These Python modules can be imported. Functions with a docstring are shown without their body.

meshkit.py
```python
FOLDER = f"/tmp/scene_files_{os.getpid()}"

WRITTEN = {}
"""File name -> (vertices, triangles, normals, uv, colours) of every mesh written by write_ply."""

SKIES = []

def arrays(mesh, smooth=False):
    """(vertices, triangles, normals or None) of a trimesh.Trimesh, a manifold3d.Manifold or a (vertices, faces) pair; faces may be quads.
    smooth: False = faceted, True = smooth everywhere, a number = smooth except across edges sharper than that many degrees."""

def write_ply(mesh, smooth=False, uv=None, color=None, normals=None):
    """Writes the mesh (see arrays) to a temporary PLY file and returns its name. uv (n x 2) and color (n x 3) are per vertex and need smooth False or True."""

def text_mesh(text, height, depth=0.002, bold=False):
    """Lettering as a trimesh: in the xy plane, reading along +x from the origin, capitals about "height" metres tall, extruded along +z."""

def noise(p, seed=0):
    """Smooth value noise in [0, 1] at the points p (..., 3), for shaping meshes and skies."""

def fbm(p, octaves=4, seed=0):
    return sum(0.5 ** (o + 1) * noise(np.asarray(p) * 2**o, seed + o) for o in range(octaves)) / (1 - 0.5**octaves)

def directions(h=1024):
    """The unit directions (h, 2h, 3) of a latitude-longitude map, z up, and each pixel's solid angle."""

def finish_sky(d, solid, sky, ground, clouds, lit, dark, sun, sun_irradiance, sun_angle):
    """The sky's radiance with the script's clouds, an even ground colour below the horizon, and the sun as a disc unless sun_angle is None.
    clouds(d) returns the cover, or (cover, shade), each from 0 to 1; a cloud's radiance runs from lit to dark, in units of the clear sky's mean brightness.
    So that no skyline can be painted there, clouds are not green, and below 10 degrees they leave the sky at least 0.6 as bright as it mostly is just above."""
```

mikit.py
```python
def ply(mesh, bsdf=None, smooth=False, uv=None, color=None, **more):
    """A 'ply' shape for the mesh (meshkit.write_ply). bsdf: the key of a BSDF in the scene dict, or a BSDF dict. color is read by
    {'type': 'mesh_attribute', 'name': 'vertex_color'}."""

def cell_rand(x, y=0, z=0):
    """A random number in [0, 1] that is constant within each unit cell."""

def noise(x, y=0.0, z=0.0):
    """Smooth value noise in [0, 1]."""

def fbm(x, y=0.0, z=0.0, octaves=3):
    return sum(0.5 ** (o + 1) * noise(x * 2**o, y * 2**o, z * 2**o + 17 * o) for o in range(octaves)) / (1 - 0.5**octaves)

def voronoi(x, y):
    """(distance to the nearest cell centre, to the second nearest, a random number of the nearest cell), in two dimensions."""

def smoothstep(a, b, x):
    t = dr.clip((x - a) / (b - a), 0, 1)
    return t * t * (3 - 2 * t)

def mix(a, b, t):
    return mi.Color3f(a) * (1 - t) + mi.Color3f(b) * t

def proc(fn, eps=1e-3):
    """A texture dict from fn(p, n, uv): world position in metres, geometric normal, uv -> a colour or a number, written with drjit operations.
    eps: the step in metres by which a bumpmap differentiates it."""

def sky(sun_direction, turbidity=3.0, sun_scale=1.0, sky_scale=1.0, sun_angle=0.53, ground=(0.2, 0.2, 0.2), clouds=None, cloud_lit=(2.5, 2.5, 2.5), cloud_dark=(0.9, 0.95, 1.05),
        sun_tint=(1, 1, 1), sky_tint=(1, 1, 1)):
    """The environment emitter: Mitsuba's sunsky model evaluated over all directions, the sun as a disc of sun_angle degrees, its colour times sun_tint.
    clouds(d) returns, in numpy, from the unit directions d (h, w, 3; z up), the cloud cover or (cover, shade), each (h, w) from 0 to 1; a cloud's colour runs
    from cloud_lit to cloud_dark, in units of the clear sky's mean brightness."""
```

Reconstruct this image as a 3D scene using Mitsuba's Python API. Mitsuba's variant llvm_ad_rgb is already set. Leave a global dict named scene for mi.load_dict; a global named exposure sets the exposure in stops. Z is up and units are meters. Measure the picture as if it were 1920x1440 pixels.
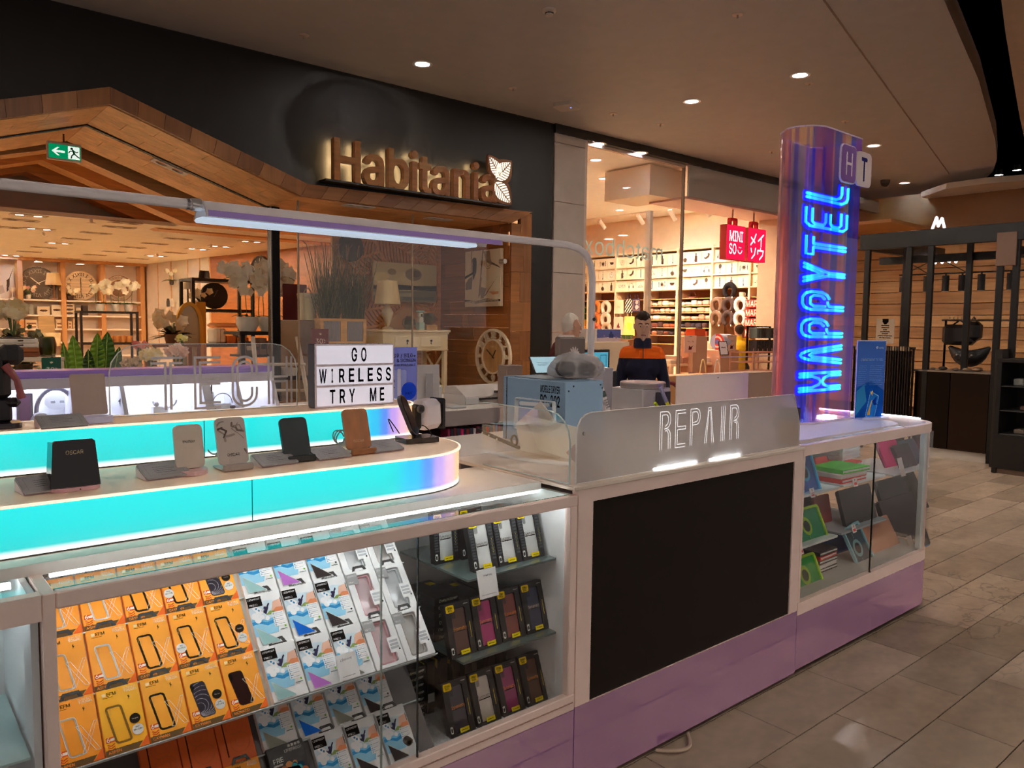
# A phone-accessory kiosk in a shopping mall, homeware and gift shops behind it.  x: along the kiosk front, y: towards the shops, z: up.
import math, random
import numpy as np, trimesh, drjit as dr, mitsuba as mi, mikit, meshkit
from mikit import proc, noise, fbm, smoothstep, mix
from shapely.geometry import Polygon, LineString, Point, box as sbox
from shapely.ops import unary_union
from shapely import affinity
T4 = mi.ScalarTransform4f
exposure = 0.0

# ---------------------------------------------------------------- camera
F, YAW, PIT, ROL, EYE = 1447.5, math.radians(49.69), math.radians(4.26), math.radians(-0.69), np.array([0, 0, 1.62])
FF = np.array([math.cos(PIT) * math.cos(YAW), math.cos(PIT) * math.sin(YAW), -math.sin(PIT)])
_r = np.array([math.sin(YAW), -math.cos(YAW), 0.0]); _d = np.cross(FF, _r)
RR = math.cos(ROL) * _r + math.sin(ROL) * _d
DD = -math.sin(ROL) * _r + math.cos(ROL) * _d
_m = np.eye(4); _m[:3, 0] = -RR; _m[:3, 1] = -DD; _m[:3, 2] = FF; _m[:3, 3] = EYE
scene = {'camera': {'type': 'perspective', 'fov': math.degrees(2 * math.atan(960 / F)), 'fov_axis': 'x', 'near_clip': 0.05, 'far_clip': 200.0, 'to_world': T4(_m)}}
labels = {}

# ---------------------------------------------------------------- even ambient light put in all round for the unseen mall (lamps follow)
scene['unseen_mall_glow'] = {'type': 'constant', 'radiance': {'type': 'rgb', 'value': [0.50, 0.42, 0.375]}}
WARM, NEUT, COOL = (1.0, 0.77, 0.53), (1.0, 0.89, 0.79), (0.86, 0.95, 1.0)
L_MALL, L_SHOP, L_GIFT, L_CASE, L_TIER, L_BAR = 760.0, 1080.0, 800.0, 10.0, 0.95, 1.7

# ---------------------------------------------------------------- colour carried by uv, so that one material serves many colours
def col(c):
 if isinstance(c, str):
  c = tuple(int(c[i:i + 2], 16) for i in (0, 2, 4))
 return (int(c[0]) + (int(c[1]) + 0.5) / 257.0, int(c[2]) / 255.0)
def unpack(uv):
 r = dr.floor(uv.x); g = (uv.x - r) * 257.0 / 255.0
 c = mi.Color3f(r / 255.0, g, uv.y)
 return dr.power(dr.maximum(c, 0.0), 2.2)
flat_tex = proc(lambda p, n, uv: unpack(uv))
def grain(ax):
 def f(p, n, uv):
  s = [34.0, 34.0, 34.0]; s[ax] = 1.6
  a = fbm(p.x * s[0], p.y * s[1], p.z * s[2], 3)
  s2 = [150.0, 150.0, 150.0]; s2[ax] = 5.0
  b = noise(p.x * s2[0], p.y * s2[1], p.z * s2[2])
  return unpack(uv) * (0.62 + 0.55 * a + 0.14 * b)
 return proc(f)
def stone_fn(p, n, uv):
 a = fbm(p.x * 3.1 + 3.0 * uv.y, p.y * 7.0, p.z * 3.0, 4)
 b = fbm(p.x * 26.0, p.y * 34.0, 0.0, 3)
 v = dr.abs(fbm(p.x * 5.0 + 9.0, p.y * 9.0, 1.0, 4) - 0.5)
 k = 0.66 + 0.5 * a + 0.18 * b - 0.28 * (1 - smoothstep(0.0, 0.035, v)) * smoothstep(0.45, 0.7, noise(p.x * 1.7, p.y * 1.9, 5.0))
 return unpack(uv) * k
def worn_fn(p, n, uv):
 return unpack(uv) * (0.93 + 0.12 * fbm(p.x * 9.0, p.y * 9.0, p.z * 9.0, 3))
def mat(name, d, two=True):
 scene[name] = {'type': 'twosided', 'bsdf': d} if two else d
def prin(tex, rough, spec=0.5, **k):
 return {'type': 'principled', 'base_color': tex, 'roughness': rough, 'specular': spec, **k}
mat('matte', {'type': 'diffuse', 'reflectance': flat_tex})
mat('satin', prin(flat_tex, 0.42, 0.4))
mat('gloss', prin(flat_tex, 0.12, 0.5))
mat('metal', prin(flat_tex, 0.28, 0.5, metallic=0.92))
mat('fabric', prin(flat_tex, 0.9, 0.1, sheen=0.4))
mat('paint', prin(proc(worn_fn), 0.55, 0.3))
mat('wood_x', prin(grain(0), 0.42, 0.35)); mat('wood_y', prin(grain(1), 0.42, 0.35)); mat('wood_z', prin(grain(2), 0.42, 0.35))
mat('stone', prin(proc(stone_fn), 0.16, 0.42))
scene['mirror'] = {'type': 'twosided', 'bsdf': {'type': 'blendbsdf', 'weight': 0.26, 'bsdf_0': {'type': 'conductor', 'material': 'none', 'specular_reflectance': {'type': 'rgb', 'value': [0.99, 0.84, 0.98]}}, 'bsdf_1': {'type': 'diffuse', 'reflectance': flat_tex}}}
mat('pane', {'type': 'thindielectric', 'int_ior': 1.5}, False)
mat('tinted_pane', {'type': 'thindielectric', 'int_ior': 1.5, 'specular_transmittance': {'type': 'rgb', 'value': [0.80, 0.90, 0.88]}}, False)
mat('frosted', {'type': 'principledthin', 'base_color': {'type': 'rgb', 'value': [0.55, 0.53, 0.53]}, 'roughness': 0.38, 'spec_trans': 0.5, 'diff_trans': 1.0, 'eta': 1.3}, False)
mat('film', {'type': 'principledthin', 'base_color': {'type': 'rgb', 'value': [0.9, 0.86, 0.9]}, 'roughness': 0.25, 'spec_trans': 0.75, 'diff_trans': 0.9}, False)
def lamp(rgb, k, w=1.0):
 return {'type': 'area', 'radiance': {'type': 'rgb', 'value': [float(k * c) for c in rgb]}, 'sampling_weight': w}

# ---------------------------------------------------------------- meshes
class B:
 """Collects coloured pieces of ONE part."""
 def __init__(s): s.v, s.f, s.c, s.n = [], [], [], 0
 def add(s, m, c, smooth=None, M=None):
  if hasattr(m, 'to_mesh'):
   q = m.to_mesh(); m = (q.vert_properties[:, :3], q.tri_verts)
  v, f = (np.asarray(m.vertices), np.asarray(m.faces)) if hasattr(m, 'vertices') else (np.asarray(m[0], float), np.asarray(m[1], int))
  if f.shape[1] == 4: f = np.vstack([f[:, [0, 1, 2]], f[:, [0, 2, 3]]])
  if smooth is None:
   v = v[f].reshape(-1, 3); f = np.arange(len(v)).reshape(-1, 3)
  elif smooth is not True:
   q = trimesh.graph.smooth_shade(trimesh.Trimesh(v, f, process=False), angle=math.radians(smooth), facet_minarea=None)
   v, f = np.asarray(q.vertices), np.asarray(q.faces)
  if M is not None:
   v = v @ M[:3, :3].T + M[:3, 3]
   if np.linalg.det(M[:3, :3]) < 0: f = f[:, ::-1]
  u = col(c)
  s.v.append(v); s.f.append(f + s.n); s.c.append(np.tile(u, (len(v), 1))); s.n += len(v)
  return s
 def box(s, x0, x1, y0, y1, z0, z1, c, M=None): return s.add(box3(x0, x1, y0, y1, z0, z1), c, M=M)
 def rbox(s, x0, x1, y0, y1, z0, z1, c, r=0.004, M=None): return s.add(rbox3(x0, x1, y0, y1, z0, z1, r), c, M=M)
 def tube(s, pts, r, c, n=8): return s.add(tube3(pts, r, n), c, 50)
 def cyl(s, p0, p1, r, c, n=16, r2=None): return s.add(cyl3(p0, p1, r, n, r2), c, 40)
 def lathe(s, prof, c, n=24, at=(0, 0, 0)): return s.add(lathe3(prof, n, at), c, 40)
 def slab(s, poly, t, c, M=None, z0=0.0):
  """polygon in xy pulled up by t"""
  for g in geoms(poly):
   e = trimesh.creation.extrude_polygon(g, t, engine='earcut'); e.vertices[:, 2] += z0
   s.add(e, c, M=M)
  return s
 def print(s, poly, c, M=None, z=0.0):
  """flat ink: the polygon in xy at height z"""
  for g in geoms(poly):
   if g.area < 1e-9: continue
   v, f = trimesh.creation.triangulate_polygon(g, engine='earcut')
   if len(f): s.add((np.column_stack([v, np.full(len(v), z)]), f), c, M=M)
  return s
 def ply(s, bsdf, emit=None):
  m = (np.vstack(s.v), np.vstack(s.f))
  d = mikit.ply(m, bsdf, True, uv=np.vstack(s.c))
  if emit: d['emitter'] = emit
  return d
def geoms(p):
 return [g for g in getattr(p, 'geoms', [p]) if g.geom_type == 'Polygon' and not g.is_empty] if not p.is_empty else []
def box3(x0, x1, y0, y1, z0, z1):
 v = np.array([[x, y, z] for x in (x0, x1) for y in (y0, y1) for z in (z0, z1)], float)
 return v, np.array([[0, 1, 3, 2], [4, 6, 7, 5], [0, 4, 5, 1], [2, 3, 7, 6], [0, 2, 6, 4], [1, 5, 7, 3]])
_RB = None
def rbox3(x0, x1, y0, y1, z0, z1, r):
 """box with chamfered edges"""
 global _RB
 if _RB is None:
  p = []
  for a in (-1, 1):
   for b in (-1, 1):
    for c in (-1, 1):
     p += [(a, b, c, 0, 1, 1), (a, b, c, 1, 0, 1), (a, b, c, 1, 1, 0)]
  p = np.array(p, float)
  q = p[:, :3] * (3 - p[:, 3:])
  h = trimesh.convex.convex_hull(q)
  i = [int(np.argmin(((q - w) ** 2).sum(1))) for w in h.vertices]
  _RB = (p[i], np.array(h.faces))
 p, f = _RB
 c = np.array([(x0 + x1) / 2, (y0 + y1) / 2, (z0 + z1) / 2]); h = np.array([x1 - x0, y1 - y0, z1 - z0]) / 2
 r = min(r, 0.45 * 2 * h.min())
 return c + p[:, :3] * (h - r * p[:, 3:]), f
def tube3(pts, r, n=8):
 p = np.asarray(pts, float); k = len(p)
 r = np.broadcast_to(r, (k,))
 t = np.gradient(p, axis=0); t /= np.linalg.norm(t, axis=1, keepdims=True) + 1e-12
 a = np.cross(t[0], [0, 0, 1.0] if abs(t[0][2]) < 0.9 else [1.0, 0, 0]); a /= np.linalg.norm(a)
 A = []
 for i in range(k):
  a = a - t[i] * (a @ t[i]); a /= np.linalg.norm(a) + 1e-12; A.append(a)
 A = np.array(A); Bn = np.cross(t, A); g = np.arange(n) * 2 * math.pi / n
 v = (p[:, None] + r[:, None, None] * (np.cos(g)[None, :, None] * A[:, None] + np.sin(g)[None, :, None] * Bn[:, None])).reshape(-1, 3)
 f = []
 for i in range(k - 1):
  for j in range(n):
   f.append((i * n + j, i * n + (j + 1) % n, (i + 1) * n + (j + 1) % n, (i + 1) * n + j))
 f = np.array(f); f = np.vstack([f[:, [0, 1, 2]], f[:, [0, 2, 3]]])
 v = np.vstack([v, p[:1], p[-1:]]); m = len(v)
 caps = [(m - 2, (j + 1) % n, j) for j in range(n)] + [(m - 1, (k - 1) * n + j, (k - 1) * n + (j + 1) % n) for j in range(n)]
 return v, np.vstack([f, caps])
def cyl3(p0, p1, r, n=16, r2=None):
 return tube3([p0, p1], [r, r if r2 is None else r2], n)
def lathe3(prof, n=24, at=(0, 0, 0)):
 p = np.array(prof, float); k = len(p); g = np.arange(n) * 2 * math.pi / n
 v = np.stack([p[:, None, 0] * np.cos(g), p[:, None, 0] * np.sin(g), np.repeat(p[:, 1:2], n, 1)], -1).reshape(-1, 3) + np.array(at, float)
 f = []
 for i in range(k - 1):
  for j in range(n):
   a, b, c, d = i * n + j, i * n + (j + 1) % n, (i + 1) * n + (j + 1) % n, (i + 1) * n + j
   f += [(a, b, c), (a, c, d)]
 return v, np.array(f)
_ico = {}
def ball(c, r, k=1, s=(1, 1, 1)):
 if k not in _ico:
  m = trimesh.creation.icosphere(k); _ico[k] = (np.array(m.vertices), np.array(m.faces))
 return _ico[k][0] * np.array(s) * r + np.array(c, float), _ico[k][1]
def frame(o, ux, uy):
 """matrix taking xy drawing space to the plane at o spanned by ux, uy (z = their normal)"""
 ux = np.array(ux, float); ux /= np.linalg.norm(ux); uy = np.array(uy, float); uy -= ux * (ux @ uy); uy /= np.linalg.norm(uy)
 m = np.eye(4); m[:3, 0] = ux; m[:3, 1] = uy; m[:3, 2] = np.cross(ux, uy); m[:3, 3] = o
 return m
def mv(x=0, y=0, z=0, rz=0, rx=0, ry=0, s=1.0):
 m = np.eye(4)
 def R(a, i, j):
  q = np.eye(4); c, t = math.cos(math.radians(a)), math.sin(math.radians(a)); q[i, i] = q[j, j] = c; q[i, j] = -t; q[j, i] = t; return q
 m = R(rz, 0, 1) @ R(ry, 2, 0) @ R(rx, 1, 2) @ np.diag([s, s, s, 1.0]) if not isinstance(s, tuple) else R(rz, 0, 1) @ R(ry, 2, 0) @ R(rx, 1, 2) @ np.diag([*s, 1.0])
 m[:3, 3] = (x, y, z)
 return m
FRONT = frame((0, 0, 0), (1, 0, 0), (0, 0, 1))     # drawing x -> world x, drawing y -> world z, facing -y
def front(x, y, z):
 m = FRONT.copy(); m[:3, 3] = (x, y, z); return m
_txt = {}
def text(s, h, bold=False, w=None, cx=None, cy=None, x=None, y=None, mirror=False):
 """lettering as a polygon, capitals h high; w: squeezed to this width; (cx, cy) centre or (x, y) lower left"""
 if (s, bold) not in _txt:
  m = meshkit.text_mesh(s, 0.7, 0.01, bold)
  sec = m.vertices[:, 2] > 0.005
  tri = [Polygon(m.vertices[f][:, :2]) for f in m.faces if sec[f].all()]
  _txt[(s, bold)] = unary_union([t for t in tri if t.area > 1e-7]).buffer(0.0005).simplify(0.004)
 g = _txt[(s, bold)]
 x0, y0, x1, y1 = g.bounds
 k = h / 0.7
 kx = k if w is None else w / (x1 - x0)
 g = affinity.scale(affinity.translate(g, -x0, 0), kx * (-1 if mirror else 1), k, origin=(0, 0))
 x0, y0, x1, y1 = g.bounds
 if cx is not None: return affinity.translate(g, cx - (x0 + x1) / 2, cy - h / 2)
 return affinity.translate(g, (x or 0) - x0, y or 0)
def rr(x0, x1, y0, y1, r):
 r = min(r, 0.49 * min(x1 - x0, y1 - y0))
 return sbox(x0 + r, y0 + r, x1 - r, y1 - r).buffer(r, quad_segs=4)
def ring(p, t): return p.difference(p.buffer(-t))
def line(pts, w, cap=1): return LineString(pts).buffer(w / 2, cap_style={0: 2, 1: 1}[cap], quad_segs=2)
def disc(x, y, r, n=6): return Point(x, y).buffer(r, quad_segs=n)

# ---------------------------------------------------------------- objects
ORD = 'first second third fourth fifth sixth seventh eighth ninth tenth eleventh twelfth thirteenth fourteenth fifteenth sixteenth seventeenth eighteenth nineteenth twentieth'.split() + [f'twenty-{w}' for w in ('first', 'second', 'third', 'fourth', 'fifth', 'sixth')]
_used = {}
def numbered(k):
 n = _used.get(k, -1) + 1; _used[k] = n
 return k if n == 0 else f'{k}_{n:03d}'
class P:
 """A thing being built in its own coordinates: parts, then put() as often as wanted."""
 def __init__(s): s.e, s.l, s.u = [], {}, {}
 def part(s, rel, b, bsdf, label=None, emit=None):
  n = s.u.get(rel, -1) + 1; s.u[rel] = n
  if n and rel: rel = f'{rel}_{n:03d}'
  s.e.append((rel, b.ply(bsdf, emit) if isinstance(b, B) else b))
  if label: s.l[rel] = label
  return rel
 def put(s, name, M=None, label=None, cat=None, group=None, kind=None):
  key = numbered(name); d = {}
  if label: d['label'] = label
  if cat: d['category'] = cat
  if group: d['group'] = group
  if kind: d['kind'] = kind
  labels[key] = d
  for rel, e in s.e:
   k = key + ('__' + rel if rel else '')
   scene[k] = dict(e) if M is None else {**e, 'to_world': T4(np.asarray(M, float))}
   if rel in s.l: labels[k] = {'label': s.l[rel]}
  return key
def one(name, b, bsdf, label, cat, group=None, emit=None, M=None):
 p = P(); p.part('', b, bsdf, emit=emit)
 return p.put(name, M, label, cat, group)
def structure(name, b, bsdf, label, emit=None):
 p = P(); p.part('', b, bsdf, emit=emit)
 return p.put(name, None, label, kind='structure')
def sub(parent, rel, b, bsdf, label=None, emit=None):
 """adds a part to something already placed at world coordinates"""
 k = numbered(parent + '__' + rel)
 scene[k] = b.ply(bsdf, emit) if isinstance(b, B) else b
 if label: labels[k] = {'label': label}
 return k
def at(px, py, x=None, y=None, z=None):
 """the point of the plane x, y or z that lies on the line of sight through this pixel of the photograph (1920 wide)"""
 d = (px - 960) / F * RR + (py - 720) / F * DD + FF
 t = (x - EYE[0]) / d[0] if x is not None else (y - EYE[1]) / d[1] if y is not None else (z - EYE[2]) / d[2]
 return EYE + t * d


# ================================================================ THE MALL
rng = random.Random(7)
FAC, CEIL = 7.2, 4.15          # the shop fronts' plane and the mall ceiling
b = B().box(-9, 24, -7, 30, -0.06, -0.004, (30, 23, 19))
structure('floor', b, 'stone', 'mottled brown stone floor of the mall')
structure('floor_bounce', B().box(-6, 6.7, FAC, 18.7, -.05, .002, (226, 206, 176)).box(6.75, 13.5, FAC + .1, 14.6, -.05, .002, (226, 210, 190)), 'satin', 'unseen shop floor, kept pale to bounce light up into the shops')  # unseen floor, coloured pale to bounce light onto the shop ceilings
PITCH, LEN, Y00 = 0.2935, 0.5915, 0.931
tiles = []
for r in range(-4, 26):
 y0 = Y00 + r * PITCH
 for k in range(-4, 40):
  x0 = 3.105 + (r % 2) * LEN / 2 - LEN / 2 + k * LEN - 5 * LEN
  c = np.array([x0 + LEN / 2, y0 + PITCH / 2, 0.0]) - EYE
  w = c @ FF
  if w < 1.0: continue
  px, py = 960 + F * (c @ RR) / w, 720 + F * (c @ DD) / w
  if px < 650 or px > 2150 or py > 1800: continue
  if 1.85 < y0 and x0 + LEN < 4.86: continue
  tiles.append((w, x0, y0))
tiles.sort()
for i, (w, x0, y0) in enumerate(tiles):
 t = rng.random(); s = 0.86 + 0.22 * rng.random()
 c = (int((158 + 8 * t) * s), int((138 + 9 * t) * s), int((120 + 10 * t) * s))
 z = -0.0005 * rng.random()
 if i < 296:
  sub('floor', 'tile', B().rbox(x0 + .0022, x0 + LEN - .0022, y0 + .0022, y0 + PITCH - .0022, -0.012, z, c, 0.0012), 'stone')
 else:
  if i == 296: rest = B()
  rest.box(x0 + .002, x0 + LEN - .002, y0 + .002, y0 + PITCH - .002, -0.012, z, c)
if len(tiles) > 296:
 k = sub('floor', 'far_tile', rest, 'stone'); labels[k] = {'kind': 'stuff'}

# ---- ceiling: a pale plaster slab with a rounded end over a black void, a second lower curved slab beyond
ceil_poly = Polygon([(-9, -7), (5.2, -7), at(1770, 0, z=CEIL)[:2], at(1835, 150, z=CEIL)[:2], at(1866, 262, z=CEIL)[:2], at(1869, 300, z=CEIL)[:2], at(1862, 322, z=CEIL)[:2], at(1840, 342, z=CEIL)[:2], at(1790, 366, z=CEIL)[:2], at(1735, 384, z=CEIL)[:2], at(1690, 392, z=CEIL)[:2], (16, FAC), (-9, FAC)])
ceil_poly = ceil_poly.buffer(-0.25, quad_segs=5).buffer(0.25, quad_segs=5)
structure('ceiling', B().slab(ceil_poly, 0.22, (172, 163, 157), z0=CEIL), 'paint', 'pale plaster mall ceiling with rounded end')
a, c = at(1545, 0, z=CEIL)[:2], at(1780, 326, z=CEIL)[:2]
sub('ceiling', 'joint', B().slab(LineString([a, c]).buffer(0.008, cap_style=2), 0.004, (120, 98, 84), z0=CEIL - 0.0035), 'paint')
z2 = 3.9
low = Polygon([at(px, py, z=z2)[:2] for px, py in ((1728, 370), (1775, 354), (1850, 344), (1930, 338), (2060, 338), (2060, 430), (1925, 416), (1840, 398), (1760, 377))]).buffer(0.01)
structure('ceiling_lower', B().slab(low, 0.09, (190, 172, 152), z0=z2), 'paint', 'lower curved plaster ceiling beyond the black gap')
structure('ceiling_void', B().box(-9, 40, -9, 40, 4.9, 5.0, (13, 12, 12)), 'matte', 'black void above the ceiling')
edge = [at(px, py, z=4.0)[:2] for px, py in ((1872, -40), (1885, 60), (1898, 140), (1912, 220), (1925, 280), (2100, 330), (2200, -40))]
structure('ceiling_right', B().slab(Polygon(edge), 0.3, (176, 150, 128), z0=4.0), 'paint', 'pale ceiling edge beyond the black gap at the upper right')

dl = P()
dl.part('trim', B().lathe([(0.072, -0.004), (0.098, -0.006), (0.1, 0.0), (0.1, 0.02)], (225, 218, 208), 24), 'satin')
lens = B().add((np.vstack([[[0, 0, -0.003]], [[0.075 * math.cos(t), 0.075 * math.sin(t), -0.003] for t in np.arange(20) * math.pi / 10]]), np.array([[0, 1 + (i + 1) % 20, 1 + i] for i in range(20)])), (255, 255, 255), True)
dl.part('lens', lens, 'matte', emit=lamp(NEUT, L_MALL, 1.0))
seen = [((792, 120), 'above the dark wall left of the gold sign'), ((1297, 190), 'middle one above the grey shop fascia'), ((1500, 141), 'nearest to the curved ceiling edge'), ((1638, 273), 'just right of the neon column top'), ((1696, 343), 'farthest one beside the black dome camera')]
for (px, py), w in seen:
 p = at(px, py, z=CEIL); dl.put('ceiling_downlight', mv(*p), f'round recessed ceiling downlight, {w}', 'downlight', 'mall ceiling downlights')
for x, y in ((1.2, 3.4), (4.3, 1.2), (-1.6, 6.2), (1.2, -1.2), (7.3, 1.4), (-1.8, 0.6), (10.4, 2.4), (7.3, -1.0), (4.4, -1.6)):  # out of view, placed to light the near floor and kiosk front
 dl.put('ceiling_downlight', mv(x, y, CEIL), 'unseen ceiling downlight out of view, placed to light the floor and kiosk front', 'downlight', 'mall ceiling downlights')
dl2 = P(); dl2.e = dl.e
p = at(1847, 381, z=z2); dl2.put('ceiling_downlight', mv(*p), 'recessed downlight in the lower curved ceiling above the black frames', 'downlight', 'mall ceiling downlights')
for px, py, w in ((1873, 327, 'left'), (1907, 318, 'right')):
 p = at(px, py, z=4.8)
 q = P(); q.part('housing', B().cyl((0, 0, 0.1), (0, 0, 0.0), 0.06, (20, 20, 20), 12), 'satin'); q.part('lens', lens, 'matte', emit=lamp(NEUT, 14, .2))
 q.put('void_spotlight', mv(p[0], p[1], 4.79), f'small spotlight in the black gap, the {w} of two', 'spotlight', 'spotlights in the black gap')
# things on the ceiling
p = at(1030, 18, z=CEIL)
q = P(); q.part('base', B().lathe([(0, 0), (.055, 0), (.055, -.018), (.045, -.022), (0, -.022)][::-1], (214, 198, 184), 20), 'satin'); q.part('sensor', B().lathe([(0, -.02), (.036, -.02), (.03, -.05), (.0, -.054)][::-1], (190, 172, 160), 18).lathe([(.0345, -.027), (.0365, -.03), (.034, -.036)][::-1], (40, 34, 30), 18), 'satin')
q.put('smoke_detector', mv(*p), 'round white smoke detector on the ceiling near the top edge', 'smoke detector')
p = at(1063, 196, z=CEIL)
q = P(); q.part('body', B().slab(rr(-.13, .13, -.13, .13, .05), 0.04, (200, 184, 170), z0=-.04), 'satin'); q.part('indicator', B().add(ball((0, -.05, -.041), .008), (40, 60, 255)), 'matte', emit=lamp((.15, .25, 1), 2, .05))
q.put('wireless_access_point', mv(p[0], p[1], CEIL, 20), 'flat rounded wireless access point with blue light on the ceiling', 'access point')
p = at(1660, 338, z=CEIL)
q = P(); q.part('mount', B().cyl((0, 0, 0), (0, 0, -.05), .075, (60, 54, 50)), 'satin'); q.part('dome', B().add(ball((0, 0, -.05), .065, 2, (1, 1, .95)), (14, 13, 13), True), 'gloss')
q.put('dome_camera', mv(p[0], p[1], CEIL), 'black dome security camera on the ceiling by the far downlight', 'camera')
for px, py, w in ((1383, 27, 'near the top edge'), (1518, 156, 'beside the brightest downlight'), (962, 165, 'above the gold sign'), (1150, 213, 'left of the middle downlight'), (1238, 233, 'above the grey fascia'), (570, 66, 'nearest the dark wall at the left'), (1585, 227, 'above the neon column'), (1447, 284, 'beside the neon column')):
 p = at(px, py, z=CEIL)
 q = P(); q.part('', B().lathe([(0.045, 0), (.042, -.006), (0, -.007)][::-1], (205, 182, 164), 14).cyl((0, 0, -.006), (0, 0, -.03), .008, (150, 130, 118), 8), 'satin')
 q.put('fire_sprinkler', mv(*p), f'small round sprinkler plate in the ceiling {w}', 'sprinkler', 'ceiling sprinklers')


# ================================================================ THE KIOSK
YF = 1.795                     # plane of the kiosk front
WHITE, CREAM, RAIL = (240, 230, 222), (246, 232, 220), (240, 216, 206)
TOP, BRD = 1.06, 1.085         # rails and raised counter board

# ---- left display case (x 0.29 .. 1.82)
c = P()
c.part('top_rail', B().rbox(0.293, 1.82, YF, YF + .03, 1.024, TOP, RAIL, .003), 'satin')
c.part('bottom_rail', B().rbox(0.293, 1.82, YF, YF + .03, .318, .374, RAIL, .003).box(.30, 1.81, YF - .002, YF, .345, .349, (150, 120, 110)), 'satin')
c.part('post', B().rbox(1.787, 1.82, YF + .001, YF + .031, .374, 1.024, RAIL, .003), 'satin')
c.part('post', B().rbox(.268, .2925, YF, YF + .16, .03, TOP, RAIL, .002), 'satin')
c.part('end_panel', B().box(1.80, 1.819, YF + .031, 2.31, .31, TOP - .002, (238, 240, 240)), 'matte')
c.part('end_panel', B().box(.270, .288, YF + .16, 2.31, .31, TOP - .002, (232, 232, 230)), 'matte')
c.part('back_panel', B().box(.288, 1.80, 2.30, 2.318, .31, TOP - .002, (228, 232, 232)), 'matte')
c.part('base_board', B().box(.288, 1.80, YF + .031, 2.30, .30, .318, (222, 224, 224)), 'matte')
c.part('plinth', B().box(.268, 1.82, YF + .012, 2.31, .03, .318, (60, 48, 46)), 'matte')
c.part('mirror_skirting', B().box(.268, 1.819, YF + .002, YF + .0118, .028, .317, (190, 130, 214)), 'mirror', 'mirrored skirting board reflecting the floor')
def pane(x0, x1, z0, z1, y): return (np.array([[x0, y, z0], [x1, y, z0], [x1, y, z1], [x0, y, z1]]), np.array([[0, 1, 2], [0, 2, 3]]))
def hpane(x0, x1, y0, y1, z): return (np.array([[x0, y0, z], [x1, y0, z], [x1, y1, z], [x0, y1, z]]), np.array([[0, 1, 2], [0, 2, 3]]))
c.part('glass_door', B().add(pane(.293, 1.19, .374, 1.024, YF + .012), WHITE), 'pane')
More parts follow.
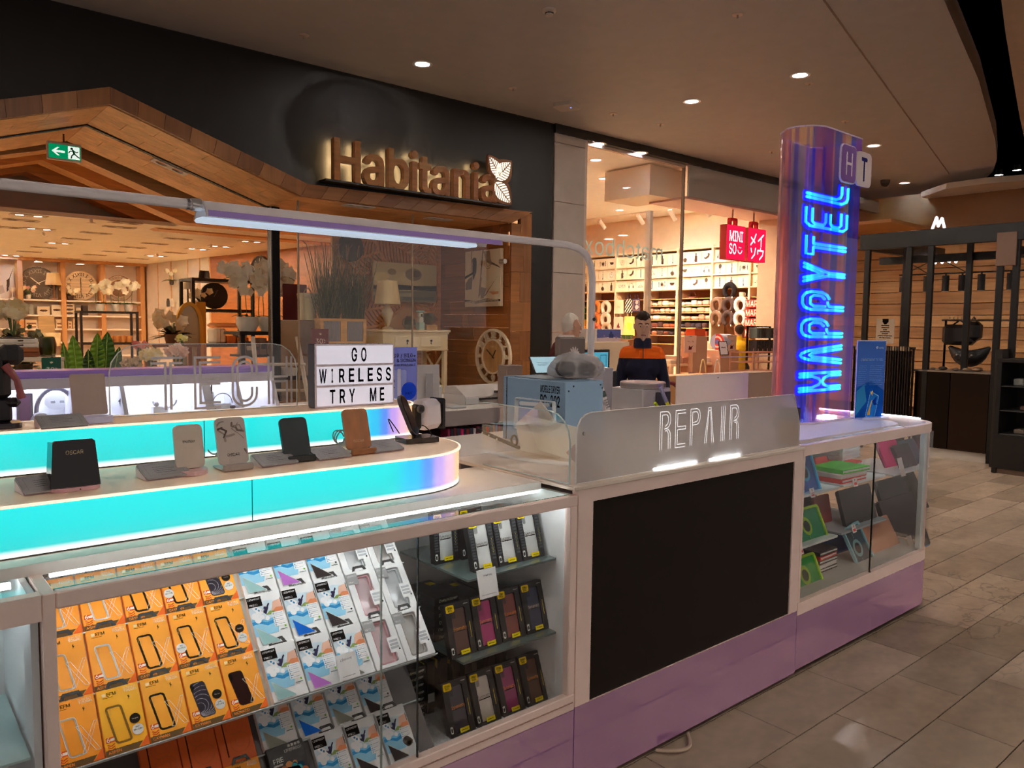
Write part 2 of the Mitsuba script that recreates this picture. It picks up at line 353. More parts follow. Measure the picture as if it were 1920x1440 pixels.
c.part('glass_door', B().add(pane(1.075, 1.787, .374, 1.024, YF + .02), WHITE), 'pane')
c.part('door_edge', B().box(1.1885, 1.1915, YF + .0085, YF + .0155, .374, 1.024, (34, 38, 36)), 'gloss')
c.part('door_edge', B().box(1.074, 1.0765, YF + .0165, YF + .0235, .374, 1.024, (120, 134, 130)), 'gloss')
c.part('lock', B().cyl((1.152, YF + .012, .44), (1.152, YF - .006, .44), .011, (120, 112, 104), 16).cyl((1.152, YF - .006, .44), (1.152, YF - .008, .44), .006, (50, 46, 44), 12), 'metal')
c.part('top_glass', B().add(hpane(.293, 1.80, YF + .028, 1.965, TOP - .001), WHITE), 'tinted_pane')
c.part('glass_edge', B().box(.293, 1.80, YF + .024, YF + .029, TOP - .006, TOP + .0005, (70, 100, 92)), 'gloss')
c.part('led_strip', B().box(.31, 1.79, 1.962, 1.974, TOP - .016, TOP - .009, (255, 255, 255)), 'matte', 'white strip light along the glass top', emit=lamp(COOL, L_CASE * .8, 2))
c.part('led_strip', B().box(.31, 1.785, YF + .031, YF + .041, 1.026, 1.036, (255, 255, 255)), 'matte', 'unseen white strip light behind the top rail, placed to light the boxes', emit=lamp(COOL, L_CASE * 1.35, 2))  # unseen strip, placed to light the fronts of the boxes
CASE = c.put('display_case', None, 'white framed glass display case full of orange and white phone case boxes', 'display case')
# ---- its neighbour at the left edge
c = P()
c.part('frame', B().slab(sbox(-.9, .28, .267, 1.06).difference(rr(-.88, .376, .236, 1.005, .02)), .03, RAIL, M=front(0, YF + .03, 0)), 'satin')
c.part('back_panel', B().box(-.9, .25, 2.25, 2.27, .1, 1.05, (224, 228, 230)), 'matte')
c.part('end_panel', B().box(.250, .264, YF + .03, 2.25, .1, 1.05, (214, 220, 224)), 'matte')
c.part('glass_shelf', B().rbox(-.9, .245, YF + .04, 2.2, .700, .706, (170, 196, 196), .001), 'gloss')
c.part('top_glass', B().add(hpane(-.9, .245, YF + .028, 1.965, TOP - .001), WHITE), 'tinted_pane')
c.part('led_strip', B().box(-.85, .235, 1.955, 1.972, TOP - .024, TOP - .012, (255, 255, 255)), 'matte', emit=lamp(COOL, L_CASE, 1))
c.part('plinth', B().box(-.9, .267, YF + .03, 2.27, .03, .28, (180, 160, 155)), 'satin')
c.part('riser', B().box(-.2, .17, YF + .10, 2.05, .706, .73, (236, 238, 240)).box(-.2, .17, YF + .16, 2.05, .73, .80, (214, 220, 222)), 'satin', 'white stepped riser')
c.put('display_case', None, 'white framed display case at the left edge with a charging pad', 'display case')
q = P(); M = frame((.02, YF + .06, .50), (1, 0, 0), (0, .35, .9))
q.part('box', B().slab(rr(0, .17, 0, .155, .012), .03, (30, 30, 32)), 'gloss')
q.part('label', B().print(text('((~))', .018, cx=.13, cy=.178), (90, 100, 110), z=.004), 'matte')
q.part('camera_ring', B().print(ring(disc(.02, .03, .014, 8), .004), (170, 160, 150), z=.0312), 'metal')
q.part('backing_card', B().slab(rr(-.03, .19, -.02, .20, .006), .003, (226, 230, 234)), 'satin')
q.put('wireless_charger_box', M, 'glossy black wireless charger box in the left edge case, bottom left corner', 'charger box')
q = P(); q.part('', B().rbox(-.1, .165, YF + .07, YF + .14, .915, .965, (24, 22, 22), .006).rbox(-.02, .06, YF + .12, YF + .14, .72, .92, (46, 26, 22), .004), 'gloss')
q.put('black_phone_stand', None, 'dark phone stand on the top level of the left edge case', 'phone stand')

# ---- raised counter board over the case
cb = Polygon([(-.9, 1.952), (1.79, 1.952), (1.79, 2.305), (1.63, 2.305), (1.63, 2.62), (-.9, 2.62)])
q = P(); q.part('board', B().slab(cb, BRD - 1.058, CREAM, z0=1.058), 'paint')
q.part('edge_band', B().box(-.9, 1.791, 1.949, 1.953, 1.059, BRD - .0005, (214, 206, 200)), 'satin')
q.part('cabinet', B().box(-.9, 1.62, 2.32, 2.6, .03, 1.057, (206, 196, 190)), 'satin')
q.put('counter_board', None, 'pinkish white counter board carrying the glowing steps', 'countertop')

# ---- the two glowing steps
def tier_path(y, xe, r, x0=-.9, n=14, yb=2.62):
 p = [(x0, y)] + [(x, y) for x in np.linspace(-.3, xe - r, 12)]
 p += [(xe - r + r * math.sin(t), y + r - r * math.cos(t)) for t in np.linspace(0, math.pi / 2, n)[1:]]
 p += [(xe, yb)]
 return np.array(p)
def tier_fn(p, n, uv):
 u, v = uv.x, uv.y
 def ramp(a, b, t0, t1): return smoothstep(t0, t1, u)
 k = mi.Color3f(0.0, 0.79, 0.79) * (0.86 + 0.20 * v) * (0.93 + 0.14 * fbm(u * 9, v * 2.0, 3.0, 2))
 k = mix(k, (0.02, 0.55, 0.95), smoothstep(0.08, 0.30, u))  # film colour shift with viewing angle, painted in by place along the panel
 k = mix(k, (0.12, 0.28, 0.95), smoothstep(0.32, 0.44, u))
 k = mix(k, (0.62, 0.36, 0.92), smoothstep(0.45, 0.56, u))
 k = mix(k, (0.95, 0.52, 0.72), smoothstep(0.58, 0.70, u))
 k = mix(k, (1.0, 0.56, 0.27), smoothstep(0.74, 0.90, u))
 return mix(k, (1.25, 1.3, 1.2), 1 - smoothstep(0.03, 0.16, v))  # white glow of the foot strip painted into the panel
def tier_low(p, n, uv):
 """the front panels' white light painted in at the foot of the step"""
 return tier_fn(p, n, uv)
def tier(y, xe, r, z0, z1, yb, x0=-.9):
 path = tier_path(y, xe, r, x0, yb=yb)
 s = np.concatenate([[0], np.cumsum(np.linalg.norm(np.diff(path, axis=0), axis=1))])
 i0 = np.argmax(path[:, 0] > xe - r - .26)     # the colours run over the last stretch and round the corner
 sc = s[np.argmax(path[:, 1] > y + r * (1 - math.cos(math.radians(44))))]
 u = np.clip((s - (s[i0])) / (sc - s[i0]), 0, 1)
 v, uv, f = [], [], []
 for k, (q, uu) in enumerate(zip(path, u)):
  for z, w in ((z0, 0), (z0 + .02, .16), (z1, 1)):
   v.append((q[0], q[1], z)); uv.append((uu, w))
 for k in range(len(path) - 1):
  for j in range(2):
   a = k * 3 + j; f += [(a, a + 3, a + 4), (a, a + 4, a + 1)]
 return (np.array(v), np.array(f)), np.array(uv), Polygon(list(path) + [(x0, yb)])
scene['glow_panel'] = prin(flat_tex, .1)
scene['glow_panel'] = {'type': 'twosided', 'bsdf': {'type': 'roughplastic', 'alpha': 0.06, 'diffuse_reflectance': {'type': 'rgb', 'value': [.05, .16, .16]}}}
def build_tier(name, y, xe, r, z0, z1, yb, lab):
 (v, f), uv, pl = tier(y, xe, r, z0 + .004, z1 - .006, yb)
 q = P()
 d = mikit.ply((v, f), 'glow_panel', True, uv=uv)
 d['emitter'] = {'type': 'area', 'radiance': proc(lambda p, n, uv: tier_fn(p, n, uv) * L_TIER), 'sampling_weight': 2.0}
 q.part('front_panel', d, None, 'backlit front panel, film colour shift painted along it from turquoise to violet and orange')
 q.part('lip', B().slab(pl.buffer(.0055).difference(pl.buffer(-.002)), .0066, (255, 236, 210), z0=z1 - .0063), 'satin', 'bright lit edge of the step', emit=lamp((1, .84, .66), .72, .3))
 q.part('top', B().slab(pl.buffer(.004), .006, (255, 222, 190), z0=z1 - .006), 'satin', 'peach white top with a bright lip')
 q.part('core', B().slab(pl.buffer(-.03), z1 - z0 - .01, (200, 200, 200), z0=z0 + .001), 'matte')
 q.part('seam', B().box(.795, .797, y - .0015, y + .001, z0 + .004, z1 - .006, (20, 120, 125)), 'matte')
 return q.put(name, None, lab, 'display step')
build_tier('light_step', 2.015, 1.625, .28, BRD, 1.208, 2.60, 'lower glowing turquoise step with rounded right end, phone stands on it')
build_tier('light_step', 2.385, 1.612, .15, 1.208, 1.33, 2.60, 'upper glowing turquoise step carrying the letter lightbox')

# ---- repair counter (x 1.82 .. 3.27)
c = P()
c.part('front_frame', B().slab(sbox(1.822, .325, 3.268, 1.075).difference(sbox(1.893, .326, 3.196, 1.03)), .03, RAIL, M=front(0, YF + .03, 0)), 'satin')
c.part('felt_panel', B().box(1.893, 3.196, YF + .006, YF + .016, .326, 1.03, (36, 30, 28)), 'fabric', 'large black felt panel')
c.part('mirror_skirting', B().box(1.822, 3.27, YF + .002, YF + .0118, .028, .324, (190, 130, 214)), 'mirror', 'mirrored skirting board reflecting the floor')
c.part('body', B().box(1.822, 3.268, YF + .0305, 2.45, .03, 1.05, (196, 184, 178)), 'satin')
c.part('worktop', B().rbox(1.80, 3.285, YF - .004, 2.5, 1.0755, 1.09, (230, 214, 200), .003), 'paint')
c.put('repair_counter', None, 'white repair counter with a large black felt front', 'counter')
# frosted front screen with the word cut in, clear side screen
q = P()
fp = rr(1.826, 3.262, 1.092, 1.333, .07).union(sbox(1.826, 1.092, 3.262, 1.2)).difference(Polygon([(3.262, 1.2), (3.262, 1.34), (3.2, 1.34)]))
q.part('sheet', B().print(fp, (230, 226, 224), M=front(0, YF + .022, 0)), 'frosted')
q.part('rim', B().slab(fp.difference(fp.buffer(-.0022)), .006, (235, 232, 228), M=front(0, YF + .025, 0)), 'gloss')
def stroke_letters(word, x, z, w, h, gap, t, two=.020):
 """thin double-line capitals: list of line paths in drawing coordinates"""
 out = []
 for ch in word:
  def P2(*pts): out.append([(x + a * w, z + b * h) for a, b in pts])
  d = two / w; e = two / h
  arc = lambda cx, cy, rx, ry, a0, a1, n=9: [(cx + rx * math.cos(math.radians(a)), cy + ry * math.sin(math.radians(a))) for a in np.linspace(a0, a1, n)]
  if ch in 'RP':
   P2((0, 0), (0, 1), *arc(.6, .78, .4, .22, 90, -90), *([(.4, .53)] if ch == 'R' else [(d, .56)]))
   P2((d, 0), (d, 1 - e), *arc(.58, .78, .4 - d, .22 - e, 90, -90), *([(.5, .6)] if ch == 'R' else [(d, .62)]))
   if ch == 'R': P2((.45, .56), *arc(.6, .34, .4, .2, 80, 0, 5), (1, 0)); P2((.5, .48), *arc(.6, .32, .4 - d, .18, 80, 0, 5), (1 - d, 0))
  elif ch == 'E':
   P2((1, 1), (0, 1), (0, 0), (1, 0)); P2((1, 1 - e), (d, 1 - e), (d, .56), (1, .56), (1, .48), (d, .48), (d, e), (1, e))
  elif ch == 'A':
   P2((0, 0), (.38, 1), (.62, 1), (1, 0)); P2((d, 0), (.42, 1 - e), (.58, 1 - e), (1 - d, 0))
  elif ch == 'I':
   P2((.3, 0), (.3, 1)); P2((.3 + d, 0), (.3 + d, 1)); P2((.3 + 2 * d, 0), (.3 + 2 * d, 1))
  x += w + gap if ch != 'I' else w * .8 + gap
 return out
letters = stroke_letters('REPAIR', 2.262, 1.168, .062, .142, .030, .002, .012)
edges = unary_union([LineString(p).buffer(.0016, cap_style=2) for p in letters])
q.part('lettering', B().print(edges, (255, 255, 255), M=front(0, YF + .0185, 0)), 'matte', 'REPAIR in thin glowing double lines', emit=lamp((.95, .97, 1), .75, .2))
q.part('led_strip', B().box(2.25, 2.50, YF + .030, YF + .036, 1.093, 1.099, (255, 255, 255)), 'matte', 'white light at the foot of the screen', emit=lamp(COOL, 26, .6))
q.part('led_strip', B().box(2.60, 2.80, YF + .030, YF + .036, 1.093, 1.099, (255, 255, 255)), 'matte', 'white light at the foot of the screen', emit=lamp(COOL, 26, .6))
q.part('fixing', B().cyl((1.862, YF + .026, 1.262), (1.862, YF + .016, 1.262), .006, (190, 186, 184), 10), 'metal')
q.put('frosted_screen', None, 'frosted acrylic screen reading REPAIR on the counter above the black felt', 'screen')
q = P()
side = sbox(1.83, 1.092, 2.31, 1.2).union(rr(1.83, 2.6, 1.092, 1.333, .10)).intersection(sbox(1.80, 1.0, 2.31, 1.4))
Ms = frame((1.812, 0, 0), (0, 1, 0), (0, 0, 1))
q.part('sheet', B().print(side, (230, 240, 240), M=Ms), 'pane')
q.part('rim', B().slab(side.difference(side.buffer(-.003)).difference(sbox(2.30, 1, 2.4, 1.5)), .006, (190, 206, 204), M=Ms, z0=-.003), 'gloss')
q.put('clear_screen', None, 'clear acrylic side screen with rounded corner left of the frosted one', 'screen')

# ---- tablet case (x 3.27 .. 4.86) with a rounded right end
def rcorner(y0, xe, r, x0, n=10, yb=2.75):
 return [(x0, y0)] + [(xe - r + r * math.sin(t), y0 + r - r * math.cos(t)) for t in np.linspace(0, math.pi / 2, n)] + [(xe, yb)]
def wall_strip(path, z0, z1):
 v = np.array([(x, y, z) for x, y in path for z in (z0, z1)]); k = len(path)
 return v, np.array([(2 * i, 2 * i + 2, 2 * i + 3, 2 * i + 1) for i in range(k - 1)])
def band(path, t, z0, z1):
 o = LineString(path); i = o.parallel_offset(t, 'left')
 return Polygon(list(o.coords) + list(i.coords)[::(1 if np.hypot(*(np.array(i.coords[0]) - o.coords[-1])) < np.hypot(*(np.array(i.coords[-1]) - o.coords[-1])) else -1)])
rp = rcorner(YF, 4.862, .22, 3.272)
c = P()
c.part('top_rail', B().slab(band(rp, .03, 0, 0), .050, RAIL, z0=1.045), 'satin')
c.part('bottom_rail', B().slab(band(rp, .03, 0, 0), .058, RAIL, z0=.30), 'satin')
c.part('post', B().rbox(3.272, 3.292, YF + .001, YF + .03, .358, 1.045, RAIL, .002), 'satin')
c.part('post', B().rbox(4.695, 4.745, YF + .03, YF + .06, .358, 1.045, RAIL, .003).rbox(4.655, 4.695, YF + .022, YF + .05, .358, 1.045, (225, 236, 236), .003), 'satin')
c.part('glass_door', B().add(pane(3.292, 4.05, .358, 1.045, YF + .01), WHITE), 'pane')
c.part('glass_door', B().add(pane(3.98, 4.655, .358, 1.045, YF + .018), WHITE), 'pane')
c.part('door_edge', B().box(4.0, 4.006, YF + .006, YF + .013, .358, 1.045, (14, 14, 14)).box(3.998, 4.012, YF + .003, YF + .006, .335, .36, (14, 14, 14)), 'gloss')
c.part('curved_glass', B().add(wall_strip(rcorner(YF + .012, 4.85, .208, 4.745)[0:], .358, 1.045), WHITE, 30), 'pane')
c.part('top_glass', B().print(Polygon(rcorner(YF + .028, 4.834, .2, 3.285) + [(3.285, 2.75)]).difference(sbox(3.2, 2.02, 4.6, 2.8)), WHITE, z=1.060), 'tinted_pane')
c.part('led_strip', B().slab(band(rcorner(YF + .034, 4.825, .19, 4.75, yb=2.55)[6:], .007, 0, 0), .010, (255, 255, 255), z0=1.1), 'matte', 'bright strip light around the curved end', emit=lamp(COOL, 4.5, .6))
c.part('led_strip', B().box(3.30, 4.65, 2.0, 2.010, 1.040, 1.046, (255, 255, 255)), 'matte', emit=lamp(COOL, 3.5, 1))  # added strip light under the platform edge, to brighten the tablet case
c.part('mirror_skirting', B().slab(band(rcorner(YF + .002, 4.858, .22, 3.272), .008, 0, 0), .262, (190, 130, 214), z0=.038), 'mirror', 'mirrored skirting board reflecting the floor')
c.part('plinth', B().slab(Polygon(rcorner(YF + .02, 4.83, .2, 3.272) + [(3.272, 2.75)]), .27, (50, 42, 40), z0=.03), 'matte')
c.part('base_board', B().slab(Polygon(rcorner(YF + .032, 4.82, .2, 3.285) + [(3.285, 2.75)]), .018, (188, 186, 182), z0=.342), 'matte')
c.part('back_panel', B().box(3.29, 4.62, 2.44, 2.46, .36, 1.04, (40, 36, 36)), 'matte')
c.part('end_panel', B().box(3.272, 3.29, YF + .031, 2.75, .30, 1.04, (220, 216, 212)), 'matte')
c.put('display_case', None, 'white framed glass case of tablet covers with a rounded right end', 'display case')
plat = Polygon([(3.30, 1.93), (4.52, 1.93), (4.62, 1.955), (4.70, 2.03), (4.735, 2.15), (4.735, 2.75), (3.30, 2.75)])
q = P(); q.part('slab', B().slab(plat, .018, (224, 214, 214), z0=1.067), 'satin'); q.part('under_slab', B().slab(plat.buffer(.006), .010, (232, 236, 236), z0=1.056), 'satin')
q.put('raised_platform', None, 'white rounded platform under the neon column', 'platform')


# ================================================================ THE DARK SHOP FRONT WITH THE WOODEN GABLE
def xz(px, py, y): q = at(px, py, y=y); return (q[0], q[2])
AP, LF, RF, ZL, XR = (1.68, 3.56), (-.06, 2.99), (3.43, 2.99), 3.0, 6.38      # outer outline of the portal
outer = Polygon([(-4, -.1), (-4, 2.99), LF, AP, RF, (XR, ZL + .02), (XR, -.1)])
inner_pts = [(-4, 2.85), (-.03, 2.85), (1.68, 3.42), (3.36, 2.865), (6.06, 2.86)]
wall = sbox(-8, -.05, 6.74, CEIL).difference(outer)
structure('wall_shopfront', B().slab(wall, .25, (23, 20, 19), M=front(0, FAC + .25, 0)), 'paint', 'black painted fascia wall of the homeware shop')
WOODS = [(128, 84, 50), (140, 92, 56), (116, 74, 44), (150, 100, 60), (134, 86, 48), (122, 82, 52)]
OAK = [(236, 178, 116), (228, 168, 108), (242, 184, 122), (220, 160, 102), (232, 174, 112)]
def lerp(a, b, t): return (a[0] + (b[0] - a[0]) * t, a[1] + (b[1] - a[1]) * t)
po = P()
def band_planks(o0, o1, i0, i1, n, matn):
 for k in range(n):
  t0, t1 = k / n + .0008, (k + 1) / n - .0008
  pl = Polygon([lerp(o0, o1, t0), lerp(o0, o1, t1), lerp(i0, i1, t1), lerp(i0, i1, t0)])
  po.part('plank', B().slab(pl, .035, rng.choice(WOODS), M=front(0, FAC + .005 + rng.random() * .002, 0)), matn)
band_planks(LF, AP, inner_pts[1], inner_pts[2], 7, 'wood_z')
band_planks(AP, RF, inner_pts[2], inner_pts[3], 8, 'wood_z')
band_planks(RF, (XR, ZL + .02), inner_pts[3], (6.06, 2.86), 13, 'wood_x')
for k in range(8):      # right jamb
 z0, z1 = 3.0 - .36 * (k + 1), 3.0 - .36 * k
 xi = 6.055
 po.part('plank', B().slab(Polygon([(xi, z0 + .002), (6.2 + .05 * (k % 2), z0 + .002), (6.2 + .05 * (k % 2), min(z1, 2.86)), (xi, min(z1, 2.86))]), .03, rng.choice(WOODS), M=front(0, FAC + .01, 0)), 'wood_x')
 po.part('plank', B().slab(Polygon([(6.202 + .05 * (k % 2), z0 + .002), (XR, z0 + .002), (XR, z1), (6.202 + .05 * (k % 2), min(z1, 2.99))]), .03, rng.choice(WOODS), M=front(0, FAC + .01, 0)), 'wood_z')
# the wooden underside: planks running up each slope, in two bays with the black track between
def soffit(a, b, n, y0, y1, shift):
 d = np.array(b) - np.array(a); Ls = np.hypot(*d); u = d / Ls; nrm = np.array([-u[1], u[0]])
 if nrm[1] < 0: nrm = -nrm
 w = Ls / n; rows = max(1, round((y1 - y0) / .29)); dy = (y1 - y0) / rows
 for r in range(rows):
  off = (r % 2) * .5
  for k in range(-1, n):
   t0, t1 = max(0, (k + off) * w), min(Ls, (k + 1 + off) * w)
   if t1 - t0 < .02: continue
   q0, q1 = np.array(a) + u * (t0 + .0015), np.array(a) + u * (t1 - .0015)
   pl = Polygon([q0, q1, q1 + nrm * .02, q0 + nrm * .02])
   po.part('soffit_plank', B().slab(pl, dy - .003, rng.choice(OAK), M=front(0, y0 + (r + 1) * dy - .0015, 0)), 'wood_x')
for y0, y1 in ((FAC + .04, 8.03), (8.09, 8.92)):
 soffit(inner_pts[2], inner_pts[3], 4, y0, y1, 0)
 soffit(inner_pts[1], inner_pts[2], 4, y0, y1, 0)
soffit(inner_pts[3], inner_pts[4], 5, FAC + .04, 8.62, 0)
tr = LineString([inner_pts[1], inner_pts[2], (3.42, 2.85)])
po.part('door_track', B().slab(tr.buffer(.012, cap_style=2, join_style=2), .055, (10, 9, 9), M=front(0, 8.088, 0)), 'satin', 'black door track')
po.put('wooden_portal', None, 'gabled timber portal framing the homeware shop entrance', 'portal')
q = P(); q.part('', B().rbox(3.40, 3.50, 8.0, 8.10, 0, 2.86, (26, 24, 24), .006).box(3.39, 3.405, 7.99, 8.0, 0, 2.86, (130, 124, 118)), 'metal')
q.put('door_post', None, 'dark metal door post at the open end of the shop entrance', 'post')
tw = P()
for px, py, k in ((318, 312, 0), (822, 410, 1), (672, 386, 1)):
 y = 7.75 if k == 0 else 7.9
 z = 2.86 if k else None
 p = at(px, py, z=2.858) if k else None
 if not k:
  n = np.array([.3, 0, 1.0]); a0 = np.array([1.68, 8.0, 3.415]); d = (px - 960) / F * RR + (py - 720) / F * DD + FF
  nn = np.array([.3287, 0, 1.0]); t = ((a0 - EYE) @ nn) / (d @ nn); p = EYE + t * d
 q = P(); M = mv(p[0], p[1], p[2] - .004, 0, 0, 18.2 if not k else 0)
 q.part('trim', B().slab(rr(-.17, .17, -.075, .075, .02).difference(disc(-.08, 0, .055)).difference(disc(.08, 0, .055)), .01, (215, 205, 195), z0=-.008), 'satin')
 for sx in (-.08, .08):
  q.part('reflector', B().lathe([(.055, 0), (.04, .03), (.0, .04)], (190, 180, 170), 14, (sx, 0, 0)), 'metal')
  q.part('lens', B().add((np.vstack([[[sx, 0, .02]], [[sx + .024 * math.cos(t), .024 * math.sin(t), .02] for t in np.arange(12) * math.pi / 6]]), np.array([[0, 1 + (i + 1) % 12, 1 + i] for i in range(12)])), (255, 255, 255), True), 'matte', emit=lamp(WARM, 1500, 1))
 q.put('twin_downlight', M, ['recessed twin downlight in the sloping wooden soffit', 'recessed twin downlight over the framed painting', 'recessed twin downlight over the tall grasses'][0 if not k else 1 if px > 700 else 2], 'downlight', 'twin downlights in the wooden soffit')
# shop window: glass, posts, side wall, floor of the display
q = P()
q.part('pane', B().add(pane(3.44, 4.80, .78, 2.86, 7.42), WHITE), 'pane')
q.part('pane', B().add(pane(4.81, 6.05, .78, 2.86, 7.42), WHITE), 'pane')
q.part('joint', B().box(4.797, 4.812, 7.414, 7.428, .78, 2.86, (150, 130, 108)), 'gloss')
q.part('joint', B().box(3.43, 3.446, 7.412, 7.43, .78, 2.86, (132, 110, 88)), 'gloss')
key = q.put('window_1', None, 'display window of the homeware shop', kind='structure')
structure('trim_1', B().rbox(3.45, 6.04, 7.44, 8.7, .70, .78, (120, 80, 48), .01), 'wood_x', 'plinth of the display window')
side = P()
for r in range(13):
 z0 = .78 + r * .165
 cuts = [7.2, *sorted(7.2 + rng.random() * 1.4 for _ in range(2)), 8.66]
 for a, b2 in zip(cuts, cuts[1:]):
  if b2 - a > .05: side.part('plank', B().rbox(6.045, 6.07, a + .001, b2 - .001, z0 + .001, min(z0 + .164, 2.86), rng.choice([(142, 84, 40), (128, 74, 34), (150, 92, 46), (136, 80, 40)]), .002), 'wood_y')
side.put('wall_window_side', None, 'horizontal timber planks lining the window side wall', kind='structure')

# ---- the gold sign
SG = 7.06
st = B(); bk = B()
word = text('Habitania', .395, False, w=2.05, x=3.668, y=3.055).buffer(.010)
gs = sorted(geoms(word), key=lambda g: g.bounds[0]); cl = []
for g in gs:
 if cl and g.bounds[0] < cl[-1].bounds[2] - .005 and g.bounds[2] - g.bounds[0] < .2 and cl[-1].bounds[2] - cl[-1].bounds[0] < .2 and abs(g.centroid.x - cl[-1].centroid.x) < .03: cl[-1] = unary_union([cl[-1], g])
 else: cl.append(g)
q = P()
for g in cl:
 q.part('letter', B().slab(g, .05, (150, 92, 48), M=front(0, SG + .05, 0)).slab(g.buffer(-.006), .03, (60, 40, 24), M=front(0, SG + .08, 0)), 'wood_x')
halo = word.buffer(-.012)
q.part('backlight', B().print(halo.simplify(.004), (255, 255, 255), M=frame((0, SG + .0815, 0), (1, 0, 0), (0, 0, 1)) @ np.diag([1, 1, -1, 1.0])), 'matte', 'warm light behind the letters', emit=lamp((1, .66, .30), 55.0, .8))
q.part('ledge', B().rbox(3.56, 5.95, SG - .01, FAC - .001, 3.022, 3.045, (18, 15, 14), .003), 'satin')
lit = B(); back = B()
for (cx, cy), (tx, ty), w in (((905 + 35, 333), (917, 293), .078), ((930, 336), (958, 304), .10), ((928, 342), (957, 381), .10)):
 a, b2 = np.array(xz(cx, cy, SG)), np.array(xz(tx, ty, SG)); d = b2 - a; Ln = np.hypot(*d); u = d / Ln; v = np.array([-u[1], u[0]])
 def lf(s): return Polygon([a + u * (Ln * t) + v * (s * w * math.sin(math.pi * t ** .8)) for t in np.linspace(0, 1, 12)] + [a + u * (Ln * t) - v * (s * w * math.sin(math.pi * t ** .8)) for t in np.linspace(1, 0, 12)][1:-1])
 full = lf(1.25).buffer(.02); back.slab(full, .03, (116, 70, 36), M=front(0, SG + .03, 0))
 slots = lf(.98).difference(LineString([a, b2]).buffer(.006))
 for k in range(1, 9):
  m0 = a + u * Ln * (k / 9)
  slots = slots.difference(LineString([m0, m0 + u * .07 + v * .12]).buffer(.004)).difference(LineString([m0, m0 + u * .07 - v * .12]).buffer(.004))
 lit.print(slots, (255, 255, 255), M=front(0, SG - .0015, 0))
q.part('leaf_backing', back, 'wood_x'); q.part('leaf_slots', lit, 'matte', 'three lit leaves', emit=lamp((1, .86, .6), 1.1, .2))
q.put('shop_sign', None, 'backlit wooden letters reading Habitania with three leaves', 'sign')


# ================================================================ INSIDE THE HOMEWARE SHOP
HC, HB = 2.9, 18.4
structure('ceiling_homeware', B().box(-6, 3.3, 11.4, HB + .3, HC, HC + .05, (230, 214, 188)).box(3.3, 9, 8.95, HB + .3, HC, HC + .05, (230, 214, 188)).box(-6, 6.0, 10.9, 11.4, HC, HC + .05, (230, 214, 188)), 'paint', 'cream ceiling of the homeware shop')
ribs = P()
for i, (y, ap, ft) in enumerate(((9.25, 3.40, 2.86), (10.15, 3.42, 2.87), (11.2, 3.44, 2.88))):
 dy = .55
 outl = LineString([(-.2, ft - .05), (1.66, ap), (3.2, ft - .02), (9, ft - .06)] if i < 2 else [(-.2, ft - .05), (1.66, ap), (3.2, ft), (9, ft)])
 pl = Polygon([(-4, ft), (-.2, ft), (1.66, ap), (3.2, ft), (6.0, ft), (6.0, 4.0), (-4, 4.0)])
 ribs.part('beam', B().slab(pl, .30, (206, 146, 88), M=front(0, y + .30, 0)), 'wood_x')
 up = Polygon([(-4, ft + .28), (-.2, ft + .28), (1.66, ap + .22), (3.2, ft + .28), (6.0, ft + .28), (6.0, 4.0), (-4, 4.0)])
 ribs.part('coffer', B().slab(up, dy, (240, 206, 150), M=front(0, y + .30 + dy, 0)), 'paint')
ribs.put('trim_2', None, 'three gabled timber beams under the shop roof', kind='structure')
structure('wall_gable_end', B().box(-4, 6, 12.06, 12.12, HC, 4.0, (230, 214, 188)), 'paint', 'cream gable wall above the shop ceiling')
structure('wall_homeware_back', B().box(-6, 6, HB + .35, HB + .4, 0, 3.2, (206, 182, 150)), 'paint', 'back wall of the homeware shop')
A0, A1, A2, A3 = (4.95, 18.4), (5.30, 15.4), (5.62, 13.2), (6.15, 8.7)
structure('wall_homeware_right', B().add((np.array([[*A1, 0], [*A1, 2.95], [*A2, 2.95], [*A2, 0], [*A3, 2.95], [*A3, 0]]), np.array([[0, 1, 2, 3], [3, 2, 4, 5]])), (150, 88, 44)), 'wood_y', 'timber clad right wall of the homeware shop')
# display wall at the back
q = P()
UP = [xz(px, 540, HB)[0] for px in (-75, 38, 118.5, 193, 267)]
SH = [2.06, 1.745, 1.465, 1.19, .9]
q.part('back_board', B().box(-1, 4.95, HB + .3, HB + .34, .5, HC, (214, 198, 182)), 'paint')
q.part('pelmet', B().box(-1, 4.95, HB - .06, HB, HC - .06, HC, (190, 132, 80)), 'wood_x')
for x in UP: q.part('upright', B().rbox(x - .045, x + .045, HB - .03, HB + .3, .5, HC - .06, (198, 140, 86), .004), 'wood_z')
for k in range(len(UP) - 1):
 for z in SH: q.part('shelf', B().rbox(UP[k] + .045, UP[k + 1] - .045, HB - .02, HB + .3, z - .035, z, (236, 222, 204), .003), 'satin')
q.put('wall_shelving', None, 'tall wooden shelving along the back wall holding large clocks', 'shelving')
q = P()   # shelving on the right-hand wall
d = np.array(A1) - np.array(A0); Ln = np.hypot(*d); d /= Ln; nr = np.array([d[1], -d[0]])
if nr[0] > 0: nr = -nr
q.part('back_board', B().add((np.array([[*A0, .5], [*A0, HC], [*A1, HC], [*A1, .5]]), np.array([[0, 1, 2, 3]])), (214, 196, 176)), 'paint')
for t in (0, .2, .42, .68, .86, 1.0):
 c0 = np.array(A0) + d * Ln * t
 q.part('upright', B().box(-.03, .03, -.3, 0, .5, HC, (200, 142, 90), M=mv(c0[0], c0[1], 0, math.degrees(math.atan2(d[1], d[0])) + 180)), 'wood_z')
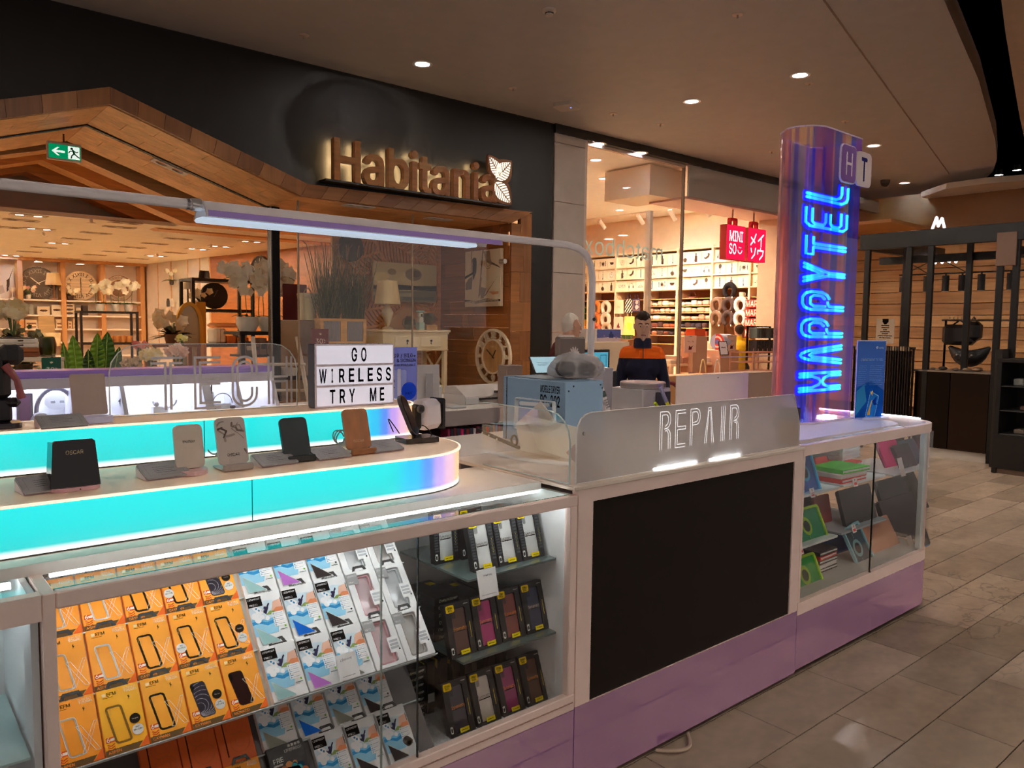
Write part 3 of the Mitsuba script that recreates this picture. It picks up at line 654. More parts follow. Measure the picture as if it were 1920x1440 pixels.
for t0, t1, z in ((0, .2, 1.7), (.2, .42, 1.7), (.42, .68, 2.05), (.68, .86, 1.9), (0, .2, 1.35), (.2, .42, 1.35), (.42, .68, 1.72), (.42, .68, 1.35)):
 c0 = np.array(A0) + d * Ln * (t0 + t1) / 2; w = Ln * (t1 - t0) / 2
 q.part('shelf', B().box(-w, w, -.28, 0, z - .03, z, (230, 212, 190), M=mv(c0[0], c0[1], 0, math.degrees(math.atan2(d[1], d[0])) + 180)), 'satin')
q.put('wall_shelving', None, 'narrow shelving units on the right wall beside the timber cladding', 'shelving')
for px, py in ((71, 489), (149, 493), (223, 497)):
 p = at(px, py, y=HB - .1)
 q = P(); q.part('can', B().cyl((0, 0, .03), (0, 0, 0), .05, (220, 200, 180), 12), 'satin'); q.part('lens', lens, 'matte', emit=lamp(WARM, 26, .4))
 q.put('shelf_spotlight', mv(p[0], p[1] - .05, HC - .09), 'small warm spotlight over the ' + {71: 'dark round clock', 149: 'cream round clock', 223: 'brown open clock'}[px], 'spotlight', 'spotlights over the back shelving')
# ceiling lamps of the shop: (px, py, lit)
hl = P()
hl.part('trim', B().slab(rr(-.2, .2, -.09, .09, .02).difference(disc(-.095, 0, .065)).difference(disc(.095, 0, .065)), .008, (196, 176, 150), z0=-.006), 'satin')
hl.part('recess', B().slab(rr(-.19, .19, -.085, .085, .02), .004, (110, 84, 60), z0=.002), 'matte')
hl_on = P(); hl_on.e = list(hl.e)
for sx in (-.095, .095):
 hl_on.part('lens', B().add((np.vstack([[[sx, 0, -.004]], [[sx + .045 * math.cos(t), .045 * math.sin(t), -.004] for t in np.arange(12) * math.pi / 6]]), np.array([[0, 1 + (i + 1) % 12, 1 + i] for i in range(12)])), (255, 255, 255), True), 'matte', emit=lamp(WARM, L_SHOP, 1))
spots = [(54, 404, 1), (235, 418, 0), (40, 413, 0), (224, 426, 0), (110, 456, 1), (143, 448, 0), (180, 437, 0), (334, 448, 0), (290, 457, 0), (250, 464, 0), (370, 467, 1), (328, 474, 0), (413, 462, 1), (471, 453, 1), (214, 472, 0), (82, 464, 0), (55, 472, 0), (20, 479, 1), (292, 480, 1), (258, 485, 0), (10, 426, 0), (178, 478, 0), (130, 485, 0)]
for k, (px, py, on) in enumerate(spots):
 p = at(px, py, z=HC - .003)
 if p[1] > HB: continue
 (hl_on if on else hl).put('twin_ceiling_light', mv(*p), ('lit' if on else 'unlit') + f' twin ceiling light in the homeware shop, {ORD[sum(1 for u in spots if u[2] == on and u[0] < px)]} of these from the left', 'ceiling light', 'twin ceiling lights of the homeware shop, ' + ('lit' if on else 'unlit'))
for x, y in ((2.0, 12.6), (.6, 14.5)):  # two further lamps, placed to brighten the shop interior
 hl_on.put('twin_ceiling_light', mv(x, y, HC - .003), 'further lit twin ceiling light, placed to brighten the homeware shop', 'ceiling light', 'twin ceiling lights of the homeware shop, lit')
for px, py, w in ((171, 410, 'nearest the gable'), (82, 436, 'left one'), (295, 476, 'near the back corner'), (396, 458, 'by the timber wall')):
 p = at(px, py, z=HC)
 q = P(); q.part('', B().cyl((0, 0, 0), (0, 0, -.05), .02, (230, 214, 190), 8).cyl((0, 0, -.05), (0, 0, -.056), .05, (220, 200, 170), 10), 'satin')
 q.put('fire_sprinkler', mv(*p), 'small pendant sprinkler on the homeware shop ceiling, ' + w, 'sprinkler', 'sprinklers in the homeware shop')

# ---- clocks
def numerals_ring(b, r, size, c, z, words, tilt=True):
 for k, w in enumerate(words):
  a = math.pi / 2 - (k + 1) * math.pi / 6
  g = text(w, size, True, cx=0, cy=0)
  g = affinity.rotate(g, math.degrees(a) - 90, origin=(0, 0)); g = affinity.translate(g, r * math.cos(a), r * math.sin(a))
  b.print(g.simplify(size * .02), c, z=z)
ROM = ['I', 'II', 'III', 'IIII', 'V', 'VI', 'VII', 'VIII', 'IX', 'X', 'XI', 'XII']
ARA = [str(k) for k in range(1, 13)]
def hand(a, r, w): a = math.radians(90 - a); return LineString([(-.18 * r * math.cos(a), -.18 * r * math.sin(a)), (r * math.cos(a), r * math.sin(a))]).buffer(w / 2, cap_style=3)
def wall_clock(R, face, num, hands, words, h1, h2, rimc, cut=False):
 q = P(); body = disc(0, 0, R, 12)
 if cut: body = body.difference(Polygon([(0.35 * R, .12 * R), (2 * R, .12 * R), (2 * R, 2 * R), (.35 * R, .75 * R)]))
 q.part('face', B().slab(body, .03, face), 'wood_x')
 b = B(); numerals_ring(b, R * .74, R * .22, num, .031, words); q.part('numerals', b, 'satin')
 q.part('rim', B().slab(body.difference(body.buffer(-.03 * R)), .012, rimc, z0=.03), 'satin')
 q.part('hand', B().slab(hand(h1, R * .5, R * .05), .004, hands, z0=.034), 'satin'); q.part('hand', B().slab(hand(h2, R * .68, R * .035), .004, hands, z0=.039), 'satin')
 return q
cz = HB + .22
x, z = xz(71, 536, cz); wall_clock(.335, (84, 70, 60), (140, 128, 112), (226, 214, 196), ROM, 310, 65, (60, 48, 40)).put('round_clock', front(x, cz, 2.06 + .335), 'dark grey round clock with roman numerals on the back shelving', 'clock')
x, z = xz(151, 538, cz); wall_clock(.315, (226, 200, 160), (104, 78, 54), (70, 50, 36), ROM, 0, 180, (196, 166, 124)).put('round_clock', front(x, cz, 2.06 + .32), 'cream round clock with roman numerals showing six', 'clock')
x, z = xz(223, 538, cz)
q = P(); R = .285
q.part('face', B().slab(disc(0, 0, R * .70, 12), .02, (120, 84, 56)), 'wood_x'); q.part('frame', B().slab(disc(0, 0, R, 12).difference(disc(0, 0, R * .95, 12)), .025, (150, 108, 70)).slab(disc(0, 0, R * .70, 12).difference(disc(0, 0, R * .65, 12)), .025, (226, 204, 170)), 'satin')
b = B(); numerals_ring(b, R * .82, R * .22, (240, 224, 196), .02, ARA); q.part('numerals', b, 'satin')
q.part('hand', B().slab(hand(250, R * .4, .015), .004, (40, 26, 18), z0=.022), 'satin'); q.part('hand', B().slab(hand(55, R * .5, .012), .004, (40, 26, 18), z0=.026), 'satin')
q.put('round_clock', front(x, cz, 2.06 + .29), 'brown open clock with pale arabic numerals behind the orchids', 'clock')
# beige lamp in front of the dark clock, art print at the left edge
q = P(); x, z = xz(98, 535, HB + .1)
q.part('shade', B().lathe([(.16, .30), (.12, .55)], (214, 176, 126), 20).lathe([(.158, .30), (.118, .55)][::-1], (214, 176, 126), 20), 'fabric'); q.part('base', B().lathe([(0, 0), (.09, 0), (.08, .02), (.02, .04), (.02, .32)][::-1], (120, 80, 50), 14), 'satin')
q.put('table_lamp', mv(x + .02, HB + .06, 2.06), 'beige shaded lamp in front of the dark round clock', 'lamp')
q = P(); x0, z0 = xz(-8, 560, HB + .2); x1, z1 = xz(24, 505, HB + .2)
q.part('canvas', B().rbox(x0, x1, HB + .16, HB + .2, 2.065, z1, (206, 188, 174), .004), 'matte')
b = B(); w = x1 - x0
for pts, cc in (([(.62, .62), (.8, .7), (.74, .3), (.6, .22)], (40, 30, 28)), ([(.76, .62), (.98, .98), (.97, 1), (.74, .66)], (60, 48, 44)), ([(.1, .1), (.5, .2), (.4, .45), (.15, .4)], (176, 150, 134))):
 b.print(Polygon([(x0 + a * w, 2.065 + c2 * (z1 - 2.065)) for a, c2 in pts]), cc, M=front(0, HB + .158, 0))
q.part('painting', b, 'matte'); q.put('art_print', None, 'pale abstract print with a dark brush stroke at the left end of the shelving', 'picture')

# ---- flowers
def petals(b, c, r, colr, n=5, tilt=None, rg=rng):
 """a small open blossom of n petals"""
 a0 = rg.random() * 6.28; d = np.array(tilt if tilt is not None else (rg.uniform(-.6, .6), -1, rg.uniform(-.3, .5)), float); d /= np.linalg.norm(d)
 u = np.cross(d, [0, 0, 1.0]); u /= np.linalg.norm(u); v = np.cross(d, u)
 for k in range(n):
  a = a0 + k * 6.283 / n; e = u * math.cos(a) + v * math.sin(a); s = u * -math.sin(a) + v * math.cos(a)
  p = [np.array(c), np.array(c) + e * r * .55 + s * r * .42 - d * r * .1 * -1, np.array(c) + e * r + d * r * .12, np.array(c) + e * r * .55 - s * r * .42 + d * r * .1]
  b.add((np.array(p), np.array([[0, 1, 2, 3]])), colr)
def blade(b, p0, d, L, w, c, bend=.3, n=6, up=(0, 0, 1)):
 """a long leaf from p0 along d, curling down"""
 p0 = np.array(p0, float); d = np.array(d, float); d /= np.linalg.norm(d); up = np.array(up, float)
 s = np.cross(d, up); s = s / (np.linalg.norm(s) + 1e-9); v = []
 for i in range(n + 1):
  t = i / n; c0 = p0 + d * L * t - up * bend * L * t * t; ww = w * math.sin(math.pi * min(.98, .12 + .88 * t)) ** .8
  v += [c0 - s * ww / 2 + up * .0, c0 - up * ww * .12, c0 + s * ww / 2]
 f = []
 for i in range(n):
  for j in range(2): a = i * 3 + j; f.append((a, a + 1, a + 4, a + 3))
 b.add((np.array(v), np.array(f)), c, True)
def bouquet(name, p, r, h, colr, leafc, n, pr, label, cat='flowers', pot=None, potc=(230, 220, 206), group=None, np_=5, leaves=14):
 rg = random.Random(sum(map(ord, label)))
 q = P(); b = B(); lf = B()
 for k in range(n):
  t = rg.random() * 6.283; s = r * math.sqrt(rg.random()); zz = h + (rg.random() - .35) * r * 1.1 * (1 - (s / r) ** 2 * .6)
  petals(b, (s * math.cos(t), s * math.sin(t) * .7, zz), pr * rg.uniform(.8, 1.15), colr[rg.randrange(len(colr))], np_, rg=rg)
 for k in range(leaves):
  t = rg.random() * 6.283; blade(lf, (0, 0, h * .35), (math.cos(t), .5 * math.sin(t), rg.uniform(.1, 1.1)), r * rg.uniform(.8, 1.3), r * .3, leafc, .35)
 for k in range(6): lf.tube([(0, 0, h * .3), (r * .3 * math.cos(k), r * .2 * math.sin(k), h)], .006, (70, 84, 40), 5)
 q.part('blossoms', b, 'fabric'); q.part('leaves', lf, 'satin')
 if pot: q.part('pot', B().lathe([(0, 0), (pot * .75, 0), (pot, h * .45), (pot * .9, h * .45), (pot * .7, h * .1)][::-1], potc, 18), 'satin')
 return q.put(name, mv(*p), label, cat, group)
CRE = [(244, 226, 186), (250, 236, 204), (232, 208, 160)]
PNK = [(244, 206, 186), (250, 226, 206), (226, 170, 150)]
x, z = xz(53, 556, HB + .05); bouquet('flower_vase', (x, HB + .02, 2.06), .14, .2, PNK + CRE, (70, 66, 40), 14, .045, 'small pink and white posy in front of the dark clock', pot=.05)
x, z = xz(131, 556, HB + .05); bouquet('flower_vase', (x, HB + .02, 2.06), .16, .2, CRE, (60, 44, 30), 14, .055, 'cream flowers in a dark pot in front of the cream clock', pot=.07, potc=(60, 40, 30))
x, z = xz(20, 552, HB + .05)
q = P(); q.part('', B().lathe([(0, 0), (.06, 0), (.015, .03), (.012, .12), (.06, .17), (.065, .22), (.05, .22)], (220, 214, 206), 16), 'metal'); q.put('goblet', mv(x + .03, HB + .05, 2.06), 'silver goblet at the left end of the top shelf', 'goblet')
# ---- boxed sets and baskets on the shelves
bx = [((70, 94), 575, 589, (232, 214, 184), 'white box printed with brown tableware, left one on the middle shelf'), ((97, 116), 572, 589, (240, 226, 200), 'white box with a dark heart on the middle shelf'), ((122, 140), 569, 588, (226, 206, 174), 'box with three rows of brown print on the middle shelf'), ((143, 152), 575, 588, (220, 202, 176), 'small pale box beside the dark books')]
for (p0, p1), t, b_, cc, lab in bx:
 y = HB + .06; x0 = xz(p0, b_, y)[0]; x1 = xz(p1, b_, y)[0]; zt = 1.745 + (b_ - t) * .0124
 b = B().rbox(x0, x1, y, y + .12, 1.7455, zt, cc, .004)
 for k in range(3 if '-three' in lab or 'three' in lab else 1):
  zz = 1.7455 + (zt - 1.7455) * ((k + .5) / 3 if 'three' in lab else .5)
  b.print(affinity.scale(disc((x0 + x1) / 2, zz, .05, 3), 1.4, .45), (84, 56, 38), M=front(0, y - .001, 0))
 one('gift_box', b, 'satin', lab, 'box')
for (p0, p1, c, lab) in ((55, 64, (150, 150, 140), 'grey folded box at the left of the middle shelf'), (156, 166, (56, 40, 32), 'dark books standing at the right of the middle shelf')):
 x0, x1 = xz(p0, 585, HB)[0], xz(p1, 585, HB)[0]; one('gift_box', B().rbox(x0, x1, HB + .04, HB + .2, 1.7455, 1.96, c, .004), 'satin', lab, 'box')
for p0, p1, zt, lab in ((128, 136, 1.62, 'low cream box under the middle shelf'), (138, 146, 1.68, 'pile of small cream boxes beside the black rack'), (106, 118, 1.66, 'brown printed box under the heart box'), (48, 70, 1.64, 'cream fabric bundle on the lower shelf')):
 x0, x1 = xz(p0, 615, HB)[0], xz(p1, 615, HB)[0]
 b = B().rbox(x0, x1, HB + .02, HB + .18, 1.466, zt, (226, 200, 160), .004)
 for k in range(2): b.box(x0 + .02, x1 - .02, HB + .0185, HB + .02, 1.48 + k * .07, 1.51 + k * .07, (120, 76, 48))
 one('gift_box', b, 'satin', lab, 'box')
x0, x1 = xz(73, 620, 17.6)[0], xz(103, 620, 17.6)[0]
q = P(); q.part('board', B().rbox(x0, x1, 17.62, 17.66, 1.3, 1.72, (196, 160, 110), .004), 'wood_x'); q.part('basket', B().lathe([(0, 0), (.19, 0), (.2, .26), (.185, .26), (.175, .02)][::-1], (222, 196, 152), 20, ((x0 + x1) / 2, 17.4, 1.13)), 'fabric')
q.put('wicker_basket', None, 'cream woven basket in front of a tan board', 'basket')


# ---------------------------------------------------------------- the homeware shop's floor displays
def table(name, x0, x1, y0, y1, z, c, label, under=None, leg=.05, bsdf='satin', frame_only=False, shelves=(), cat='table'):
 q = P()
 q.part('top', B().rbox(x0, x1, y0, y1, z - .04, z, c, .005), bsdf)
 for x in (x0 + .005, x1 - leg - .005):
  for y in (y0 + .005, y1 - leg - .005): q.part('leg', B().rbox(x, x + leg, y, y + leg, 0, z - .04, c, .004), bsdf)
 for s in shelves: q.part('shelf', B().rbox(x0 + .02, x1 - .02, y0 + .02, y1 - .02, s - .025, s, c, .004), bsdf)
 return q.put(name, None, label, cat)
# white table with trays, green vase and green sale card
table('display_table', .70, 1.42, 7.9, 8.5, 1.30, (236, 214, 180), 'cream display table with green vase and stacked trays at the left edge', shelves=(1.02,))
for k, (cc, dz, lab) in enumerate((((120, 66, 34), 1.305, 'brown wooden tray, lowest of the stack left of the green vase'), ((146, 84, 44), 1.345, 'brown wooden tray, second of the stack left of the green vase'), ((228, 212, 190), 1.385, 'white drawer tray with dark handle left of the green vase'), ((240, 226, 206), 1.425, 'topmost white tray of the stack with a dark rim'))):
 q = P(); z = dz
 q.part('tray', B().rbox(.78 + .01 * k, 1.235 - .004 * k, 7.93, 8.2, z, z + .037, cc, .004), 'wood_x' if k < 2 else 'satin')
 if k >= 2: q.part('handle', B().rbox(1.07, 1.11, 7.922, 7.931, z + .014, z + .026, (60, 44, 34), .003), 'satin')
 if k == 3: q.part('rim', B().rbox(.80, 1.20, 7.94, 8.19, z + .037, z + .047, (40, 34, 30), .004), 'satin')
 q.put('storage_tray', None, lab, 'tray', 'trays stacked left of the green vase')
q = P(); prof = [(0, 0), (.055, .0), (.066, .03), (.070, .10), (.064, .16), (.058, .178), (.053, .178), (.057, .15), (.06, .05), (.03, .012)][::-1]
v, f = lathe3(prof, 28, (1.305, 8.0, 1.3005)); v = v + (meshkit.noise(v * 30)[:, None] - .5) * .012 * np.array([1, 1, .0])
scene['green_glass'] = {'type': 'principled', 'base_color': {'type': 'rgb', 'value': [.62, .66, .26]}, 'roughness': .2, 'spec_trans': 0.35, 'specular': .6}
q.part('', B().add((v, f), (214, 214, 130), True), 'green_glass'); q.put('glass_vase', None, 'squat pale green glass vase on the cream table', 'vase')
def sale_card(px0, px1, py0, py1, y, c, lab, pct=('30', '%')):
 x0, z0 = xz(px0, py1, y); x1, z1 = xz(px1, py0, y); q = P()
 q.part('card', B().rbox(x0, x1, y, y + .008, z0, z1, c, .001), 'satin')
 w, h = x1 - x0, z1 - z0; b = B(); M = front(0, y - .001, 0)
 b.print(text('30', h * .26, w=w * .42, x=x0 + w * .22, y=z0 + h * .22), (236, 226, 210), M=M); b.print(text('%', h * .11, x=x0 + w * .68, y=z0 + h * .36), (236, 226, 210), M=M); b.print(text('off', h * .07, x=x0 + w * .68, y=z0 + h * .24), (236, 226, 210), M=M)
 for a in (-40, 0, 40): b.print(affinity.rotate(affinity.scale(disc(x0 + w / 2, z0 + h * .74, h * .06, 4), .45, 1), a, origin=(x0 + w / 2, z0 + h * .68)), (200, 190, 160), M=M)
 q.part('lettering', b, 'matte'); q.put('sale_card', None, lab, 'sign', None); return q
sale_card(79, 114, 670, 706, 7.88, (22, 74, 56), 'small dark green sale card reading 30% below the green vase')
q = P()      # big dark-leaved vase of cream roses at the left
bouquet('rose_bouquet', (1.09, 8.35, 1.30), .13, .40, [(246, 226, 176), (252, 236, 196), (236, 210, 150)], (26, 30, 18), 60, .05, 'large bunch of round cream roses over dark foliage at the left', leaves=22, pot=.06, potc=(40, 34, 28), np_=6)
lf = B(); blade(lf, (.86, 8.55, 1.20), (.12, -.1, 1), .62, .22, (92, 122, 34), .05, 10, (-.3, -1, 0)); st_ = B().tube([(.86, 8.55, .5), (.86, 8.55, 1.25)], .012, (70, 90, 30), 6)
q.part('leaf', lf, 'satin'); q.part('stem', st_, 'satin'); q.part('pot', B().lathe([(0, 0), (.14, 0), (.17, .4), (.15, .4), (.13, .04)][::-1], (200, 180, 150), 18, (.86, 8.55, .9)), 'satin'); q.put('broad_leaf_plant', None, 'single tall green leaf at the left edge behind the roses', 'plant')
bouquet('greenery_bunch', (1.22, 8.75, 1.0), .17, .46, [(120, 116, 90), (150, 150, 120), (96, 96, 66)], (62, 66, 40), 46, .03, 'grey green leafy filler bunch behind the green vase', leaves=30, pot=.08, potc=(60, 50, 40))
# bird-of-paradise plant with large upright leaves
q = P()
for k, (px, pb, pt, w, lean, c) in enumerate(((146, 706, 628, .125, -.18, (104, 138, 36)), (183, 702, 624, .135, .03, (96, 128, 30)), (199, 698, 622, .15, .10, (58, 92, 26)), (128, 704, 640, .07, -.24, (92, 122, 40)), (168, 708, 655, .10, -.05, (40, 62, 20)), (112, 708, 668, .08, -.6, (34, 56, 22)), (214, 706, 650, .10, .35, (46, 78, 26)))):
 x, zb = xz(px, pb, 7.9); zt = xz(px, pt, 7.9)[1]
 b = B(); n = 16; v = []; f = []
 L = zt - zb
 for i in range(n + 1):
  t = i / n; ww = w * (math.sin(math.pi * min(1, .1 + .9 * t ** .85)) ** .75) * (1 if t < .98 else .2); cx = x + lean * L * t * .5; zz = zb + L * t
  rip = .006 * ((-1) ** i)
  v += [(cx - ww / 2, 7.9 + .02 - .03 * t + rip, zz + .03 * ww), (cx, 7.93 - .03 * t, zz), (cx + ww / 2, 7.9 + .02 - .03 * t + rip, zz + .03 * ww)]
 for i in range(n):
  for j in range(2): a = i * 3 + j; f.append((a, a + 1, a + 4, a + 3))
 b.add((np.array(v), np.array(f)), c); b.tube([(x + lean * L * .5 * t, 7.926 - .03 * t, zb + L * t) for t in np.linspace(0, .95, 6)], .004, (150, 170, 80), 5)
 q.part('leaf', b, 'satin')
for dx in (-.05, 0, .06): q.part('stem', B().tube([(1.68 + dx * .3, 7.95, .75), (1.68 + dx, 7.93, 1.2)], .012, (80, 100, 40), 6), 'satin')
q.part('pot', B().lathe([(0, 0), (.15, 0), (.19, .35), (.17, .35), (.14, .04)][::-1], (70, 60, 50), 20, (1.68, 7.95, .5)), 'satin')
q.put('bird_of_paradise_plant', None, 'potted plant with large upright ribbed green leaves behind the lit cabinets', 'plant')
# plant and flower table in the middle: white and pink hydrangeas, magnolia bunch on a wooden stand
table('display_table', 1.85, 2.75, 7.6, 8.2, .98, (150, 100, 60), 'low wooden table under the white and pink hydrangeas', bsdf='wood_x')
for (px, py, yy, r, n, cs, lab) in ((283, 668, 7.7, .10, 70, [(252, 232, 170), (255, 240, 200), (244, 220, 150)], 'cream hydrangea branch seen through the clear screen'), (330, 660, 7.9, .11, 70, [(246, 208, 186), (252, 226, 206), (236, 190, 166)], 'pale pink hydrangea beside the letter T'), (262, 648, 7.95, .06, 24, [(206, 110, 100), (226, 150, 136)], 'dusky pink flowers left of the cream hydrangea'), (340, 635, 8.0, .05, 20, [(250, 240, 140), (255, 246, 180)], 'small yellow flowers above the pale pink hydrangea'), (245, 684, 7.7, .09, 30, [(190, 160, 120), (214, 190, 150), (150, 120, 90)], 'dried brown and cream flower heads low at the left of the screen')):
 x, z = xz(px, py, yy); bouquet('hydrangea_bunch', (x, yy, .985), r, z - .985, cs, (50, 62, 28), n, .03, lab, leaves=10, pot=.06, potc=(110, 70, 46), np_=4)
x, z = xz(322, 606, 10.5); bouquet('magnolia_bunch', (x, 10.5, z - .26), .24, .26, [(244, 224, 180), (236, 212, 164), (250, 236, 204)], (44, 32, 20), 16, .085, 'magnolia bunch with dark leaves and cream blossoms before the gold mirror', leaves=34, pot=.1, potc=(120, 80, 50))
table('plant_stand', x - .3, x + .3, 10.3, 10.7, z - .265, (130, 84, 50), 'wooden stand under the magnolia bunch', bsdf='wood_x')
# gold arched mirror leaning behind
q = P(); y = 11.2; (xa, za), (xb, zb) = xz(338, 640, y), xz(386, 566, y); zb2 = 0.0
arch = lambda g: sbox(xa - g, zb2, xb - .09 + g, za + .20).union(affinity.scale(disc((xa + xb - .09) / 2, za + .20, 1, 14), (xb - .09 - xa) / 2 + g, .30 + g, origin=((xa + xb - .09) / 2, za + .20)))
q.part('frame', B().slab(arch(.05).difference(arch(0)), .06, (196, 148, 66), M=front(0, y + .06, 0)).slab(sbox(xb - .13, zb2, xb, zb).difference(arch(.03)), .05, (176, 124, 52), M=front(0, y + .055, 0)), 'metal')
q.part('glass', B().slab(arch(0), .02, (170, 160, 140), M=front(0, y + .05, 0)), 'metal', 'mirror glass'); q.put('arched_mirror', None, 'gold framed arched mirror beside the black metal rack', 'mirror')
# black rack far back with pots and orchids on top
def rack(x0, x1, y0, y1, zs, c=(30, 22, 18), t=.035, label='', z0=0.0):
 q = P()
 for x in (x0, x1 - t):
  for y in (y0, y1 - t): q.part('post', B().box(x, x + t, y, y + t, z0, max(zs), c), 'satin')
 for z in zs: q.part('shelf', B().rbox(x0, x1, y0, y1, z - t, z, c, .004), 'satin')
 return q.put('metal_rack', None, label, 'rack')
rack(2.73, 3.60, 13.9, 14.3, (1.79, 1.28, .8), label='low black rack of brown pots under the white orchids')
for k, px in enumerate((192, 207, 220, 231, 243)):
 x = xz(px, 640, 13.95)[0]; q = P(); q.part('', B().lathe([(0, 0), (.05, 0), (.065, .11), (.055, .11), (.04, .02)][::-1], (186, 120, 66), 14), 'satin')
 q.put('terracotta_pot', mv(x, 14.0, 1.28), f'small brown pot on the low black rack, {ORD[k]} from the left', 'pot', 'pots on the low black rack')
def orchid(p, h, r, n, label, potr=.07, pots=1, potc=(236, 226, 206), stems=3, pr=.05, cs=None, leafc=(40, 54, 22), rim_h=.12):
 rg = random.Random(sum(map(ord, label))); cs = cs or [(248, 238, 214), (240, 228, 200), (226, 210, 176)]; q = P(); fl = B(); sm = B(); lf = B()
 for s in range(stems):
  a = (s - (stems - 1) / 2) / max(1, stems - 1 or 1); ox = a * potr * 2 * pots * .8
  side = rg.choice((-1, 1)) if abs(a) < .2 else math.copysign(1, a)
  hh = h * rg.uniform(.75, 1.0); pts = []
  for t in np.linspace(0, 1, 12): pts.append((ox + side * r * (t ** 2.2) * rg.uniform(.9, 1.05) * .8, rg.uniform(-.01, .01), rim_h + hh * (math.sin(t * 1.9) / math.sin(1.57) if t < .83 else 1 - .5 * (t - .83))))
  sm.tube(pts, .004, (70, 84, 36), 5)
  for k in range(n // stems):
   t = .40 + .60 * rg.random(); i = min(11, int(t * 11)); c = np.array(pts[i]) + [rg.uniform(-.22, .22) * r, rg.uniform(-.6, .3) * .12, rg.uniform(-.22, .14) * r]
   petals(fl, c, pr * rg.uniform(.8, 1.15), rg.choice(cs), 5, (rg.uniform(-.7, .5), -1, rg.uniform(-.3, .2)), rg)
 for k in range(6 * pots):
  t = k * 1.05; blade(lf, ((k % pots - (pots - 1) / 2) * potr * 2.1, 0, rim_h), (math.cos(t), math.sin(t) * .6, .45), .22, .06, leafc, .55)
 q.part('blossoms', fl, 'fabric'); q.part('stems', sm, 'satin'); q.part('leaves', lf, 'satin')
 for k in range(pots): q.part('pot', B().lathe([(0, 0), (potr * .7, 0), (potr, rim_h * .5), (potr * .95, rim_h), (potr * .85, rim_h), (potr * .8, rim_h * .4)][::-1], potc, 20, ((k - (pots - 1) / 2) * potr * 2.05, 0, 0)), 'satin')
 q.put('orchid_plant', mv(*p), label, 'plant')
for px, h, r, n, lab in ((189, .38, .12, 14, 'small white orchid in a white pot, left end of the low black rack'), (217, .42, .2, 46, 'dense white orchid in a white pot in the middle of the low black rack'), (242, .36, .13, 26, 'white orchid in a white pot, right end of the low black rack')):
 orchid((xz(px, 580, 14.05)[0], 14.1, 1.79), h, r, n, lab, potr=.07, pr=.055, stems=2)
x, z = xz(319, 530, 17.0); orchid((x, 16.9, z - .05), .28, .12, 12, 'pale orchid in a dark pot on the right wall shelving', potr=.045, potc=(40, 34, 30), pr=.05, stems=2, rim_h=.08)
for px, pt, pb, r, c, lab in ((314, 560, 575, .035, (40, 32, 28), 'dark vase on the right wall shelving'), (322, 560, 575, .04, (196, 178, 160), 'pale vase beside the dark one on the right wall shelving')):
 x, zb = xz(px, pb, 16.9); zt = xz(px, pt, 16.9)[1]; q = P(); q.part('', B().lathe([(0, 0), (r * .8, 0), (r, .08), (r * .6, zt - zb), (r * .4, zt - zb)][::-1], c, 14), 'satin'); q.put('small_vase', mv(x, 16.85, zb), lab, 'vase')
# black shelving with white roses, round dark clock, cushions
rack(3.83, 4.78, 11.9, 12.5, (2.29, 1.83, 1.30), t=.045, label='tall black framed rack behind the large white orchid')
x, z = xz(368, 540, 12.1); bouquet('rose_bouquet', (4.0, 12.05, 1.83), .15, .22, CRE, (50, 40, 24), 16, .06, 'cream rose posy on the tall black rack', pot=.07, potc=(60, 46, 34))
q = P(); q.part('face', B().slab(disc(0, 0, .20, 12), .05, (22, 18, 17)), 'satin'); q.part('rim', B().slab(ring(disc(0, 0, .20, 12), .012), .06, (34, 28, 26)), 'satin'); q.part('hand', B().slab(hand(30, .1, .008), .003, (90, 76, 66), z0=.051), 'satin')
q.put('round_clock', front(xz(402, 541, 12.05)[0], 12.1, 2.035), 'black round clock standing on the tall black rack', 'clock')
one('folded_blanket', B().rbox(4.2, 4.7, 12.0, 12.4, 1.55, 1.62, (236, 166, 110), .03), 'fabric', 'peach folded blanket inside the tall black rack', 'blanket')
one('folded_towel', B().rbox(4.17, 4.35, 11.95, 12.3, 1.30, 1.54, (214, 200, 180), .03).box(4.255, 4.262, 11.945, 11.952, 1.31, 1.53, (150, 130, 110)), 'fabric', 'stack of white folded towels in the tall black rack', 'towels')
one('storage_box', B().rbox(4.36, 4.50, 11.95, 12.2, 1.30, 1.42, (176, 96, 50), .01), 'fabric', 'orange brown box in the tall black rack', 'box')
one('storage_box', B().rbox(4.52, 4.70, 11.95, 12.2, 1.30, 1.40, (140, 90, 50), .01).rbox(4.54, 4.68, 11.96, 12.2, 1.40, 1.5, (110, 110, 110), .01), 'fabric', 'brown box with a grey one on top in the tall black rack', 'box')
for px, py0, py1, y, c, lab in ((383, 508, 522, 12.2, (44, 32, 26), 'dark lamp shade on top of the tall black rack'), (352, 525, 542, 12.6, (240, 226, 196), 'small white lamp shade left of the tall black rack')):
 x, z0 = xz(px, py1, y); z1 = xz(px, py0, y)[1]; q = P(); q.part('shade', B().lathe([(.085, z0), (.07, z1)], c, 16), 'fabric'); q.part('stem', B().cyl((0, 0, 2.291 if px == 383 else 0), (0, 0, z0 + .05), .012, (60, 46, 36), 8), 'satin'); q.put('table_lamp', mv(x, y, 0), lab, 'lamp')
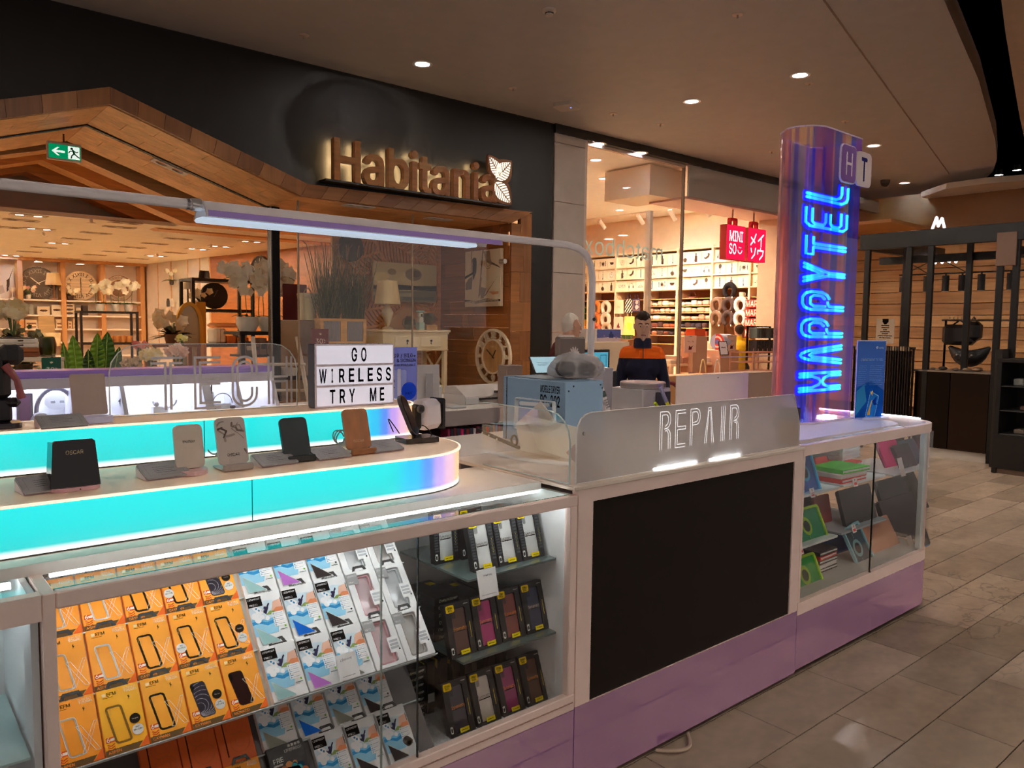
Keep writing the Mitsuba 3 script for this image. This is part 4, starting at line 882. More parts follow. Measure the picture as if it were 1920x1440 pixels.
# oval black clock on the timber wall
q = P(); M = frame((5.55, 13.5, 2.52), (.19, -.98, 0), (0, 0, 1)); q.part('face', B().slab(affinity.scale(disc(0, 0, 1, 12), .30, .30), .03, (24, 20, 18)), 'satin'); q.part('rim', B().slab(ring(disc(0, 0, .3, 12), .02), .045, (50, 40, 32)), 'satin')
b = B(); [b.print(affinity.rotate(sbox(-.006, .2, .006, .26), 30 * k, origin=(0, 0)), (200, 180, 150), z=.031) for k in range(12)]; q.part('ticks', b, 'satin'); q.part('hand', B().slab(hand(40, .16, .01), .003, (220, 200, 170), z0=.033), 'satin'); q.part('hand', B().slab(hand(150, .2, .008), .003, (220, 200, 170), z0=.036), 'satin')
q.put('round_clock', M, 'black clock with pale hands hanging on the timber wall', 'clock')
# front console: dark sideboard with the large orchid
q = P(); x0, x1, y0, y1, zt = 3.37, 4.30, 8.8, 9.3, 1.525
q.part('top', B().rbox(x0 - .02, x1 + .02, y0 - .02, y1, zt - .04, zt, (34, 25, 21), .005), 'satin')
for x in (x0, x1 - .05): q.part('leg', B().rbox(x, x + .05, y0, y0 + .05, 0, zt - .04, (30, 22, 18), .004), 'satin')
for z in (1.25, 1.0): q.part('shelf', B().rbox(x0 + .05, x1 - .05, y0, y1, z - .025, z, (34, 25, 21), .004), 'satin')
q.put('sideboard', None, 'dark brown shelf unit carrying the large white orchid', 'sideboard')
orchid((3.66, 9.0, 1.527), .62, .34, 120, 'large white orchid in white bowls on the dark shelf unit', potr=.13, pots=2, stems=7, pr=.068, rim_h=.17, cs=[(238, 226, 196), (224, 208, 176), (246, 236, 210)])
cols = [(120, 62, 50), (150, 110, 84), (96, 50, 42), (180, 150, 120), (70, 46, 40), (140, 80, 66), (110, 90, 78)]
x = 3.44; k = 0
while x < 4.2:
 w = rng.uniform(.05, .13); h = rng.uniform(.12, .2); q = P(); q.part('', B().rbox(x, x + w, 8.84, 9.1, 1.251, 1.251 + h, rng.choice(cols), .006).box(x + .01, x + w - .01, 8.8385, 8.84, 1.26 + h * .3, 1.26 + h * .6, rng.choice([(220, 200, 170), (60, 40, 36)])), 'satin')
 k += 1; q.put('boxed_candle', None, f'boxed homeware item on the dark shelf unit, {ORD[k - 1]} from the left', 'box', 'boxes on the dark shelf unit'); x += w + .008
# red SALE banner
x0, z0 = xz(529, 622, 8.75); x1, z1 = xz(573, 534, 8.75)
q = P(); q.part('banner', B().rbox(x0, x1, 8.72, 8.732, z0 - .3, z1, (92, 28, 24), .002), 'satin'); b = B(); M = front(0, 8.718, 0)
b.print(text('SALE', .105, w=.30, x=x1 - .315, y=z0 + .03), (190, 140, 120), M=M); q.part('lettering', b, 'matte'); q.put('sale_banner', None, 'dark red hanging banner reading SALE behind the orchid', 'banner')
# white ladder in front, with grey blanket
q = P(); xa, xb = xz(480, 700, 7.55)[0], xz(566, 700, 7.55)[0]
for (p0, p1) in (((474, 632), (486, 760)), ((557, 632), (580, 760))):
 a, b2 = at(*p0, y=7.75), at(*p1, y=7.45); a, b2 = np.array(a), np.array(b2); e = b2 + (b2 - a) * .9
 q.part('rail', B().tube([a, e], .022, (206, 190, 172), 6), 'satin')
for py in (683, 732, 780):
 a, b2 = at(480, py, y=7.58), at(572, py, y=7.58); q.part('rung', B().tube([a, b2], .017, (206, 190, 172), 6), 'satin')
q.put('towel_ladder', None, 'white wooden leaning ladder behind the letter H', 'ladder')
one('white_basin', B().lathe([(0, 0), (.09, 0), (.12, .09), (.105, .09), (.08, .02)][::-1], (210, 196, 180), 20, (3.62, 8.1, 1.05)), 'satin', 'white round bowl behind the leaning ladder', 'bowl')
table('display_table', 3.2, 4.0, 7.95, 8.35, 1.05, (40, 32, 30), 'dark table behind the leaning ladder', bsdf='satin')

# ---------------------------------------------------------------- the window display
WZ = .78
def grass(px0, px1, lab, seed):
 rg = random.Random(seed); q = P(); y = 7.85; xa, xb = xz(px0, 600, y)[0], xz(px1, 600, y)[0]; cx = (xa + xb) / 2; zb = 1.40; zt = 1.685
 f = B()
 for k in range(420):
  h = rg.uniform(.25, .62) if k % 3 else rg.uniform(.5, .95); d = (rg.uniform(-.30, .30), rg.uniform(-.2, .2), 1)
  blade(f, (rg.uniform(xa + .03, xb - .03), y + .06 + rg.uniform(-.05, .08), zt - .05), d, h, rg.uniform(.006, .010), rg.choice([(58, 70, 26), (44, 58, 22), (78, 84, 36), (96, 90, 44), (40, 50, 20)]), rg.uniform(-.02, .16), 4, (rg.uniform(-1, 1), -.2, .3))
 q.part('blades', f, 'satin')
 st2 = B()
 for k in range(7):
  x = rg.uniform(xa + .04, xb - .04); a = rg.uniform(-.25, .25); st2.tube([(x + a * t, y + .05, zt + t * .95 + (-.12 * max(0, t - .85) / .15)) for t in np.linspace(0, 1, 7)], .005, (110, 74, 44), 5)
 q.part('twigs', st2, 'satin')
 c = (206, 156, 94)
 fr = sbox(xa, zb, xb, zt).difference(sbox(xa + .04, zb + .03, xb - .04, zt - .03)); q.part('box_frame', B().slab(fr, .16, c, M=front(0, y + .16, 0)), 'wood_x')
 q.part('liner', B().box(xa + .02, xb - .02, y + .03, y + .15, zb + .02, zt - .05, (60, 58, 62)), 'matte')
 n = 13
 for k in range(n): x = xa + .045 + (xb - xa - .09) * (k + .5) / n; q.part('slat', B().box(x - .004, x + .004, y + .004, y + .02, zb + .03, zt - .03, (160, 150, 150)), 'satin')
 for x in (xa + .03, xb - .05): q.part('leg', B().box(x, x + .02, y + .05, y + .07, WZ, zb, (36, 28, 24)), 'satin')
 q.put('grass_planter', None, lab, 'plant')
grass(601, 645, 'tall artificial grass in a slatted wooden planter, left one of two', 3)
grass(645, 687, 'tall artificial grass in a slatted wooden planter next to the white console', 5)
sale_card(585, 616, 617, 652, 7.72, (92, 24, 28), 'small dark red sale card reading 30% in front of the grass planters')
q = P(); x, z = xz(660, 465, 8.45); q.part('', B().slab(disc(x, 2.55, .17, 12), .03, (26, 18, 14), M=front(0, 8.5, 0)).slab(sbox(x - .005, 2.70, x + .005, 2.86), .01, (60, 40, 28), M=front(0, 8.49, 0)), 'satin'); q.put('round_wall_plate', None, 'round black disc hanging behind the tall grasses', 'wall decoration')
# white tote with handles
q = P(); x, z = xz(577, 570, 8.2); q.part('bag', B().lathe([(.0, 0), (.09, 0), (.12, .3), (.11, .3), (.085, .02)][::-1], (226, 210, 160), 18, (x, 8.2, z - .18)), 'fabric'); q.part('handle', B().tube([(x - .06 + .12 * t, 8.2, z + .1 + .08 * math.sin(math.pi * t)) for t in np.linspace(0, 1, 8)], .006, (200, 170, 140), 5), 'fabric'); q.part('trim_lights', B().box(x - .1, x + .1, 8.08, 8.085, z + .07, z + .12, (255, 240, 200)), 'matte'); q.put('basket_bag', None, 'pale woven basket bag left of the tall grasses', 'bag')
one('plinth_box', B().rbox(x - .2, x + .2, 8.0, 8.5, .78, z - .182, (120, 96, 76), .006), 'satin', 'brown stand under the pale basket bag', 'stand')
# carved leaf screen at the back of the window
q = P(); xa, xb, za, zb, y = 4.55, 6.035, .80, 2.84, 8.62
outl = sbox(xa, za, xb, zb); hole = outl.buffer(-.05); rg = random.Random(11); ribs_ = []
def leafshape(cx, cz, ang, L, w):
 a = math.radians(ang); u = np.array([math.cos(a), math.sin(a)]); v = np.array([-u[1], u[0]]); c0 = np.array([cx, cz])
 sh = Polygon([c0 + u * (L * t) + v * (w * math.sin(math.pi * t ** .8)) for t in np.linspace(0, 1, 12)] + [c0 + u * (L * t) - v * (w * math.sin(math.pi * t ** .8)) for t in np.linspace(1, 0, 12)][1:-1]).buffer(0)
 li = [LineString([c0, c0 + u * L]).buffer(.014)]
 n = int(L / .055)
 for k in range(1, n):
  m = c0 + u * L * k / n
  for s in (-1, 1): li.append(LineString([m, m + u * w * .35 + v * s * w * .6, m + u * w * .95 + v * s * w * 1.2]).buffer(.011))
 return sh, unary_union(li + [sh.boundary.buffer(.016)]).intersection(sh.buffer(.016))
done = None; wood = outl.difference(hole)
for (cx, cz, ang, L, w) in ((5.0, 2.80, -25, 1.0, .27), (4.55, 2.35, 20, .8, .2), (5.95, 2.85, -110, .9, .2), (5.5, 2.2, 70, .7, .22), (4.6, 1.75, 10, .9, .22), (6.0, 1.6, 115, .9, .2), (4.8, 1.2, 75, .9, .24), (5.5, 1.0, 60, .9, .24), (4.7, .9, -5, 1.0, .2), (6.0, 1.0, 150, .7, .2)):
 sh, li = leafshape(cx, cz, ang, L, w)
 if done is not None: li = li.difference(done);
 wood = wood.union(li.intersection(outl)); done = sh if done is None else done.union(sh)
q.part('fretwork', B().slab(wood.simplify(.003), .03, (196, 130, 70), M=front(0, y + .03, 0)), 'wood_x')
q.put('carved_screen', None, 'carved wooden screen of large palm leaves at the back of the window', 'screen')
structure('wall_window_back', B().box(4.5, 6.1, 8.75, 8.79, .7, 2.9, (214, 172, 116)), 'paint', 'pale wall behind the carved screen')
# landscape canvas, console, lamp, glass things
(x0, z0), (x1, z1) = (4.93, 1.92), (5.88, 2.41); y = 8.50
q = P(); q.part('canvas', B().rbox(x0, x1, y, y + .04, z0, z1, (186, 168, 124), .003), 'matte'); b = B(); M = front(0, y - .001, 0); w, h = x1 - x0, z1 - z0
for a0, a1, c0, c1, cc in ((0, 1, 0, .30, (112, 108, 90)), (0, 1, .30, .40, (56, 54, 52)), (.35, 1, .36, .44, (34, 34, 36)), (0, .6, .12, .22, (142, 138, 112)), (.45, .95, .05, .14, (92, 96, 88))):
 b.print(Polygon([(x0 + w * a0, z0 + h * c0), (x0 + w * a1, z0 + h * (c0 + .01)), (x0 + w * a1, z0 + h * (c1 + .015)), (x0 + w * (a0 + a1) / 2, z0 + h * (c1 - .015)), (x0 + w * a0, z0 + h * c1)]), cc, M=M, z=.0002 * (1 + c0 * 3))
for a, c, r, cc in ((.62, .72, .16, (120, 106, 82)), (.66, .74, .09, (88, 78, 64)), (.28, .76, .08, (140, 120, 84)), (.12, .6, .14, (206, 186, 130))): b.print(affinity.scale(disc(x0 + w * a, z0 + h * c, r * h, 6), 1.6, 1), cc, M=M, z=.0008 + .0002 * a)
q.part('painting', b, 'matte'); q.put('landscape_canvas', None, 'wide grey and olive abstract landscape canvas above the console', 'picture')
q = P(); x0, x1, y0, y1, zt = 4.62, 5.53, 7.75, 8.25, 1.567; c = (238, 220, 178)
q.part('top', B().rbox(x0 - .03, x1 + .03, y0 - .03, y1, zt - .03, zt, c, .008).rbox(x0 - .015, x1 + .015, y0 - .015, y1, zt - .05, zt - .03, c, .006), 'satin')
q.part('carcass', B().box(x0, x1, y0, y1, zt - .235, zt - .05, c).rbox(x0 - .01, x1 + .01, y0 - .01, y1, zt - .25, zt - .235, c, .003), 'satin')
for k, (a, b2) in enumerate(((.17, .53), (.56, .88))):
 dr_ = q.part('drawer', B().rbox(x0 + a * (x1 - x0), x0 + b2 * (x1 - x0), y0 - .012, y0, zt - .205, zt - .08, (244, 228, 190), .004), 'satin')
 xk = x0 + (a + b2) / 2 * (x1 - x0); q.e.append((dr_ + '__knob', B().add(ball((xk, y0 - .022, zt - .13), .014, 1), (70, 52, 36), True).add(ball((xk, y0 - .018, zt - .16), .009, 1, (.8, .6, 1.6)), (110, 84, 56), True).ply('metal')))
for x in (x0, x1 - .055):
 for y in (y0, y1 - .055): q.part('leg', B().rbox(x, x + .055, y, y + .055, WZ, zt - .25, c, .006), 'satin')
q.part('brace', B().tube([(x1 - .03, y0 + .05, zt - .28), (x1 - .03, y1 - .06, WZ + .12)], .018, c, 4).tube([(x1 - .03, y1 - .05, zt - .28), (x1 - .03, y0 + .06, WZ + .12)], .018, c, 4), 'satin')
q.part('shelf', B().rbox(x0, x1, y0 + .02, y1 - .02, WZ + .08, WZ + .11, c, .004), 'satin')
q.put('console_table', None, 'cream console table with two drawers in the shop window', 'console table')
q = P(); x = 4.83; y = 8.0
q.part('shade', B().lathe([(.155, .30), (.115, .575)], (240, 216, 160), 28, (x, y, zt)).lathe([(.153, .30), (.113, .575)][::-1], (240, 216, 160), 28, (x, y, zt)), 'fabric', 'cream lamp shade'); q.part('base', B().lathe([(0, 0), (.07, 0), (.06, .02), (.02, .04), (.05, .12), (.075, .2), (.03, .28), (.012, .36), (0, .36)][::-1], (214, 196, 160), 24, (x, y, zt)), 'gloss'); q.part('finial', B().add(ball((x, y, zt + .585), .014), (220, 200, 170), True), 'metal')
q.put('table_lamp', None, 'table lamp with cream shade and glass base on the console', 'lamp')
q = P(); q.part('', B().lathe([(0, 0), (.04, .0), (.085, .06), (.08, .12), (.03, .16), (.035, .17), (.02, .165), (.06, .1), (.05, .03)][::-1], (170, 190, 130), 20, (5.10, 7.95, zt)), 'green_glass'); q.put('glass_vase', None, 'round ribbed green glass vase beside the cream lamp', 'vase')
q = P(); q.part('', B().lathe([(0, 0), (.03, 0), (.085, .05), (.09, .09), (.06, .14), (.0, .15)][::-1], (150, 190, 160), 20, (5.39, 7.95, zt + .06)), 'green_glass'); q.part('stand', B().rbox(5.31, 5.47, 7.88, 8.02, zt, zt + .065, (170, 124, 70), .004), 'wood_x'); q.put('glass_ball', None, 'blown glass ball on a wooden block at the right of the console', 'ornament')
q = P(); q.part('box', B().rbox(5.215, 5.295, 7.9, 7.98, zt, zt + .09, (190, 220, 200), .004).rbox(5.225, 5.285, 7.91, 7.97, zt + .09, zt + .15, (226, 226, 206), .004), 'satin'); q.part('bottle', B().rbox(5.225, 5.285, 7.91, 7.97, zt + .15, zt + .21, (224, 222, 200), .01).rbox(5.21, 5.30, 7.905, 7.975, zt + .21, zt + .235, (140, 176, 160), .006), 'satin'); q.part('label', B().box(5.245, 5.268, 7.908, 7.911, zt + .16, zt + .19, (60, 46, 40)), 'satin'); q.put('boxed_fragrance', None, 'boxed fragrance bottles in pale green stacked on the console', 'bottle')
# painting and clock on the timber side wall
q = P(); M = frame((6.035, 8.02, 1.865), (0, -1, 0), (0, 0, 1)); w, h = .72, .70
q.part('canvas', B().rbox(0, w, 0, h, 0, .045, (222, 202, 170), .003), 'matte'); b = B()
for pts, cc in (([(.05, .1), (.95, .14), (.95, .02), (.04, .02)], (214, 190, 160)), ([(.0, .13), (.35, .1), (.6, .14), (1, .12), (1, .09), (.6, .08), (.3, .05), (0, .09)], (58, 44, 36)), ([(.02, .3), (.2, .32), (.22, .55), (.1, .5), (.02, .42)], (120, 108, 96)), ([(.0, .55), (.22, .62), (.22, .58), (.0, .50)], (40, 30, 26)), ([(.21, .85), (.25, .88), (.32, .87), (.34, .8), (.33, .62), (.25, .48), (.22, .6)], (58, 40, 30)), ([(.45, .35), (.62, .32), (.55, .15), (.46, .14)], (140, 122, 104)), ([(.44, .52), (.49, .52), (.45, .2), (.4, .2)], (150, 120, 86)), ([(.5, 1), (.53, 1), (.42, .16), (.40, .16)], (104, 80, 58)), ([(.52, .98), (.70, .98), (.75, .72), (.6, .8)], (150, 128, 104)), ([(.6, .84), (.95, .70), (1, .66), (.62, .78)], (110, 92, 76)), ([(.96, .56), (1, .60), (.58, .18), (.55, .18)], (120, 96, 70)), ([(.68, .26), (.95, .26), (.95, .22), (.8, .2)], (196, 140, 96)), ([(.18, 1), (.2, 1), (.19, .62), (.17, .62)], (140, 110, 84))):
 b.print(Polygon([(a * w, c2 * h) for a, c2 in pts]).buffer(0), cc, z=.046)
for r_ in (.07, .045): b.print(ring(disc(.66 * w, .76 * h, r_, 8), .008), (160, 138, 112), z=.047)
q.part('painting', b, 'matte'); q.put('abstract_painting', M, 'square abstract painting in cream and dark strokes on the timber wall', 'picture')
q = P(); M = frame((6.03, 7.455, 1.245), (0, -1, 0), (0, 0, 1)); R = .345; cr = (236, 218, 184)
q.part('face', B().slab(disc(0, 0, R * .60, 14), .02, (196, 146, 92)), 'wood_z')
fr = ring(disc(0, 0, R, 16), .03).union(ring(disc(0, 0, R * .64, 14), .022))
q.part('frame', B().slab(fr, .035, cr), 'satin')
b = B();
for k in range(12):
 a = math.pi / 2 - (k + 1) * math.pi / 6; g = affinity.translate(affinity.rotate(text(ARA[k], .088, True, w=.05 if k < 9 else .075, cx=0, cy=0), math.degrees(a) - 90, origin=(0, 0)), R * .79 * math.cos(a), R * .79 * math.sin(a)); b.slab(g.buffer(.002).simplify(.002), .03, cr)
q.part('numerals', b, 'satin'); q.part('hand', B().slab(hand(35, .09, .014), .004, (44, 28, 20), z0=.022), 'satin'); q.part('hand', B().slab(hand(305, .14, .012), .004, (44, 28, 20), z0=.027), 'satin')
b = B(); b.print(text('PARIS', .026, cx=0, cy=.12), (232, 208, 160), z=.021); q.part('lettering', b, 'matte')
q.put('round_clock', M, 'large cream open clock with arabic numerals on the timber wall', 'clock')
q = P(); q.part('', B().tube([(6.04, 7.24, 2.40), (5.98, 7.24, 2.40)], .008, (60, 50, 44), 6).cyl((5.97, 7.19, 2.40), (5.97, 7.28, 2.40), .03, (214, 204, 190), 12), 'metal'); q.put('wall_spotlight', None, 'small metal spotlight on the timber wall right of the painting', 'spotlight')


# ================================================================ THE GIFT SHOPS BEHIND GLASS
GX = 13.0
col_ = P()
for z0, z1 in ((0, .78), (.785, 1.55), (1.555, 2.31), (2.315, 3.20), (3.205, 3.93), (3.935, 4.13)):
 col_.part('panel', B().rbox(6.76, 7.30, FAC - .01, FAC + .3, z0, z1, (176, 162, 152), .003), 'paint')
col_.part('corner_strip', B().box(7.30, 7.345, FAC - .005, FAC + .3, 0, 4.1, (200, 180, 166)), 'satin')
col_.put('wall_column', None, 'pale panelled column between the dark shop and the glass shop front', kind='structure')
structure('trim_3', B().box(6.74, 16, FAC - .04, FAC + .05, 4.04, CEIL - .001, (26, 22, 20)), 'satin', 'dark header strip along the ceiling')
# grey bulkhead over the right hand shop with the two red signs
structure('wall_bulkhead', B().box(9.50, 15.5, FAC, FAC + .03, 3.58, 4.04, (150, 138, 128)).box(9.50, 15.5, FAC + .03, FAC + .75, 3.55, 3.585, (196, 150, 138)), 'satin', 'grey glossy bulkhead above the gift shop entrance')
q = P(); q.part('pane', B().add(pane(7.345, 9.46, .0, 4.04, FAC + .08), WHITE), 'pane'); q.part('joint', B().box(9.455, 9.49, FAC + .06, FAC + .10, 0, 4.04, (120, 100, 84)), 'satin'); q.part('top_frame', B().box(7.345, 9.46, FAC + .05, FAC + .11, 4.0, 4.04, (190, 160, 136)), 'satin')
q.part('lettering', B().print(affinity.scale(text('matchbox', .235, False, w=1.62, x=0, y=0), -1, 1, origin=(0, 0)), (216, 232, 214), M=front(9.02, FAC + .075, 2.60)), 'satin', 'reflection of a matchbox sign, painted on the glass as reversed white letters')  # mirrored reflection of a sign drawn onto the pane
q.put('window_2', None, 'tall shop window of the gift shop', kind='structure')
structure('wall_glass_end', B().box(9.0, 9.06, 7.5, 7.58, 0, 3.35, (226, 200, 176)).box(8.97, 9.72, 7.5, 8.4, 3.58, 4.02, (214, 186, 160)), 'satin', 'pale post and box bulkhead inside the gift shop')
structure('ceiling_giftshop', B().box(7.0, GX + .6, FAC + .1, 16, 4.045, 4.09, (240, 226, 212)), 'paint', 'pale ceiling of the gift shop')
structure('wall_giftshop_back', B().box(7.0, GX + .5, 14.6, 14.65, 0, 4.1, (214, 178, 146)).box(GX + .45, GX + .5, FAC + .1, 14.6, 0, 4.1, (232, 200, 172)), 'paint', 'warm white walls of the gift shop')
structure('ceiling_drop', B().box(7.2, 11.0, 12.4, 14.6, 3.28, 4.04, (230, 206, 180)), 'paint', 'lowered ceiling at the back of the gift shop')
structure('wall_shop_pier', B().box(12.35, 14.2, FAC + .12, FAC + .6, 0, 3.58, (214, 178, 146)), 'paint', 'beige pier at the right of the gift shop')
gl = P(); gl.part('trim', B().lathe([(.085, -.003), (.105, -.004), (.108, 0)], (230, 214, 196), 20), 'satin')
gl.part('lens', lens, 'matte', emit=lamp((1, .84, .65), L_GIFT, 1))
for k, (px, py) in enumerate(((1117, 300), (1122, 270), (1132, 335), (1145, 364), (1201, 287), (1206, 373), (1216, 319), (1222, 351), (1245, 340), (1255, 380))):
 p = at(px, py, z=4.04);
 if p[1] > 12.3: continue
 gl.put('shop_downlight', mv(*p), f'round downlight in the gift shop ceiling behind the glass, {ORD[k]} from the left', 'downlight', 'gift shop downlights')
for px, py in ((1142, 448), (1168, 441)):
 p = at(px, py, z=3.275); gl.put('shop_downlight', mv(*p), f"downlight in the lowered ceiling at the back of the gift shop, {'left' if px < 1150 else 'right'} one", 'downlight')
for x, y in ((12.1, 9.2), (12.1, 10.9), (10.5, 9.6)):  # out of sight above the bulkhead, placed to light the shelves
 gl.put('shop_downlight', mv(x, y, 4.04), 'unseen round downlight above the bulkhead, placed to light the gift shop shelves', 'downlight', 'gift shop downlights over the shelves')
# track and beams placed to make the light scallops above the shelves
q = P(); q.part('track', B().box(12.0, 12.03, 8.3, 12.3, 3.9, 3.93, (230, 206, 180)), 'satin')
for y in (8.75, 9.55, 10.35, 11.4):
 q.part('head', B().cyl((12.02, y, 3.88), (12.2, y, 3.72), .045, (222, 200, 178), 12), 'satin')
q.put('track_light', None, 'white ceiling track with four spotlight heads placed to light the wall above the shelves', 'track light')
for y in (8.75, 9.55, 10.35, 11.4):
 scene[f'track_beam_{int(y * 100)}'] = {'type': 'spot', 'intensity': {'type': 'rgb', 'value': [40.0, 29.0, 19.5]}, 'cutoff_angle': 38, 'beam_width': 26, 'to_world': T4().look_at(origin=[12.22, y, 3.70], target=[13.05, y, 2.6], up=[0, 1, 0])}
# shelf wall
BY = [8.0, 8.35, 9.20, 10.05, 10.9, 11.75, 12.6, 13.4]
ROW = (2.44, 2.70, 2.955)
q = P()
for y in BY: q.part('upright', B().rbox(GX - .05, GX + .4, y - .025, y + .025, 0, 3.27, (236, 206, 164), .003), 'satin')
for a, b2 in zip(BY, BY[1:]):
 for z in (*ROW, 3.25): q.part('shelf', B().rbox(GX - .04, GX + .4, a + .025, b2 - .025, z - .03, z, (240, 212, 172), .003), 'satin')
 if a not in (8.0, 8.35, 10.9, 11.75):
  for z in (2.24, 2.09, 1.95, 1.80, 1.64, 1.48, 1.3): q.part('shelf', B().rbox(GX - .02, GX + .4, a + .025, b2 - .025, z - .018, z, (206, 150, 100), .003), 'satin')
 else:
  q.part('shelf', B().rbox(GX - .02, GX + .4, a + .025, b2 - .025, 2.222, 2.24, (214, 160, 110), .003), 'satin')
q.part('back_panel', B().box(GX + .4, GX + .42, 8.0, 13.4, 0, 3.25, (120, 74, 48)), 'paint')
q.put('shelf_wall', None, 'long wall of light wood shelves holding cream boxes with icons', 'shelving')
# the printed boxes
IC = {}
def U(*g): return unary_union(list(g))
IC['bottle'] = U(sbox(-.03, -.09, .03, .03), sbox(-.012, .0, .012, .09)); IC['glass'] = U(affinity.scale(disc(0, .05, .035), 1, 1.3), sbox(-.004, -.08, .004, .02), sbox(-.02, -.085, .02, -.078))
IC['bowl'] = disc(0, .03, .06, 8).intersection(sbox(-.1, -.1, .1, .03)); IC['spoon'] = U(sbox(-.004, -.1, .004, .09), disc(0, -.07, .016, 4)); IC['pencil'] = sbox(-.009, -.09, .009, .09)
IC['clock'] = U(ring(disc(0, 0, .055, 8), .006), line([(-.02, .02), (0, 0), (0, .03)], .006)); IC['headphones'] = U(ring(disc(0, 0, .06, 8), .007).difference(sbox(-.1, -.1, .1, -.005)), rr(-.075, -.045, -.05, 0, .01), rr(.045, .075, -.05, 0, .01))
IC['plate'] = U(disc(0, 0, .035), ring(disc(0, 0, .05, 8), .006), sbox(-.085, -.06, -.075, .06), sbox(.075, -.06, .085, .06)); IC['shoe'] = U(Polygon([(-.08, -.02), (-.02, -.01), (.05, .05), (.07, .04), (.05, -.01), (-.02, -.05)]), sbox(.02, .02, .06, .07)); IC['spectacles'] = U(ring(rr(-.09, -.01, -.03, .03, .02), .006), ring(rr(.01, .09, -.03, .03, .02), .006)); IC['hanger'] = U(line([(-.07, -.04), (0, .02), (.07, -.04), (-.07, -.04)], .007), line([(0, .02), (0, .05)], .006)); IC['pan'] = U(disc(0, -.04, .045), sbox(-.004, 0, .004, .1))
keys = ['pencil', 'bottle', 'spoon', 'clock', 'shoe', 'glass', 'pencil', 'plate', 'bowl', 'spectacles', 'headphones', 'hanger', 'spoon', 'pan', 'bottle', 'shoe']
rg = random.Random(4); W3 = (.85 - .05) / 3
fr_ = {}
for name in IC:
 pp = P(); c = (244, 224, 188); w = W3 - .008
 pp.part('', B().rbox(0, w, 0, .222, 0, .3, c, .004).print(affinity.translate(affinity.scale(IC[name], 1, 1, origin=(0, 0)), w / 2, .10), (70, 50, 34), z=.3012), 'satin'); fr_[name] = pp
cnt = {}
for r, z in enumerate(ROW):
 for bi, (a, b2) in enumerate(zip(BY[1:], BY[2:])):
  for k in range(3):
   y = b2 - .028 - k * W3; nm = keys[(bi * 3 + k + r * 5) % len(keys)]
   M = frame((GX + .3, y, z + .0005), (0, -1, 0), (0, 0, 1))
   fr_[nm].put('icon_box', M, f"cream box with a dark {nm} icon, {('lower', 'middle', 'upper')[r]} row, {ORD[bi]} full bay from the right", 'box', f"cream icon boxes, {('lower', 'middle', 'upper')[r]} row, {nm}")
for r, z in enumerate(ROW[:2]): fr_['bowl' if r else 'hanger'].put('icon_box', frame((GX + .3, 8.32, z + .0005), (0, -1, 0), (0, 0, 1)), f"cream storage box at the right end of the shelf wall, {('lower', 'middle')[r]} row", 'box')
# neck pillows
def pillow(c, lab, y, z, grp, R=.105, r=.052):
 q = P(); pts = []
 for t in np.linspace(-115, 295 - 20, 22): a = math.radians(t); pts.append((math.cos(a) * R, math.sin(a) * R * 1.12, 0))
 pts = [(R * math.cos(math.radians(a)), R * 1.15 * math.sin(math.radians(a)), 0) for a in np.linspace(-65, 245, 24)]
 q.part('cushion', B().tube(pts, [r * .55] + [r * (.8 + .2 * math.sin(math.pi * k / 21)) for k in range(22)] + [r * .55], c, 10), 'fabric')
 q.part('tag', B().rbox(.07, .095, -R * 1.4, -R * 1.05, .03, .034, (240, 226, 206), .001), 'satin')
 q.put('neck_pillow', frame((GX - .09, y, z), (0, -1, 0), (0, 0, 1)), lab, 'neck pillow', grp)
for k, (c, w) in enumerate((((120, 90, 74), 'brown'), ((70, 56, 54), 'dark grey'), ((224, 208, 200), 'pale grey'))):
 for r, z in enumerate((2.08, 1.82)): pillow(c, f'{w} neck pillow hanging on the shelf wall, {("upper", "lower")[r]} row', 9.03 - k * .27, z, None)
pillow((30, 26, 28), 'black neck pillow standing alone above the hanging ones', 8.75, 2.36, None)
for k, (c, w) in enumerate((((226, 120, 60), 'orange'), ((214, 196, 170), 'cream'))):
 for r, z in enumerate((2.06, 1.80)): pillow(c, f'{w} neck pillow left of the cloth bags, {("upper", "lower")[r]} row', 12.28 - k * .30, z, None)
pillow((190, 160, 130), 'beige neck pillow low on the shelf wall behind the orange man', 11.95, 1.58, None); pillow((196, 90, 60), 'dark orange neck pillow low beside the white pole', 12.25, 1.56, None)
q = P(); q.part('cup', B().lathe([(0, 0), (.05, 0), (.055, .09), (.045, .09), (.04, .01)][::-1], (240, 226, 206), 16), 'satin'); q.part('handle', B().tube([(.05, 0, .02), (.08, 0, .03), (.08, 0, .07), (.05, 0, .08)], .007, (240, 226, 206), 6), 'satin'); q.put('white_mug', mv(GX + .02, 8.55, 2.2405, -90), 'white mug beside the black neck pillow', 'mug')
